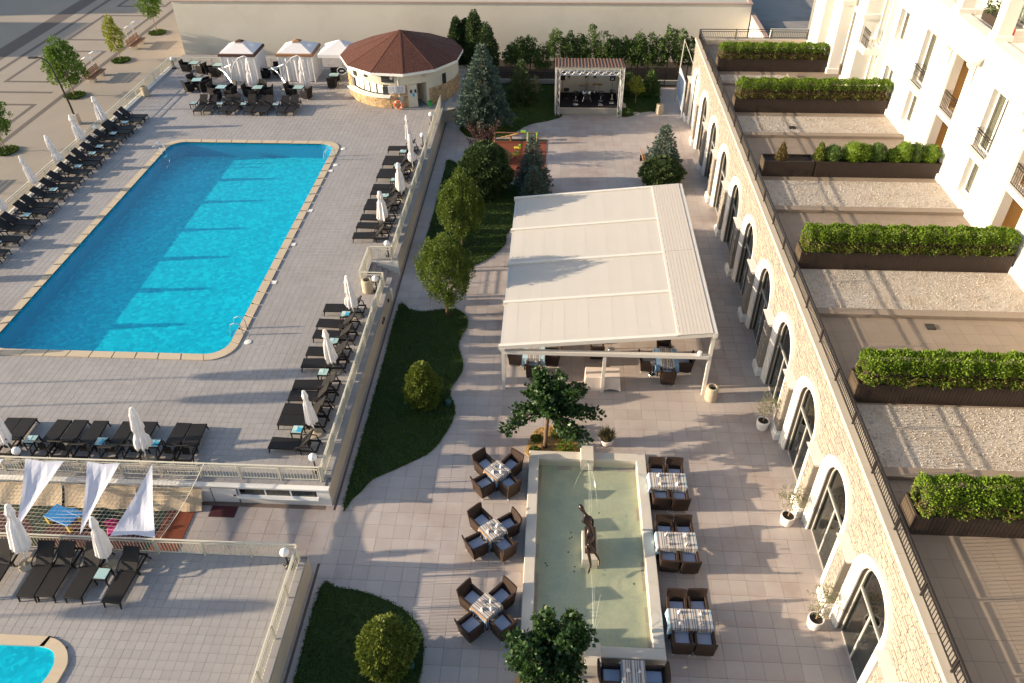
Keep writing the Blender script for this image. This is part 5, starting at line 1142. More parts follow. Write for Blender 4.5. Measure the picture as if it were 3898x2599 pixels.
# ------------------------------------------------------------------ closed parasols
def put_umb(x, y, tx, ty, tz, seed, label):
    t = thing('closed_parasol', label, 'umbrella', (x, y, DZ), 0, 'closed white parasols'); v = Vector((tx-x, ty-y, tz-DZ)); L_ = v.length; q = v.to_track_quat('Z', 'Y').to_euler()
    b = MB(); b.cyl((0, 0, 0), (0, 0, L_-.04), .022, n=8); b.build('pole', 'white', t).rotation_euler = q
    h = L_*.72; fm = folded_mb(h, .26+.04*math.sin(seed), seed, .30 if seed % 3 else .62); o = fm.build('folded_canopy', 'fabric', t, v*((L_-h)/L_)); o.rotation_euler = q
    b = MB(); b.lathe([(.30, 0), (.30, .05), (.06, .09), (.04, .28)], 18); b.build('base', 'binstone', t)
for i, y in enumerate((50.65, 47.5, 44.4, 41.45, 38.1, 35.0, 31.9, 28.8, 25.7)): put_umb(-31.38, y, -31.72, y, 3.30, i+1, f'closed white parasol by the plaza fence, {ORD[i]} from the far end')
for i, (x, y) in enumerate(((-9.6, 48.0), (-8.95, 45.1), (-9.02, 41.25), (-9.45, 37.8), (-9.45, 29.65), (-9.5, 25.6), (-9.4, 21.8))): put_umb(x, y+.12, x-.02, y, 3.35, i+11, f'closed white parasol in the row opposite the pool, {ORD[i]} from the bar')
put_umb(-15.62, 20.15, -15.6, 20.5, 3.45, 21, 'closed white parasol in the row above the net, right one'); put_umb(-21.1, 20.2, -21.15, 20.5, 3.4, 23, 'closed white parasol in the row above the net, left one')
put_umb(-14.88, 15.28, -14.72, 15.45, 3.4, 25, 'closed white parasol on the wading pool deck, right one'); put_umb(-17.75, 15.25, -17.77, 15.85, 3.4, 26, 'closed white parasol on the wading pool deck, left one')
# ------------------------------------------------------------------ wicker armchairs and tables
def armchair(wick, cush):
    def mk():
        t = thing('wicker_armchair', '', 'armchair'); W = .32          # faces +y
        b = MB(); b.hexa([(-W+.02, -.28, .08), (W-.02, -.28, .08), (W-.02, .31, .08), (-W+.02, .31, .08), (-W, -.30, .38), (W, -.30, .38), (W, .31, .38), (-W, .31, .38)]); b.build('seat_base', wick, t)
        bk = MB(); n = 8; rows = []
        for i in range(n+1):
            x = -W+2*W*i/n; cv = .02*(1-(x/W)**4); rows.append([(x, -.30-cv*.3, .382), (x*1.02, -.40-cv, .90), (x*1.02, -.345-cv, .90), (x, -.245-cv*.3, .382)])
        for i in range(n):
            a, c = rows[i], rows[i+1]
            for q in range(4): bk.face([a[q], c[q], c[(q+1) % 4], a[(q+1) % 4]])
        bk.face(rows[0]); bk.face(rows[-1][::-1]); bk.build('backrest', wick, t)
        for s in (-1, 1):
            b = MB(); x0, x1 = (W-.07, W+.005) if s > 0 else (-W-.005, -W+.07); b.hexa([(x0, -.24, .383), (x1, -.24, .383), (x1, .32, .383), (x0, .32, .383), (x0, -.27, .66), (x1, -.27, .66), (x1, .33, .62), (x0, .33, .62)]); b.build('armrest', wick, t)
        if cush: b = MB(); b.bbox(-W+.075, W-.075, -.22, .30, .384, .455, .025); b.build('cushion', 'cushion', t)
        for sx in (-1, 1):
            for sy, yy in ((-1, -.255), (1, .27)): b = MB(); b.cyl((sx*(W-.05), yy, 0), (sx*(W-.05), yy, .08), .018, .022, 6); b.build('foot', 'white', t)
        return t
    return mk
brown = armchair('brownwicker', True); black = armchair('blackwicker', False)
def napkin(x, y, z, rz, label):
    b = MB(); h = .15; b.face([(-.07, -.05, 0), (.07, -.05, 0), (0, .0, h)]); b.face([(.07, -.05, 0), (.05, .07, 0), (0, 0, h)]); b.face([(-.05, .07, 0), (-.07, -.05, 0), (0, 0, h)]); o = b.build('folded_napkin', 'napkin', None, (x, y, z), rz); tag(o, label, 'napkin', 'folded napkins on the dining tables')
def glassware(x, y, z, label):
    b = MB(); b.lathe([(.035, 0), (.006, .01), (.006, .08), (.035, .11), (.032, .18)], 10, cap=False); o = b.build('wine_glass', 'glass', None, (x, y, z), 0); tag(o, label, 'glass', 'wine glasses on the dining tables')
def cloth(name, w, d_, z, drop, m, loc, rz, label, seed, corner=.0):
    g_ = random.Random(seed); mb = MB(); n = 10; top = []
    pts = [(-w+2*w*i/n, -d_) for i in range(n)]+[(w, -d_+2*d_*i/n) for i in range(n)]+[(w-2*w*i/n, d_) for i in range(n)]+[(-w, d_-2*d_*i/n) for i in range(n)]
    mb.face([(x, y, z) for x, y in pts]); N_ = len(pts); low = []
    for i, (x, y) in enumerate(pts):
        f_ = .025*math.sin(i*1.9+seed)+.015*math.sin(i*.83); cr = i % n == 0; ex = (1+(.09 if cr else .035)+f_*.6); low.append((x*ex, y*ex, z-drop*(1+.12*math.sin(i*.7+seed))-(corner if cr else (corner*.3 if i % n in (1, n-1) else 0))))
    for i in range(N_): j = (i+1) % N_; mb.face([(*pts[i], z), (*low[i], ), (*low[j], ), (*pts[j], z)])
    o = mb.build(name, m, None, loc, rz); tag(o, label, 'tablecloth'); return o
def dtable(w, d_, loc, rz, label):
    t = thing('dining_table', label, 'table', loc, rz); b = MB(); b.box(-w, w, -d_, d_, .70, .74); b.build('table_top', 'brownwicker', t)
    for sx in (-1, 1):
        for sy in (-1, 1): b = MB(); b.box(sx*(w-.05)-.03, sx*(w-.05)+.03, sy*(d_-.05)-.03, sy*(d_-.05)+.03, 0, .70); b.build('leg', 'brownwicker', t)
    return t
where = ['farthest', 'middle', 'nearest']
for i, (x, y, a) in enumerate(((-1.91, 20.44, 46), (-1.87, 17.62, 40), (-1.86, 14.52, 50))):
    w_ = where[i]; dtable(.35, .35, (x, y, 0), R(a), f'square dining table left of the fountain, {w_} of three')
    cloth('blue_tablecloth', .36, .36, .745, .26, 'bluecloth', (x, y, 0), R(a), f'blue underlay cloth on the {w_} square table left of the fountain', i, .16); cloth('striped_tablecloth', .362, .362, .75, .16, 'stripe', (x, y, 0), R(a), f'striped cloth on the {w_} square table left of the fountain', i+5, .02)
    for k_ in range(4):
        an = R(a)+k_*PI/2; dirn = ['upper right', 'upper left', 'lower left', 'lower right'][k_]; rr = .70+random.uniform(-.03, .06)
        px, py = x+rr*math.cos(an), y+rr*math.sin(an); place('brownchair', brown, f'brown wicker armchair {dirn} of the {w_} table left of the fountain', 'armchair', (px, py, 0), an+PI/2+random.uniform(-.12, .12), 'brown wicker armchairs left of the fountain')
        napkin(x+.2*math.cos(an), y+.2*math.sin(an), .752, an, f'folded napkin {dirn} on the {w_} table left of the fountain')
    glassware(x, y, .752, f'wine glass in the centre of the {w_} table left of the fountain')
for i, (x, y) in enumerate(((4.62, 20.21), (4.65, 17.43), (4.76, 14.36))):
    w_ = where[i]; dtable(.68, .33, (x, y, 0), 0, f'rectangular dining table right of the fountain, {w_} of three')
    cloth('blue_tablecloth', .70, .345, .745, .24, 'lightbluecloth', (x, y, 0), .01, f'pale blue cloth with hanging corners on the {w_} table right of the fountain', i+2, .20); cloth('striped_tablecloth', .66, .348, .75, .20, 'stripe', (x, y, 0), .01, f'striped cloth on the {w_} rectangular table right of the fountain', i+8, .0)
    for k_, (dx, dy) in enumerate(((-.34, .62), (.36, .62), (-.34, -.62), (.36, -.62))):
        dirn = ['far left', 'far right', 'near left', 'near right'][k_]; place('brownchair', brown, f'brown wicker armchair {dirn} at the {w_} table right of the fountain', 'armchair', (x+dx+(.05 if dy < 0 else 0), y+dy+random.uniform(-.03, .03), 0), (PI if dy > 0 else 0)+random.uniform(-.05, .05), 'brown wicker armchairs right of the fountain')
        napkin(x+dx*.95, y+dy*.32, .752, random.uniform(0, 3), f'folded napkin {dirn} on the {w_} table right of the fountain'); 
        if k_ < 2: glassware(x+dx*.9+.1, y+.02, .752, f'wine glass {dirn} on the {w_} table right of the fountain')
x, y = 2.82, 12.45; dtable(.34, .38, (x, y, 0), 0, 'dining table at the near end of the fountain'); cloth('blue_tablecloth', .36, .40, .745, .22, 'bluecloth', (x, y, 0), 0, 'blue cloth on the table at the near end of the fountain', 3, .1); cloth('striped_tablecloth', .355, .395, .75, .15, 'stripe', (x, y, 0), PI/2*0, 'striped cloth on the table at the near end of the fountain', 4)
place('brownchair', brown, 'brown wicker armchair left of the table at the near end of the fountain', 'armchair', (2.12, 12.45, 0), -PI/2, 'brown wicker armchairs at the near end of the fountain'); place('brownchair', brown, 'brown wicker armchair right of the table at the near end of the fountain', 'armchair', (3.50, 12.45, 0), PI/2, 'brown wicker armchairs at the near end of the fountain')
napkin(2.65, 12.5, .752, .4, 'folded napkin left on the table at the near end of the fountain'); napkin(2.98, 12.5, .752, 2, 'folded napkin right on the table at the near end of the fountain')
# under the pergola
for i, (x, y, nm) in enumerate(((5.3, 27.55, 'front right'), (-.72, 27.75, 'front left'), (5.3, 31.2, 'second right'), (-.6, 31.2, 'second left'))):
    dtable(.45, .55, (x, y, 0), 0, f'dining table under the pergola, {nm}'); cloth('blue_tablecloth', .5, .58, .745, .30, 'bluecloth' if i % 2 == 0 else 'lightbluecloth', (x, y, 0), 0, f'blue cloth on the {nm} table under the pergola', i+20, .15); cloth('striped_runner', .30, .585, .75, .24, 'stripe', (x, y, 0), 0, f'striped runner on the {nm} table under the pergola', i+30)
    for k_, (dx, dy, rz) in enumerate(((0, -.88, 0), (0, .88, PI), (-.85, 0, -PI/2), (.85, 0, PI/2))):
        place('brownchair', brown, f'brown wicker armchair {["in front of", "behind", "left of", "right of"][k_]} the {nm} pergola table', 'armchair', (x+dx, y+dy, 0), rz, 'brown wicker armchairs under the pergola')
place('brownchair', brown, 'brown wicker armchair alone in the middle under the pergola', 'armchair', (2.2, 28.3, 0), 0, 'brown wicker armchairs under the pergola')
t = thing('serving_table', 'serving table hidden under a white floor-length cloth by the pergola', 'table', (2.37, 26.3, 0)); b = MB(); b.box(-.72, .72, -.33, .33, .72, .77); b.build('table_top', 'wood', t)
for sx in (-.66, .66):
    for sy in (-.28, .28): b = MB(); b.box(sx-.025, sx+.025, sy-.025, sy+.025, 0, .72); b.build('leg', 'wood', t)
cloth('white_tablecloth', .75, .36, .78, .72, mat('ivory_cloth', (.66, .56, .49), .85, .04, 3), (2.37, 26.28, 0), 0, 'floor-length white cloth on the serving table by the pergola', 12, .02)
for i, (x, y) in enumerate(((4.67, 27.15), (-.1, 27.6), (2.9, 28.9))):
    t = thing('ashtray_stand', ['chrome ashtray stand beside the front right pergola table', 'chrome ashtray stand beside the front left pergola table', 'chrome ashtray stand in the middle under the pergola'][i], 'stand', (x, y, 0)); b = MB(); b.lathe([(.14, 0), (.13, .015), (.02, .03)], 16); b.build('base', 'chrome', t); b = MB(); b.cyl((0, 0, .02), (0, 0, .62), .014, n=8); b.build('column', 'chrome', t); b = MB(); b.lathe([(.03, .6), (.12, .64), (.13, .72), (.11, .72), (.10, .65)], 16); b.build('bowl', 'chrome', t)
# deck cafe sets: square glass tables with black armchairs
def glass_table():
    t = thing('glass_table', '', 'table'); b = MB(); b.box(-.36, .36, -.36, .36, .71, .735); b.build('table_top', 'tableglass', t); b = MB(); b.box(-.38, -.36, -.38, .38, .69, .74); b.box(.36, .38, -.38, .38, .69, .74); b.box(-.36, .36, -.38, -.36, .69, .74); b.box(-.36, .36, .36, .38, .69, .74); b.build('rim', 'black', t)
    for sx in (-.33, .33):
        for sy in (-.33, .33): b = MB(); b.box(sx-.02, sx+.02, sy-.02, sy+.02, 0, .69); b.build('leg', 'black', t)
    return t
SETS = [((-29.3, 62.0), 'in the far left corner of the deck', (180, 330)), ((-27.2, 61.6), 'beside the left cabana', (200, 270)), ((-27.7, 58.3), 'at the left end of the cafe tables', (135, 225, 315, 45)), ((-25.3, 56.9), 'behind the left lounger row', (160, 45, 250, 340)), ((-22.5, 56.9), 'between the two folded cantilever umbrellas', (90, 180, 270, 0)), ((-19.4, 57.0), 'right of the cafe tables', (160, 330)), ((-22.4, 60.8), 'in the gap between the cabanas', (180, 90)), ((-17.3, 59.6), 'between the right cabana and the bar', (270, 100))]
for (x, y), wh, angs in SETS:
    place('glasstable', glass_table, 'square glass-topped cafe table '+wh, 'table', (x, y, DZ), R(random.uniform(-8, 8)), 'glass-topped cafe tables')
    for k_, a in enumerate(angs):
        an = R(a); dirn = {0: 'right', 1: 'far', 2: 'left', 3: 'near'}[int(((a+45) % 360)//90)]
        place('blackchair', black, f'dark wicker armchair, {dirn} side of cafe table {wh}', 'armchair', (x+.75*math.cos(an), y+.75*math.sin(an), DZ), an+PI/2+random.uniform(-.2, .2), 'dark wicker armchairs at the cafe tables')
# ------------------------------------------------------------------ cream railings of the decks
_rl = {}
def rail_run(p0, p1, z, label, hgt=.82, seg=1.62, gap=.115, m='cream', name='deck_railing', posts=True, limit=300):
    p0, p1 = Vector((*p0, 0)), Vector((*p1, 0)); L_ = (p1-p0).length; d_ = (p1-p0).normalized(); ang = math.atan2(d_.y, d_.x)
    t = thing(name, label, 'railing', (p0.x, p0.y, z), ang)
    n = max(1, int(round(L_/seg))); s = L_/n
    b = MB(); b.box(-.03, L_+.03, -.028, .028, hgt-.04, hgt); b.build('hand_rail', m, t)
    key = (m, hgt)
    if key not in _rl:
        q = MB(); q.box(-.025, .025, -.025, .025, 0, hgt-.04); po = q.build('post', m); q = MB(); q.box(-.009, .009, -.009, .009, .12, hgt-.16); bo = q.build('baluster', m); _rl[key] = (po.data, bo.data); bpy.data.objects.remove(po); bpy.data.objects.remove(bo)
    cnt = 0; extra = MB()
    for i in range(n+1): link('post', _rl[key][0], t, (i*s, 0, 0))
    for i in range(n):
        x0, x1 = i*s+.06, (i+1)*s-.06; q = MB(); q.box(x0, x1, -.016, .016, .09, .125); q.box(x0, x1, -.016, .016, hgt-.18, hgt-.145); q.box(x0, x0+.025, -.016, .016, .125, hgt-.18); q.box(x1-.025, x1, -.016, .016, .125, hgt-.18); pn = q.build('panel_frame', m, t)
        k_ = int((x1-x0)/gap)
        for j in range(1, k_):
            x = x0+(x1-x0)*j/k_; cnt += 1
            if cnt <= limit: link('baluster', _rl[key][1], pn, (x, 0, 0))
            else: extra.box(x-.009, x+.009, -.009, .009, .12, hgt-.16)
    if extra.v: o = extra.build('balusters', m, t); o['kind'] = 'stuff'
    return t
rail_run((-8.45, 34.8), (-8.45, 55.6), DZ, 'long cream railing from the steps to the bar on the deck edge')
rail_run((-8.45, 19.42), (-8.45, 32.35), DZ, 'cream railing from the deck corner to the steps')
rail_run((-24.0, 19.40), (-8.52, 19.40), DZ, 'cream railing along the near edge of the pool deck above the net')
rail_run((-31.72, 33.0), (-31.72, 62.9), DZ, 'cream railing between the pool deck and the plaza')
rail_run((-31.65, 62.95), (-20.0, 62.95), DZ, 'cream railing along the far edge of the deck behind the cabanas')
rail_run((-20.0, 15.92), (-8.45, 15.92), DZ, 'cream railing along the far edge of the wading pool deck')
rail_run((-8.40, 8.5), (-8.40, 15.85), DZ, 'cream railing on the right edge of the wading pool deck')
rail_run((-9.60, 34.78), (-8.52, 34.78), DZ, 'short cream railing on the far side of the steps', seg=1.1)
rail_run((-9.68, 32.5), (-9.68, 34.7), DZ, 'cream railing across the head of the steps', seg=1.1)
rail_run((-9.60, 32.38), (-8.52, 32.38), DZ, 'short cream railing on the near side of the steps', seg=1.1)
# low stone kerb under the plaza fence
b = MB(); b.box(-31.9, -31.55, 33, 62.8, DZ, DZ+.10); struct('fence_kerb', b, 'whiteplaster')
# steps
stp = thing('steps', 'stone steps down from the pool deck to the terrace path', 'steps', (0, 0, 0))
for i in range(5):
    x0 = -9.6+i*.285; z = DZ-.15*(i+1); b = MB(); b.bbox(x0, x0+.30 if i < 4 else WX+.02, 32.62, 34.62, -.04, z, .012); b.build('step', 'paver', stp)
for y0, y1 in ((32.30, 32.60), (34.63, 34.66)):
    b = MB(); b.hexa([(-9.6, y0, -.04), (WX+.02, y0, -.04), (WX+.02, y1, -.04), (-9.6, y1, -.04), (-9.6, y0, DZ), (WX+.02, y0, DZ if y0 > 33 else .62), (WX+.02, y1, DZ if y0 > 33 else .62), (-9.6, y1, DZ)]); b.build('cheek_wall', 'whiteplaster', stp)
# roof terrace railing in black iron
rail_run((9.82, 6.0), (9.82, 56.35), 5.6, 'long black iron railing on the roof terrace parapet', .66, 2.1, .12, 'iron', 'roof_railing')
rail_run((9.9, 56.42), (17.2, 56.42), 5.6, 'short black iron railing closing the far end of the roof terrace', .66, 2.4, .12, 'iron', 'roof_railing')
# ------------------------------------------------------------------ globe lamps
def lamp_():
    t = thing('globe_lamp', '', 'lamp'); b = MB(); b.lathe([(.15, 0), (.15, .03), (.10, .06), (.05, .10), (.035, .16)], 14); b.build('base', 'iron', t); b = MB(); b.cyl((0, 0, .14), (0, 0, .62), .034, .028, 10); b.lathe([(.03, .6), (.06, .63), (.06, .66)], 10); b.build('post', 'iron', t)
    b = MB(); b.lathe([(.16*math.sin(PI*i/12)+.001, .80-.16*math.cos(PI*i/12)) for i in range(13)], 18); b.build('globe', 'globe', t, smooth=True)
    for k_ in range(4): a = k_*PI/2; b = MB(); b.tube([(.12*math.cos(a), .12*math.sin(a), .0), (.18*math.cos(a), .18*math.sin(a), .10), (.11*math.cos(a), .11*math.sin(a), .17)], .016, 5); b.build('scroll', 'iron', t)
    return t
for x, y, lb_ in ((-8.75, 35.15, 'globe lamp on the far side of the steps'), (-8.75, 31.85, 'globe lamp on the near side of the steps'), (-8.8, 48.65, 'globe lamp by the far end of the lounger row opposite the pool'), (-8.7, 52.1, 'globe lamp by the railing nearest the bar'), (-8.85, 19.9, 'globe lamp in the near right corner of the pool deck'), (-8.72, 15.6, 'globe lamp in the corner of the wading pool deck'), (-31.35, 49.2, 'globe lamp among the loungers by the plaza fence'), (-31.35, 62.6, 'globe lamp in the far left corner of the deck'), (-20.35, 19.72, 'globe lamp by the left parasol above the net')):
    place('globelamp', lamp_, lb_, 'lamp', (x, y, DZ), 0, 'globe lamps of the pool deck')
# pool ladders
def ladder():
    t = thing('pool_ladder', '', 'ladder')
    for s in (-.26, .26): b = MB(); b.tube([(.42, s, .0), (.42, s, .42), (.34, s, .64), (.14, s, .72), (-.08, s, .62), (-.20, s, .30), (-.24, s, -.7)], .022, 8); b.build('rail', 'chrome', t)
    for z in (-.15, -.4, -.65): b = MB(); b.box(-.28, -.18, -.26, .26, z, z+.03); b.build('rung', 'chrome', t)
    return t
place('ladder', ladder, 'chrome pool ladder at the near right end of the pool', 'ladder', (-14.78, 28.35, DZ), 0, 'pool ladders'); place('ladder', ladder, 'chrome pool ladder at the far right end of the pool', 'ladder', (-14.78, 46.7, DZ), 0, 'pool ladders'); place('ladder', ladder, 'chrome pool ladder at the far left end of the pool', 'ladder', (-26.0, 46.9, DZ), PI, 'pool ladders')
for i, y in enumerate((44.9, 39.84, 36.1, 32.45)):
    b = MB(); b.bbox(-.14, .14, -.14, .14, 0, .02, .005); o = b.build('skimmer_lid', 'whiteplaster', None, (-14.2, y, DZ+.002)); tag(o, f'square white skimmer lid in the deck beside the pool, {ORD[i]} from the bar', 'lid', 'skimmer lids')
for i, (x, y) in enumerate(((-14.0, 27.6), (-14.1, 48.1), (-14.05, 45.7))):
    b = MB(); b.lathe([(.17, 0), (.16, .02), (.05, .03)], 16); o = b.build('round_lid', 'whiteplaster', None, (x, y, DZ+.002)); tag(o, ['round white lid by the near pool ladder', 'round white lid by the far right pool corner', 'round white lid by the far pool ladder'][i], 'lid', 'round lids by the pool')
# bins of exposed aggregate
def bin_():
    t = thing('litter_bin', '', 'bin'); b = MB(); b.lathe([(.25, 0), (.28, .08), (.27, .55), (.25, .72), (.19, .74), (.18, .60), (.18, .2)], 20); b.build('body', 'binstone', t); b = MB(); b.lathe([(.19, .735), (.185, .55), (.01, .5)], 16, cap=False); b.build('liner', 'black', t); return t
for x, y, z, lb_ in ((7.1, 25.6, 0, 'stone litter bin by the front right pergola post'), (-9.2, 31.85, DZ, 'stone litter bin by the near side of the steps'), (7.72, 56.75, 0, 'stone litter bin right of the stage'), (-31.25, 56.8, DZ, 'stone litter bin by the plaza fence')): place('bin', bin_, lb_, 'bin', (x, y, z), random.uniform(0, 3), 'stone litter bins')
# teal spot lights in the lawns
for x, y, lb_ in ((-4.35, 24.75, 'teal ground light beside the clipped thuja on the long lawn'), (-4.15, 12.7, 'teal ground light beside the clipped thuja on the near lawn')):
    t = thing('ground_light', lb_, 'light', (x, y, 0)); b = MB(); b.lathe([(.13, .0), (.14, .2), (.12, .26), (.02, .27)], 14); b.build('housing', 'teal', t); b = MB(); b.lathe([(.05, 0), (.04, .08)], 8); b.build('foot', 'black', t)
for i, y in enumerate((31.5, 30.2, 29.9)):
    b = MB(); b.box(0, .06, -.07, .07, -.05, .09); o = b.build('wall_light', 'iron', None, (WX+.003, y, .45 if i else .6)); tag(o, ['dark wall light highest on the retaining wall by the steps', 'dark wall light second from the steps on the retaining wall', 'dark wall light third from the steps on the retaining wall'][i], 'light', 'wall lights on the retaining wall')
# ------------------------------------------------------------------ front wall of the deck and the sunken play court
fw = thing('deck_front_wall', 'white front wall of the pool deck with strip windows and small door', 'wall', (0, 0, 0))
b = MB(); Y0 = 19.04; xs = [-22, -12.76, -11.72, -11.62, -8.72, WX]
b.box(-22, -12.77, Y0-.03, Y0, -.04, DZ-.004); b.box(-11.70, WX+.004, Y0-.03, Y0, -.04, .44); b.box(-11.70, WX+.004, Y0-.03, Y0, .80, DZ-.004); b.box(-11.70, -11.64, Y0-.03, Y0, .44, .80); b.box(-8.66, WX+.004, Y0-.03, Y0, .44, .80); b.box(-12.77, -11.70, Y0-.03, Y0, .86, DZ-.004); b.build('wall', 'whiteplaster', fw)
b = MB(); b.bbox(-22, WX+.03, Y0-.10, Y0+.12, DZ-.003, DZ+.05, .01); b.build('coping', 'whiteplaster', fw); b = MB(); b.box(-13.55, WX+.02, Y0-.06, Y0-.031, DZ-.09, DZ-.03); b.build('cornice', 'whiteplaster', fw)
b = MB(); b.hexa([(-11.7, Y0-.16, .38), (-8.6, Y0-.16, .38), (-8.6, Y0-.0301, .38), (-11.7, Y0-.0301, .38), (-11.7, Y0-.13, .44), (-8.6, Y0-.13, .44), (-8.6, Y0-.0301, .47), (-11.7, Y0-.0301, .47)]); b.build('sill', 'white', fw)
b = MB(); b.box(-12.70, -11.75, Y0-.06, Y0-.02, .02, .84); do = b.build('door', 'white', fw); b = MB(); b.box(-11.88, -11.80, Y0-.10, Y0-.061, .42, .46); b.build('handle', 'iron', do)
for x0, x1 in ((-11.62, -10.66), (-10.60, -9.68), (-9.62, -8.68)):
    b = MB(); b.box(x0, x1, Y0-.028, Y0-.01, .47, .79); wo_ = b.build('window', 'black', fw); b = MB(); b.box(x0+.03, x1-.03, Y0-.036, Y0-.03, .50, .76); b.build('pane', 'glass', wo_)
for x in (-10.63, -9.65): b = MB(); b.box(x-.03, x+.03, Y0-.04, Y0-.009, .44, .80); b.build('mullion', 'white', fw)
b = MB(); b.box(-12.74, -11.74, 18.26, 18.78, .002, .02); o = b.build('door_mat', 'rubbermaroon'); tag(o, 'dark red door mat in front of the small door in the deck wall', 'mat')
b = MB(); b.box(-14.36, -13.32, 16.4, 18.62, .004, .03); o = b.build('rubber_mat', 'rubberred'); tag(o, 'red rubber strip at the edge of the play court under the net', 'mat')
pc = thing('play_court_floor', 'maroon and dark green rubber floor of the play court under the net', 'play floor', (0, 0, 0))
b = MB(); b.box(-22, -14.38, 16.08, 18.95, -.02, .02); b.build('rubber_base', 'rubbergreen', pc)
for i, (x0, x1) in enumerate(((-21.8, -19.0), (-18.6, -16.5), (-16.3, -14.6))):
    poly = [(x0+(x1-x0)*q/10, 17.3+.9*math.sin(PI*q/10+.2*i)) for q in range(11)]+[(x1, 16.2), (x0, 16.2)]; b = MB(); b.prism(poly, .0201, .026); b.build('maroon_field', 'rubbermaroon', pc)
# tan tarpaulins hung on the wall
def tarp(x0, x1, label, seed):
    mb = MB(); n, m_ = 22, 6; g_ = random.Random(seed); rows = []
    for j in range(m_+1):
        t = j/m_; rows.append([(x0+(x1-x0)*i/n, 18.93-.50*t**1.3-.03*math.sin(i*.7+seed+j*.2)*(t+.1), .80-.74*t+(.035*math.sin(i*1.1+seed) if j == 0 else 0)+.012*math.sin(i*1.3+j*.5+seed)) for i in range(n+1)])
    for j in range(m_):
        for i in range(n): mb.face([rows[j][i], rows[j+1][i], rows[j+1][i+1], rows[j][i+1]])
    o = mb.build('tarpaulin', 'tarp', None); tag(o, label, 'tarpaulin', 'tarpaulins hung along the play court wall')
tarp(-15.5, -13.05, 'tan tarpaulin hung on the deck wall nearest the small door', 1); tarp(-18.4, -15.6, 'tan tarpaulin hung on the deck wall behind the middle sails', 2); tarp(-22, -18.5, 'tan tarpaulin hung on the deck wall at the left edge', 3)
t = thing('play_table', 'blue plastic play table with yellow legs under the net', 'toy', (-18.0, 17.75, 0), -.35); b = MB(); b.bbox(-.62, .62, -.32, .32, .40, .46, .02); b.build('table_top', 'bluetoy', t); b = MB(); b.bbox(.1, .75, .15, .38, .46, .52, .02); b.build('tray', 'bluetoy', t)
for sx in (-.55, .5):
    for sy in (-.25, .25): b = MB(); b.box(sx-.06, sx+.06, sy-.06, sy+.06, .02, .40); b.build('leg', 'yellowtoy', t)
t = thing('play_chair', 'pink plastic children chair under the net', 'toy', (-15.9, 17.3, 0), .5); b = MB(); b.bbox(-.2, .2, -.2, .2, .24, .3, .03); b.build('seat', 'pinktoy', t); b = MB(); b.bbox(-.2, .2, .16, .22, .3, .62, .02); b.build('backrest', 'pinktoy', t)
for sx in (-.16, .16):
    for sy in (-.16, .16): b = MB(); b.box(sx-.03, sx+.03, sy-.03, sy+.03, .02, .24); b.build('leg', 'pinktoy', t)
# rope net and sails stretched between the two deck railings
NZ = DZ+.80
def net_z(x, y): return NZ-.22*math.sin(PI*min(1, max(0, (y-15.95)/3.4)))-.05*math.sin(x*2.1)*math.sin(PI*(y-15.95)/3.4)
net = thing('rope_net', 'beige rope net stretched over the play court between the railings', 'net', (0, 0, 0)); b = MB()
for x in np.arange(-22, -12.95, .165):
    xs_ = lambda t: x+ (.5 if x > -13.6 else .35)*(t); b.tube([(x+.28*t-.14, 15.95+3.42*t, net_z(x, 15.95+3.42*t)) for t in np.linspace(0, 1, 9)], .0065, 3)
b.build('cross_ropes', 'rope', net)
b = MB()
for t in np.linspace(0, 1, 21): b.tube([(x+.28*t-.14, 15.95+3.42*t, net_z(x, 15.95+3.42*t)+.006) for x in np.linspace(-22, -13.0, 46)], .0065, 3)
b.build('long_ropes', 'rope', net)
b = MB(); b.tube([(-13.0+.28*t-.14, 15.95+3.42*t, net_z(-13, 15.95+3.42*t)+.012) for t in np.linspace(0, 1, 9)], .014, 5); b.build('edge_rope', 'rope', net)
def sail(a, c, e, label):
    mb = MB(); n = 12; A, B, C_ = Vector(a), Vector(c), Vector(e); G = {}
    for i in range(n+1):
        for j in range(n+1-i):
            u, v = i/n, j/n; w = 1-u-v; p_ = A*w+B*u+C_*v; cen = 27*u*v*w
            edge = min(u, v, w); pull = .16*(1-min(1, edge*6))*(1-max(u, v, w))*1.1; ctr = (A+B+C_)/3
            p_ = p_.lerp(ctr, pull); G[i, j] = p_+Vector((0, 0, -.10*cen+.018*math.sin(u*22+v*9)*cen))
    for i in range(n):
        for j in range(n-i):
            mb.face([G[i, j], G[i+1, j], G[i, j+1]])
            if i+j < n-1: mb.face([G[i+1, j], G[i+1, j+1], G[i, j+1]])
    o = mb.build('shade_sail', 'sail', None, smooth=True); tag(o, label, 'sail', 'white triangular sails over the play court')
zz = NZ+.05
sail((-19.73, 19.3, zz), (-18.2, 19.25, zz), (-18.3, 16.05, zz-.05), 'white triangular sail tied above the net, left of three'); sail((-17.3, 19.25, zz), (-16.02, 19.25, zz), (-15.98, 15.98, zz-.05), 'white triangular sail tied above the net, middle of three'); sail((-14.78, 19.25, zz), (-14.88, 15.95, zz), (-13.3, 15.95, zz), 'white triangular sail tied above the net, right of three'); sail((-21.6, 19.3, zz), (-20.55, 19.25, zz), (-20.6, 16.05, zz-.05), 'white triangular sail cut off by the left edge of the picture')
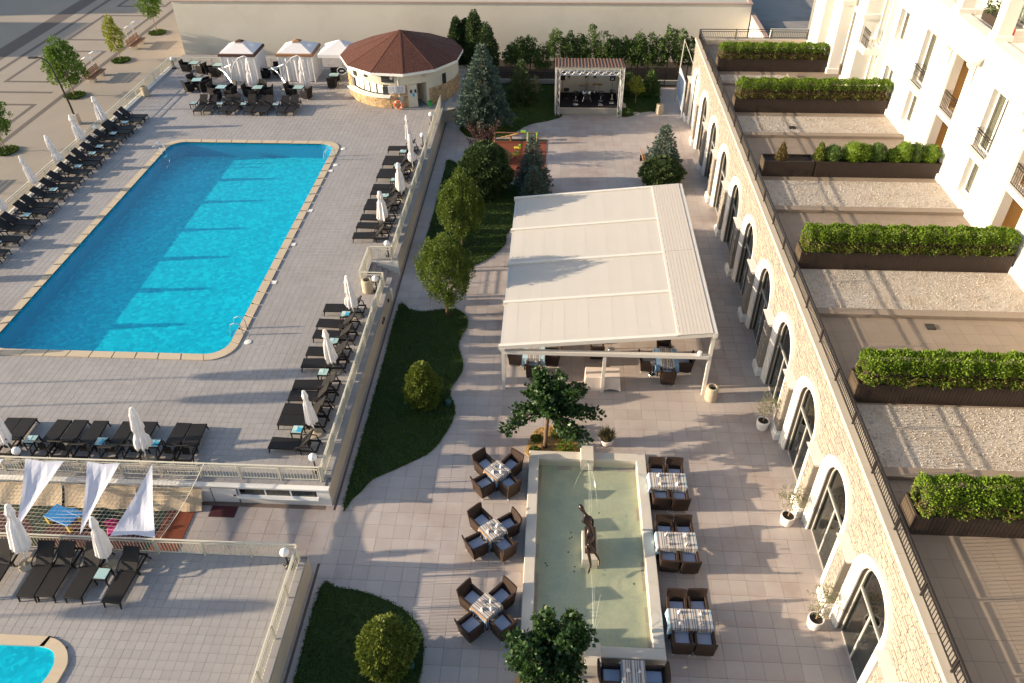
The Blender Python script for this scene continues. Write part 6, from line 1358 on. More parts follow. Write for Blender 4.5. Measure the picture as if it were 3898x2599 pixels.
# ------------------------------------------------------------------ small playground beside the far lawn
b = MB(); b.box(-4.3, -.58, 46.25, 51.9, .004, .03); o = b.build('play_mat', 'rubberred'); tag(o, 'large red rubber play mat behind the column spruces', 'mat')
b = MB(); b.box(-4.3, -.58, 51.55, 51.9, .031, .034); o2 = b.build('border', 'rubbergreen', o)
sw = thing('swing_frame', 'timber play frame with green posts and brown top beam', 'play frame', (0, 0, 0))
for x in (-1.9, -1.25): b = MB(); b.cyl((x, 51.2, 0), (x, 51.2, .55), .06, n=10); b.build('post', 'palewood', sw); b = MB(); b.cyl((x, 51.2, .55), (x, 51.2, .85), .062, n=10); b.build('post_sleeve', 'greentoy', sw)
b = MB(); b.cyl((-4.4, 51.2, .80), (-1.1, 51.2, .80), .045, n=8); b.build('top_beam', 'wood', sw); b = MB(); b.cyl((-4.2, 51.2, 0), (-4.2, 51.2, .8), .05, n=8); b.build('post', 'palewood', sw)
for z in (.2, .42): b = MB(); b.bar((-1.85, 51.2, z), (-1.3, 51.2, z+.12), .03); b.build('net_rope', 'rope', sw)
t = thing('seesaw', 'timber seesaw with green seat beside the play frame', 'seesaw', (-2.9, 51.6, 0), 0); b = MB(); b.bar((-.9, 0, .25), (.7, .1, .62), .14, .06); b.build('beam', 'palewood', t); b = MB(); b.cyl((-.2, .02, 0), (-.2, .02, .42), .07, n=8); b.build('fulcrum', 'wood', t); b = MB(); b.bbox(.5, .85, -.05, .25, .62, .72, .02); b.build('seat', 'greentoy', t)
for i, (x, y) in enumerate(((-2.66, 48.75), (-2.55, 49.75))):
    t = thing('spring_rider', ['yellow-green spring rider nearer the column spruces', 'yellow-green spring rider farther from the column spruces'][i], 'toy', (x, y, .03)); b = MB(); b.tube([(.06*math.cos(q), .06*math.sin(q), q*.012) for q in np.linspace(0, 8*PI, 40)], .012, 5); b.build('spring', 'iron', t); b = MB(); b.bbox(-.22, .22, -.12, .12, .31, .40, .03); b.build('seat', 'yellowtoy', t); b = MB(); b.bbox(.1, .24, -.1, .1, .40, .58, .03); b.build('head', 'greentoy', t)
# garden bench near the blue spruce
t = thing('garden_bench', 'dark wooden bench half hidden left of the blue spruce', 'bench', (6.05, 48.2, 0), R(-88))
for i in range(4): b = MB(); b.box(-.75, .75, -.25+i*.125, -.15+i*.125, .42, .45); b.build('seat_slat', 'wood', t)
for i in range(3): b = MB(); b.box(-.75, .75, -.30-i*.03, -.27-i*.03, .52+i*.13, .62+i*.13); b.build('back_slat', 'wood', t)
for sx in (-.65, .65): b = MB(); b.box(sx-.03, sx+.03, -.34, .24, 0, .42); b.build('leg', 'iron', t)
for i, (x, y, r_) in enumerate(((5.45, 56.75, .26), (6.0, 56.6, .28))):
    b = MB(); b.lathe([(r_, 0), (r_*.96, .035), (.02, .045)], 16, wob=.03); o = b.build('stepping_stone', 'concrete', None, (x, y, .02)); tag(o, ['pale round stepping stone nearer the stage', 'pale round stepping stone farther from the stage'][i], 'stone', 'stepping stones beside the stage')
# ------------------------------------------------------------------ plaza furniture
def plaza_bench():
    t = thing('plaza_bench', '', 'bench')
    for y in (-.75, .75): b = MB(); b.box(-.22, .22, y-.22, y+.22, 0, .36); b.build('block', 'concrete', t)
    for i in range(5): b = MB(); b.box(-.30+i*.125, -.20+i*.125, -1.2, 1.2, .36, .42); b.build('seat_slat', 'wood', t)
    for i in range(4): b = MB(); b.box(.34+i*.02, .38+i*.02, -1.2, 1.2, .46+i*.11, .54+i*.11); b.build('back_slat', 'wood', t)
    for y in (-.7, .7):
        for dy in (-.09, .09): b = MB(); b.tube([(.36, y+dy, .1), (.42, y+dy, 1.2), (.40, y+dy, 1.85), (.1, y+dy, 1.98), (-.55, y+dy, 1.95)], .022, 6); b.build('frame_tube', 'alu', t)
        b = MB(); b.bar((-.55, y-.09, 1.95), (-.55, y+.09, 1.95), .04); b.build('cap', 'alu', t)
    return t
place('pbench', plaza_bench, 'timber bench with steel shade frame beside the large plaza tree', 'bench', (-38.15, 62.6, 0), PI, 'plaza benches'); place('pbench', plaza_bench, 'timber bench with steel shade frame between the two slender plaza trees', 'bench', (-38.15, 70.6, 0), PI, 'plaza benches'); place('pbench', plaza_bench, 'timber bench with steel shade frame at the left edge, mostly hidden', 'bench', (-38.15, 43.2, 0), PI, 'plaza benches')
t = thing('street_lamp', 'black curved-neck street lamp on a stone pedestal beside the plaza', 'street lamp', (-35.4, 53.6, 0)); b = MB(); b.bbox(-.22, .22, -.22, .22, 0, .75, .02); b.build('pedestal', 'retain', t)
b = MB(); b.tube([(0, 0, .0), (-.05, .0, 1.5), (-.2, 0, 3.0), (-.32, 0, 3.8), (-.38, 0, 4.3), (-.55, 0, 4.65), (-.9, 0, 4.85), (-1.2, 0, 4.88)], .06, 8, rad=[.075, .07, .06, .055, .05, .05, .045, .04]); b.build('pole', 'iron', t); b = MB(); b.bbox(-1.75, -1.15, -.12, .12, 4.82, 4.92, .02); b.build('lamp_head', 'iron', t)
# flagpoles left of the picture; their long shadows cross the decks
for i, y in enumerate((23.35, 21.85, 11.75)):
    t = thing('flagpole', ['tall flagpole left of the picture casting the farthest thin shadow', 'tall flagpole left of the picture casting the second thin shadow', 'tall flagpole left of the picture casting the shadow on the wading deck'][i], 'flagpole', (-34.0, y, 0)); b = MB(); b.cyl((0, 0, 0), (0, 0, 7.3), .045, .03, 8); b.build('pole', 'alu', t)
    mb = MB(); n = 14
    rows = []
    for j in range(9):
        q = j/8; wd = .16+.10*math.sin(PI*q)*1.6; rows.append([(.05+wd*math.cos(a_)*.6, wd*math.sin(a_)*(1+.3*math.cos(4*a_)), 7.15-1.7*q) for a_ in np.linspace(0, 2*PI, n, endpoint=False)])
    for j in range(8):
        for k_ in range(n): mb.face([rows[j][k_], rows[j+1][k_], rows[j+1][(k_+1) % n], rows[j][(k_+1) % n]])
    mb.build('hanging_flag', 'fabric', t)
# office block left of the picture whose shadow falls on the plaza corner
ob = thing('office_block', 'office block beyond the left edge shading the far plaza corner', 'building', (0, 0, 0)); b = MB(); b.box(-110, -86, 76.5, 92, -.05, 10.5); b.build('wall', 'neighbour', ob); b = MB(); b.box(-110, -86, 64.0, 73.5, -.05, 10.0); b.build('wing', 'neighbour', ob); b = MB(); b.box(-110.2, -85.8, 76.3, 92.2, 10.5, 10.8); b.build('roof', 'concrete', ob)
# ------------------------------------------------------------------ vegetation
def tree(name, label, loc, trunk, crown_kw, size, m, group=None, bark='bark', core=None, width=.55, spread=.7, cat='tree'):
    t = thing(name, label, cat, loc, 0, group); trunk.build('trunk', bark, t, smooth=True)
    P, D = crown_pts(**crown_kw); c = leaves('crown', P, D, size, m, t, width, spread)
    return t
def smoothp(*kn):
    xs = [k_[0] for k_ in kn]; ys = [k_[1] for k_ in kn]
    return lambda t: float(np.interp(t, xs, ys))
# hornbeams by the path: flame-shaped crowns
hp = smoothp((0, .12), (.12, .55), (.3, 1.15), (.5, 1.35), (.68, 1.2), (.85, .75), (1, .12))
def spires(P, D, n, base, r, z0, h, seed):           # upright shoots sticking out of the top
    g_ = np.random.default_rng(seed); ps, ds = [P], [D]
    for _ in range(n):
        a = g_.uniform(0, 2*PI); rr = r*math.sqrt(g_.uniform(0, 1)); k_ = 40; q = g_.uniform(0, 1, (k_, 1)); c = np.array([rr*math.cos(a), rr*math.sin(a), z0-base*rr]); hh = h*g_.uniform(.5, 1.1)
        ps.append(c+np.hstack([g_.normal(0, .05, (k_, 2))*(1.1-q), q*hh])); ds.append(np.tile([0, 0, 1.], (k_, 1))+g_.normal(0, .4, (k_, 3)))
    return np.vstack(ps), np.vstack(ds)
def hornbeam(label, loc, k, z0, z1, seed, top):
    t = thing('hornbeam_tree', label, 'tree', loc); trunk_mb(1.6, .085, .06, 7, (0, 0), .7, 1.3, seed).build('trunk', 'bark', t, smooth=True)
    P, D = crown_pts(lambda q: hp(q)*k*.93, z0, z1, 105, .27, 185, .5, 1.9, seed); D = D*np.array([.7, .7, 1])+np.array([0, 0, .5])
    P, D = spires(P, D, 95, .95, 1.32*k, top, 1.25, seed+30)
    leaves('crown', P, D, .105, 'lf_hornbeam', t, .5, .6)
hornbeam('flame-shaped hornbeam standing on the tip of the long lawn', (-5.14, 31.2, 0), 1.0, .75, 4.45, 1, 3.75)
hornbeam('flame-shaped hornbeam farther along the path, behind the first one', (-5.05, 37.7, 0), .96, .6, 4.1, 2, 3.45)
# dense conical conifers
def conifer(name, label, loc, h, r, m, size, n, seed, shape='egg', group=None, bark='bark', z0=.05, core=True, cat='tree', spread=.55, width=.45, z00=0.):
    t = thing(name, label, cat, loc, 0, group)
    pf = {'egg': smoothp((0, .62), (.15, .92), (.35, 1), (.6, .86), (.8, .55), (.93, .28), (1, .05)), 'cone': smoothp((0, .95), (.1, 1), (.5, .62), (.85, .22), (1, .03)), 'col': smoothp((0, .7), (.2, 1), (.6, .85), (.85, .5), (1, .05)), 'bush': smoothp((0, .6), (.3, 1), (.65, .95), (.9, .55), (1, .25))}[shape]
    b = trunk_mb(h*.8, .05+.02*h, .02, 0, seed=seed); b.build('trunk', bark, t, smooth=True)
    g_ = np.random.default_rng(seed); u = g_.uniform(0, 1, n*2); w = np.array([pf(q) for q in u]); u = u[g_.uniform(0, 1, n*2) < w][:n]; k_ = len(u)
    a = g_.uniform(0, 2*PI, k_); rr = r*np.array([pf(q) for q in u])*(1+.13*np.sin(a*3+u*9+seed)+.09*np.sin(a*7-u*23)+.05*np.sin(a*13+u*31))*np.sqrt(g_.uniform(.72, 1.06, k_)); P = np.stack([rr*np.cos(a), rr*np.sin(a), z0+(h-z0)*u], 1); D = np.stack([np.cos(a), np.sin(a), np.full(k_, .75)], 1)
    leaves('crown', P, D, size, m, t, width, spread)
    if core:
        mb = MB(); mb.lathe([(r*pf(q)*.78+.01, z0+(h-z0)*q*.97) for q in np.linspace(0, 1, 12)], 14, wob=.06); mb.build('inner_foliage', m, t, smooth=True)
    return t
conifer('clipped_thuja', 'egg-shaped yellow-green thuja on the long lawn', (-5.42, 24.75, 0), 2.35, .72, 'lf_thuja', .13, 9000, 3, spread=.6)
conifer('clipped_thuja', 'egg-shaped yellow-green thuja on the near lawn', (-4.86, 12.75, 0), 2.35, .80, 'lf_thuja', .14, 9500, 4, spread=.75)
def spruce(name, label, loc, h, r, m, seed, whorls=15, zb=.35, nb=13, group=None, size=.17, per=15, bark='bark'):
    t = thing(name, label, 'tree', loc, 0, group); trunk_mb(h*.97, .035*h, .012, 0, seed=seed).build('trunk', bark, t, smooth=True); g_ = np.random.default_rng(seed); P, D = [], []; lim = MB()
    for i in range(whorls):
        q = i/(whorls-1); z = zb+(h-zb)*(q**.95); L_ = r*(1-q)**.8*1.05+.05; k_ = max(4, int(nb*(1-q*.55)))
        for j in range(k_):
            a = 2*PI*(j+g_.uniform(-.3, .3))/k_+i*.7; ll = L_*g_.uniform(.8, 1.12); d_ = np.array([math.cos(a), math.sin(a), 0]); st = max(2, int(ll/.16))
            lim.cyl((0, 0, z), tuple(d_*ll*.9+np.array([0, 0, z-.12*ll])), .012, .004, 4, cap=False)
            for s in np.linspace(.25, 1, st):
                c = d_*ll*s+np.array([0, 0, z-.22*ll*s+.14*ll*s*s]); wd = .16*(1.15-s)+.05; k2 = per
                sd = np.array([-d_[1], d_[0], 0]); off_ = g_.uniform(-1, 1, (k2, 1))*sd*wd*1.3+g_.normal(0, .03, (k2, 3)); P.append(c+off_); D.append(np.tile(d_*.8+np.array([0, 0, .25]), (k2, 1))+off_*4)
    P.append(np.array([[0, 0, h-.3+.02*k_] for k_ in range(20)])); D.append(np.tile([0, 0, 1.], (20, 1)))
    leaves('crown', np.vstack(P), np.vstack(D), size, m, t, .34, .45); lim.build('branches', bark, t)
    return t
spruce('blue_spruce', 'large blue spruce beside the bar, its trunk bare at the foot', (-5.18, 53.65, 0), 5.8, 1.85, 'lf_spruce', 5, 17, 1.0, 15, size=.24, per=16)
spruce('blue_spruce', 'small shaded spruce on the far lawn left of the stage', (-2.7, 58.6, 0), 3.0, 1.2, 'lf_dark', 6, 11, .4, 11, size=.22, per=10)
spruce('blue_spruce', 'slender blue spruce at the far left pergola corner, rear one', (-1.35, 44.75, 0), 3.3, 1.0, 'lf_spruce', 7, 14, .3, 12, size=.18)
spruce('blue_spruce', 'small blue spruce at the far left pergola corner, front one', (-1.22, 43.5, 0), 2.0, .85, 'lf_spruce', 8, 10, .2, 11, size=.16)
spruce('blue_spruce', 'blue spruce on the paving beside the arcade', (6.95, 47.1, 0), 3.15, 1.2, 'lf_spruce', 9, 12, .3, 12, size=.19)
conifer('dark_juniper', 'dark green juniper in front of the blue spruce beside the arcade', (6.75, 45.5, 0), 1.7, 1.2, 'lf_dark', .2, 6500, 10, 'bush', spread=.8)
conifer('dark_juniper', 'broad dark yew between the hornbeams and the purple shrub', (-4.2, 43.9, 0), 3.3, 1.38, 'lf_dark', .2, 15000, 11, 'bush', spread=.8)
conifer('small_juniper', 'low green juniper at the left foot of the broad dark yew', (-5.6, 44.6, 0), 1.5, .7, 'lf_hornbeam', .15, 3500, 12, 'bush', cat='shrub', spread=.8)
for i, (x, y, h, r_) in enumerate(((-8.15, 64.3, 3.75, .6), (-7.45, 64.4, 3.6, .5), (-6.65, 63.9, 4.4, .75), (-5.75, 63.4, 3.6, .95))):
    conifer('tall_thuja', ['dark thuja at the far wall, leftmost behind the bar', 'narrow dark thuja second from left behind the bar', 'tallest dark thuja at the far wall behind the bar', 'broad dark thuja right of the tallest one behind the bar'][i], (x, y, DZ-.02 if x < -6.3 else 0), h if x < -6.3 else h+.9, r_, 'lf_dark', .2, 5200, 13+i, 'col', 'dark thujas behind the bar', spread=.8)
# purple plum shrub
t = thing('purple_shrub', 'purple-leaved shrub in front of the red play mat', 'shrub', (-4.75, 48.4, 0)); mb = MB(); P, D = [], []
for i in range(34):
    a = random.uniform(0, 2*PI); L_ = random.uniform(1.4, 2.6); sp_ = random.uniform(.2, 1.25); tip = Vector((math.cos(a)*sp_, math.sin(a)*sp_, L_)); mid = tip*.5+Vector((0, 0, .15)); mb.tube([(0, 0, 0), mid, tip], .02, 4, rad=[.025, .015, .005]); n = 130; q = rng.uniform(.25, 1.02, (n, 1)); c = (1-q)**2*0+2*q*(1-q)*np.array(mid)+q*q*np.array(tip); P.append(c+rng.normal(0, .085, (n, 3))); D.append(np.tile([math.cos(a)*.4, math.sin(a)*.4, .8], (n, 1)))
mb.build('stems', 'bark', t); leaves('foliage', np.vstack(P), np.vstack(D), .10, 'lf_purple', t, .6, .8)
conifer('green_shrub', 'pale green rose bush at the right of the purple shrub', (-3.35, 48.2, 0), .9, .45, 'lf_olive', .10, 900, 40, 'bush', core=False, cat='shrub', spread=1.0)
# screen of slender trees along the far wall
for i, (x, h) in enumerate(((-3.7, 2.7), (-2.9, 3.2), (-2.2, 3.3), (-1.2, 2.6), (-.2, 4.0), (.9, 3.8), (1.8, 3.5), (2.7, 4.2), (3.7, 3.8), (4.5, 3.2), (5.2, 3.3), (6.0, 3.3), (6.5, 3.7), (7.3, 3.5), (8.1, 3.4), (8.9, 4.1), (9.7, 3.9), (10.5, 3.3))):
    g_ = random.Random(i); y = 63.7+g_.uniform(-.3, .3)
    tree('screen_tree', f'slender evergreen along the far wall behind the stage, {ORD[i]} from the left', (x, y, 0), trunk_mb(h*.75, .045, .02, 5, (g_.uniform(-.1, .1), 0), .35, 1.2, i), dict(prof=smoothp((0, .3), (.15, .62), (.5, .66), (.8, .4), (1, .08)), z0=h*.36, z1=h, nclump=62, cr=.22, per=34, inner=.2, flat=1.25, seed=100+i), .15, 'lf_screen', 'slender evergreens along the far wall')
rail_run((-5.6, 62.15), (8.6, 62.15), 0, 'black iron fence in front of the far row of slender trees', 1.05, 2.0, .13, 'iron', 'iron_fence')
b = MB(); b.box(-6.1, 10.2, 62.4, 62.6, -.02, .35); o = b.build('low_wall', 'concrete'); tag(o, 'low grey wall at the foot of the far row of slender trees', 'wall')
# small trees and shrubs on the lawn beside the stage
tree('yellow_sapling', 'small yellow-leaved tree on the lawn right of the stage', (6.05, 58.6, 0), trunk_mb(1.2, .03, .015, 5, (0, 0), .4, .7, 3), dict(prof=smoothp((0, .3), (.4, .7), (.8, .5), (1, .1)), z0=.9, z1=1.95, nclump=40, cr=.16, per=26, inner=.1, seed=51), .12, 'lf_yellow', bark='palebark')
tree('sapling', 'thin shaded sapling on the lawn left of the stage', (-1.6, 58.8, 0), trunk_mb(1.1, .03, .015, 4, (0, 0), .3, 1, 4), dict(prof=smoothp((0, .2), (.4, .5), (1, .1)), z0=.7, z1=1.8, nclump=24, cr=.16, per=22, inner=.1, seed=52), .12, 'lf_olive')
conifer('green_shrub', 'shrub close to the right side wall of the stage', (5.45, 60.3, 0), 1.7, .8, 'lf_dark', .2, 1800, 53, 'bush', core=False, cat='shrub', spread=.9); conifer('green_shrub', 'shrub at the right end of the lawn beside the stage', (7.3, 60.4, 0), 1.9, .75, 'lf_screen', .2, 1700, 54, 'cone', core=False, cat='shrub', spread=.9)
conifer('ground_cover', 'low green ground cover at the foot of the right stage truss', (5.15, 56.5, 0), .35, .5, 'lf_screen', .12, 900, 55, 'bush', core=False, cat='plant', spread=1.0)
# catalpas by the fountain
def catalpa(label, loc, rad, zc, seed, lean, nbr=15):
    """spreading branches, each ending in drooping plates of big leaves"""
    g_ = np.random.default_rng(seed); t = thing('catalpa_tree', label, 'tree', loc); mb = trunk_mb(zc, .085, .065, 0, lean, seed=seed); P, D = [], []; top = np.array([lean[0], lean[1], zc])
    for i in range(nbr):
        a = 2*PI*i/nbr*2.4+g_.uniform(-.3, .3); el = g_.uniform(-.15, 1.15); L_ = rad*g_.uniform(.55, 1.15)*(1.0 if el < .7 else .85); d_ = np.array([math.cos(a)*math.cos(el), math.sin(a)*math.cos(el), math.sin(el)])
        end = top+d_*L_+np.array([0, 0, -.12*L_]); mid = top+d_*L_*.55+np.array([0, 0, .10*L_]); mb.tube([tuple(top-np.array([0, 0, .2])), tuple(mid), tuple(end)], .03, 5, rad=[.045, .028, .01])
        for q in np.linspace(.3, 1.0, 6):
            c = (1-q)*(1-q)*top+2*q*(1-q)*mid+q*q*end; n = int(34+38*q); r_ = .16+.16*q; v = norm(g_.normal(0, 1, (n, 3))); pp = c+v*r_*g_.uniform(.4, 1.1, (n, 1))*np.array([1, 1, .7]); P.append(pp); D.append(v*.6+d_*.4+np.array([0, 0, -.35]))
    mb.build('trunk', 'bark', t, smooth=True); leaves('crown', np.vstack(P), np.vstack(D), .155, 'lf_catalpa', t, .85, .75)
catalpa('dark-leaved spreading tree in the ochre gravel bed at the far end of the fountain', (-.08, 22.4, 0), 1.75, 1.95, 61, (.12, .2), 24)
catalpa('dark-leaved spreading tree at the near end of the fountain, cut by the lower edge', (.22, 12.15, 0), 1.4, 1.75, 62, (.05, .2), 21)
bed = smooth_poly([(-.74, 21.85), (-.78, 22.66), (-.53, 23.3), (-.16, 23.57), (.35, 23.63), (.9, 23.55), (1.21, 23.35), (1.24, 22.88), (1.16, 21.85)], 3)
b = MB(); b.prism(bed, -.02, .03); bo = b.build('gravel_bed', 'yellowgravel'); tag(bo, 'ochre gravel bed round the tree at the far end of the fountain', 'planting bed')
Pb = np.stack([rng.uniform(-.8, 1.25, 5000), rng.uniform(21.85, 23.6, 5000)], 1); Pb = Pb[in_poly(Pb, bed)]; o = leaves('chippings', np.hstack([Pb, np.full((len(Pb), 1), .03)]), np.tile([0, 0, .5], (len(Pb), 1)), .035, 'yellowgravel', bo, .9, 1.0); o['kind'] = 'stuff'
b = MB(); b.prism(smooth_poly([(-.9, 11.0), (-.9, 12.2), (-.4, 12.9), (.4, 12.98), (1.0, 12.5), (1.1, 11.0)], 3), -.02, .03); bo = b.build('gravel_bed', 'yellowgravel'); tag(bo, 'ochre gravel bed round the tree at the near end of the fountain', 'planting bed')
for i, (x, y, h, r_, m_) in enumerate(((-.45, 22.75, .22, .17, 'lf_hornbeam'), (.38, 23.05, .2, .2, 'lf_thuja'), (.75, 22.25, .38, .28, 'lf_hedge'), (.98, 23.3, .3, .34, 'lf_dark'), (-.5, 22.1, .18, .16, 'lf_screen'))): conifer('low_juniper', ['tiny green plant at the left of the gravel bed', 'small yellow-green plant in the middle of the gravel bed', 'pale spiky juniper at the near right of the gravel bed', 'dark spreading juniper at the far right of the gravel bed', 'tiny dark plant at the near left of the gravel bed'][i], (x, y, .02), h, r_, m_, .10, 420, 70+i, 'bush', core=False, cat='plant', spread=1.0)
# potted olives and grass bowl
def pot(t, r, h): b = MB(); b.lathe([(r*.72, 0), (r*.85, h*.15), (r, h*.8), (r*.98, h), (r*.86, h), (r*.84, h*.85)], 22); b.build('pot', 'pot', t, smooth=False); b = MB(); b.lathe([(r*.85, h*.86), (.01, h*.9)], 16, cap=False); b.build('soil', 'soil', t)
for i, (x, y) in enumerate(((8.98, 23.9), (8.94, 18.95), (8.93, 14.75))):
    t = thing('potted_olive', ['small olive tree in a white pot by the arcade, farthest of three', 'small olive tree in a white pot by the arcade, middle of three', 'small olive tree in a white pot by the arcade, nearest of three'][i], 'potted tree', (x, y, 0), 0, 'potted olives along the arcade'); pot(t, .26, .48)
    tr = trunk_mb(.9, .022, .014, 6, (random.uniform(-.1, .15), .1), .38, .8, 80+i); o = tr.build('trunk', 'palebark', t, (0, 0, .4), smooth=True)
    P, D = crown_pts(smoothp((0, .3), (.4, .52), (.8, .42), (1, .12)), 1.0, 1.85, 46, .14, 20, .15, seed=90+i); leaves('crown', P, D, .075, 'lf_olive', t, .35, .9)
t = thing('grass_bowl', 'white bowl planter with dry ornamental grass north of the fountain', 'potted plant', (2.44, 22.75, 0)); pot(t, .29, .30); n = 700; a = rng.uniform(0, 2*PI, n); rr = .2*np.sqrt(rng.uniform(0, 1, n)); P = np.stack([rr*np.cos(a), rr*np.sin(a), np.full(n, .26)], 1); leaves('grass', P, np.stack([np.cos(a)*rr*2.2, np.sin(a)*rr*2.2, np.ones(n)], 1), .42, 'lf_drygrass', t, .05, .16)
# ------------------------------------------------------------------ roof planters with hedges
def planter(y, x0, x1, label, d_=.85, h=.82, gap=None):
    t = thing('roof_planter', label, 'planter', (0, 0, 5.25), 0, 'long dark planters on the roof terrace'); w_ = .06
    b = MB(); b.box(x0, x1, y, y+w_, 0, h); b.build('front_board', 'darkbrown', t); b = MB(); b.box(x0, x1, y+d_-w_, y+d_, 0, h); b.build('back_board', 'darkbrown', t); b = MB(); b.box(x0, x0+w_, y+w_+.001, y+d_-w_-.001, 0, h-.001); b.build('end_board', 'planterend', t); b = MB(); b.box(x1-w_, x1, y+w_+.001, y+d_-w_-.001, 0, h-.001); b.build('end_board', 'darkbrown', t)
    b = MB(); b.box(x0+w_, x1-w_, y+w_, y+d_-w_, h-.16, h-.1); b.build('soil', 'soil', t)
    for k_ in range(int((x1-x0)/.12)): 
        if k_ % 1 == 0: pass
    b = MB()
    for k_ in np.arange(x0+.06, x1-.05, .12): b.box(k_, k_+.105, y-.012, y-.001, .02, h-.02)
    o = b.build('front_battens', 'darkbrown', t); o['kind'] = 'stuff'
    return t
def hedge(y, x0, x1, label, h=1.0, d_=.95, seed=0, dens=900, dry=.25):
    t = thing('clipped_hedge', label, 'hedge', (0, 0, 5.25+.70), 0, 'clipped hedges in the roof planters'); g_ = np.random.default_rng(seed); n = int((x1-x0)*(2*h+2*d_)*dens); cy = y+.42
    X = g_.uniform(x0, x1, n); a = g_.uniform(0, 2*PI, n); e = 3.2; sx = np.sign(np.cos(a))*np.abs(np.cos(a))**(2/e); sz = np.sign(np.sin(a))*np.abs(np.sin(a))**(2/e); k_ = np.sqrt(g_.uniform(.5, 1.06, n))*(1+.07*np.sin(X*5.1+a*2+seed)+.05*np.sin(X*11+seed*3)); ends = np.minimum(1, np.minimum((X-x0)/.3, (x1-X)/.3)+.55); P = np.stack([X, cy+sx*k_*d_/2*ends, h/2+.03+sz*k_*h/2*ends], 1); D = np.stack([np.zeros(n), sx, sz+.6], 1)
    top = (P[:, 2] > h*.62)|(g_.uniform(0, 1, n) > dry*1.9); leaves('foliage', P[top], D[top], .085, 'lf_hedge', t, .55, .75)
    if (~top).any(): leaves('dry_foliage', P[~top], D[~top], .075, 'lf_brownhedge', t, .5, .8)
    mb = MB()
    for q in np.arange(x0+.2, x1-.1, .35): mb.cyl((q, cy, 0), (q+.05, cy, h*.7), .015, .006, 4, cap=False)
    mb.build('stems', 'bark', t)
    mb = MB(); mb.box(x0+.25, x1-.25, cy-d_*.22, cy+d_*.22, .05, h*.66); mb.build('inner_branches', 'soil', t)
    return t
PLN = [(51.08, 10.3, 17.2, 'farthest', .9), (44.5, 10.3, 18.9, 'second farthest', 1.05), (28.15, 10.3, 18.9, 'third nearest', 1.0), (19.98, 10.28, 18.9, 'second nearest', 1.0), (14.52, 10.3, 18.9, 'nearest', .95)]
for i, (y, x0, x1, w_, h) in enumerate(PLN):
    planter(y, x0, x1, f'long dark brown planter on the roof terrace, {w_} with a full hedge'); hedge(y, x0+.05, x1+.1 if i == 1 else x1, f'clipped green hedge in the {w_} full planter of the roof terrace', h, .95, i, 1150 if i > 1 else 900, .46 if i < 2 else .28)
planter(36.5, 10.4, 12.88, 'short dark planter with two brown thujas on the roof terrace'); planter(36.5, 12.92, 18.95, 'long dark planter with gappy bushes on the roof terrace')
conifer('browning_thuja', 'small browning thuja alone in the left part of the gappy planter', (11.3, 36.92, 5.95), .95, .24, 'lf_brownhedge', .09, 1500, 120, 'cone', cat='shrub', spread=.7); conifer('browning_thuja', 'small half brown thuja right of the planter joint', (13.15, 36.92, 5.95), 1.0, .27, 'lf_thuja', .09, 1600, 121, 'cone', cat='shrub', spread=.7)
for i, (x, h, r_) in enumerate(((13.8, .8, .42), (14.75, 1.0, .5), (15.25, .9, .42), (15.9, .95, .4), (16.75, .65, .38), (17.2, 1.05, .42), (17.75, 1.0, .4), (18.45, .9, .48))): conifer('planter_bush', f'green bush in the gappy roof planter, {ORD[i]} from the left', (x, 36.92, 5.93), h, r_, 'lf_hedge' if i % 3 else 'lf_screen', .085, 1700, 130+i, 'bush', 'bushes in the gappy roof planter', cat='shrub', spread=.9)
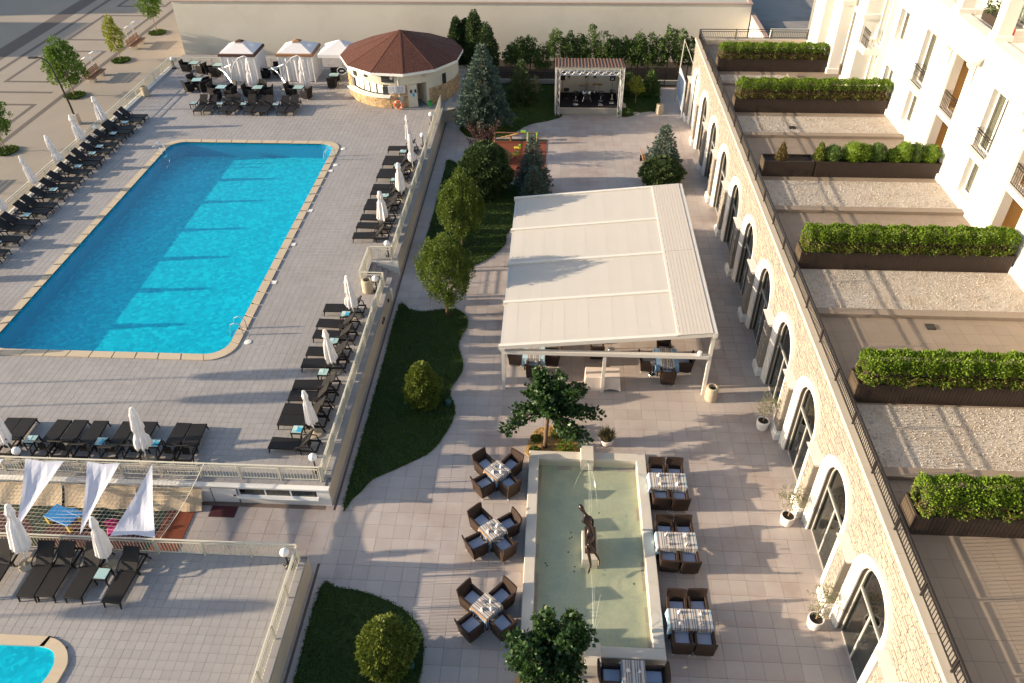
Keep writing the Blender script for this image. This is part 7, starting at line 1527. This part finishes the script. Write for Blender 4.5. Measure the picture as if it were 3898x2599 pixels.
# ------------------------------------------------------------------ plaza trees with grass patches
def patch(x, y, label):
    b = MB(); b.lathe([(.75, 0), (.7, .05), (.01, .08)], 16, wob=.08); o = b.build('grass_patch', 'grass', None, (x, y, 0)); tag(o, label, 'grass patch', 'grass patches round the plaza trees'); n = 1100; a = rng.uniform(0, 2*PI, n); rr = .8*np.sqrt(rng.uniform(0, 1, n)); g2 = leaves('grass_blades', np.stack([rr*np.cos(a), rr*np.sin(a), np.full(n, .04)], 1), np.tile([0, 0, 1.], (n, 1)), .16, 'blade', o, .3, .5); g2['kind'] = 'stuff'
tree('plaza_tree', 'bushy young maple on the plaza beside the street lamp', (-38.2, 58.8, 0), trunk_mb(1.9, .05, .035, 8, (-.1, 0), .7, 1.0, 91), dict(prof=smoothp((0, .5), (.15, 1.35), (.45, 1.3), (.75, .8), (1, .2)), z0=1.1, z1=4.5, nclump=210, cr=.3, per=32, inner=.15, seed=91), .17, 'lf_maple', bark='palebark')
tree('plaza_tree', 'slender yellow-green maple on the plaza between the two benches', (-38.05, 66.8, 0), trunk_mb(1.8, .035, .025, 6, (-.05, 0), .4, 1.2, 92), dict(prof=smoothp((0, .35), (.25, .75), (.6, .62), (1, .2)), z0=1.0, z1=3.6, nclump=85, cr=.24, per=28, inner=.1, seed=92), .16, 'lf_yellow', bark='palebark')
tree('plaza_tree', 'young maple on the plaza nearest the blank wall', (-37.9, 74.3, 0), trunk_mb(2.2, .04, .03, 7, (-.1, 0), .6, 1.0, 93), dict(prof=smoothp((0, .4), (.3, 1.1), (.7, .9), (1, .2)), z0=1.6, z1=4.6, nclump=130, cr=.27, per=30, inner=.1, seed=93), .17, 'lf_maple', bark='palebark')
tree('plaza_tree', 'young maple on the plaza at the left edge of the picture', (-38.1, 48.8, 0), trunk_mb(1.6, .04, .03, 7, (-.05, 0), .6, 1.0, 94), dict(prof=smoothp((0, .4), (.3, 1.0), (.7, .9), (1, .2)), z0=1.2, z1=3.8, nclump=110, cr=.27, per=30, inner=.1, seed=94), .17, 'lf_maple', bark='palebark')
for (x, y, lb_) in ((-38.2, 58.8, 'grass patch round the bushy maple by the street lamp'), (-38.05, 66.8, 'grass patch round the slender yellow-green maple'), (-37.9, 74.3, 'grass patch round the maple nearest the blank wall'), (-38.1, 48.8, 'grass patch round the maple at the left edge')): patch(x, y, lb_)
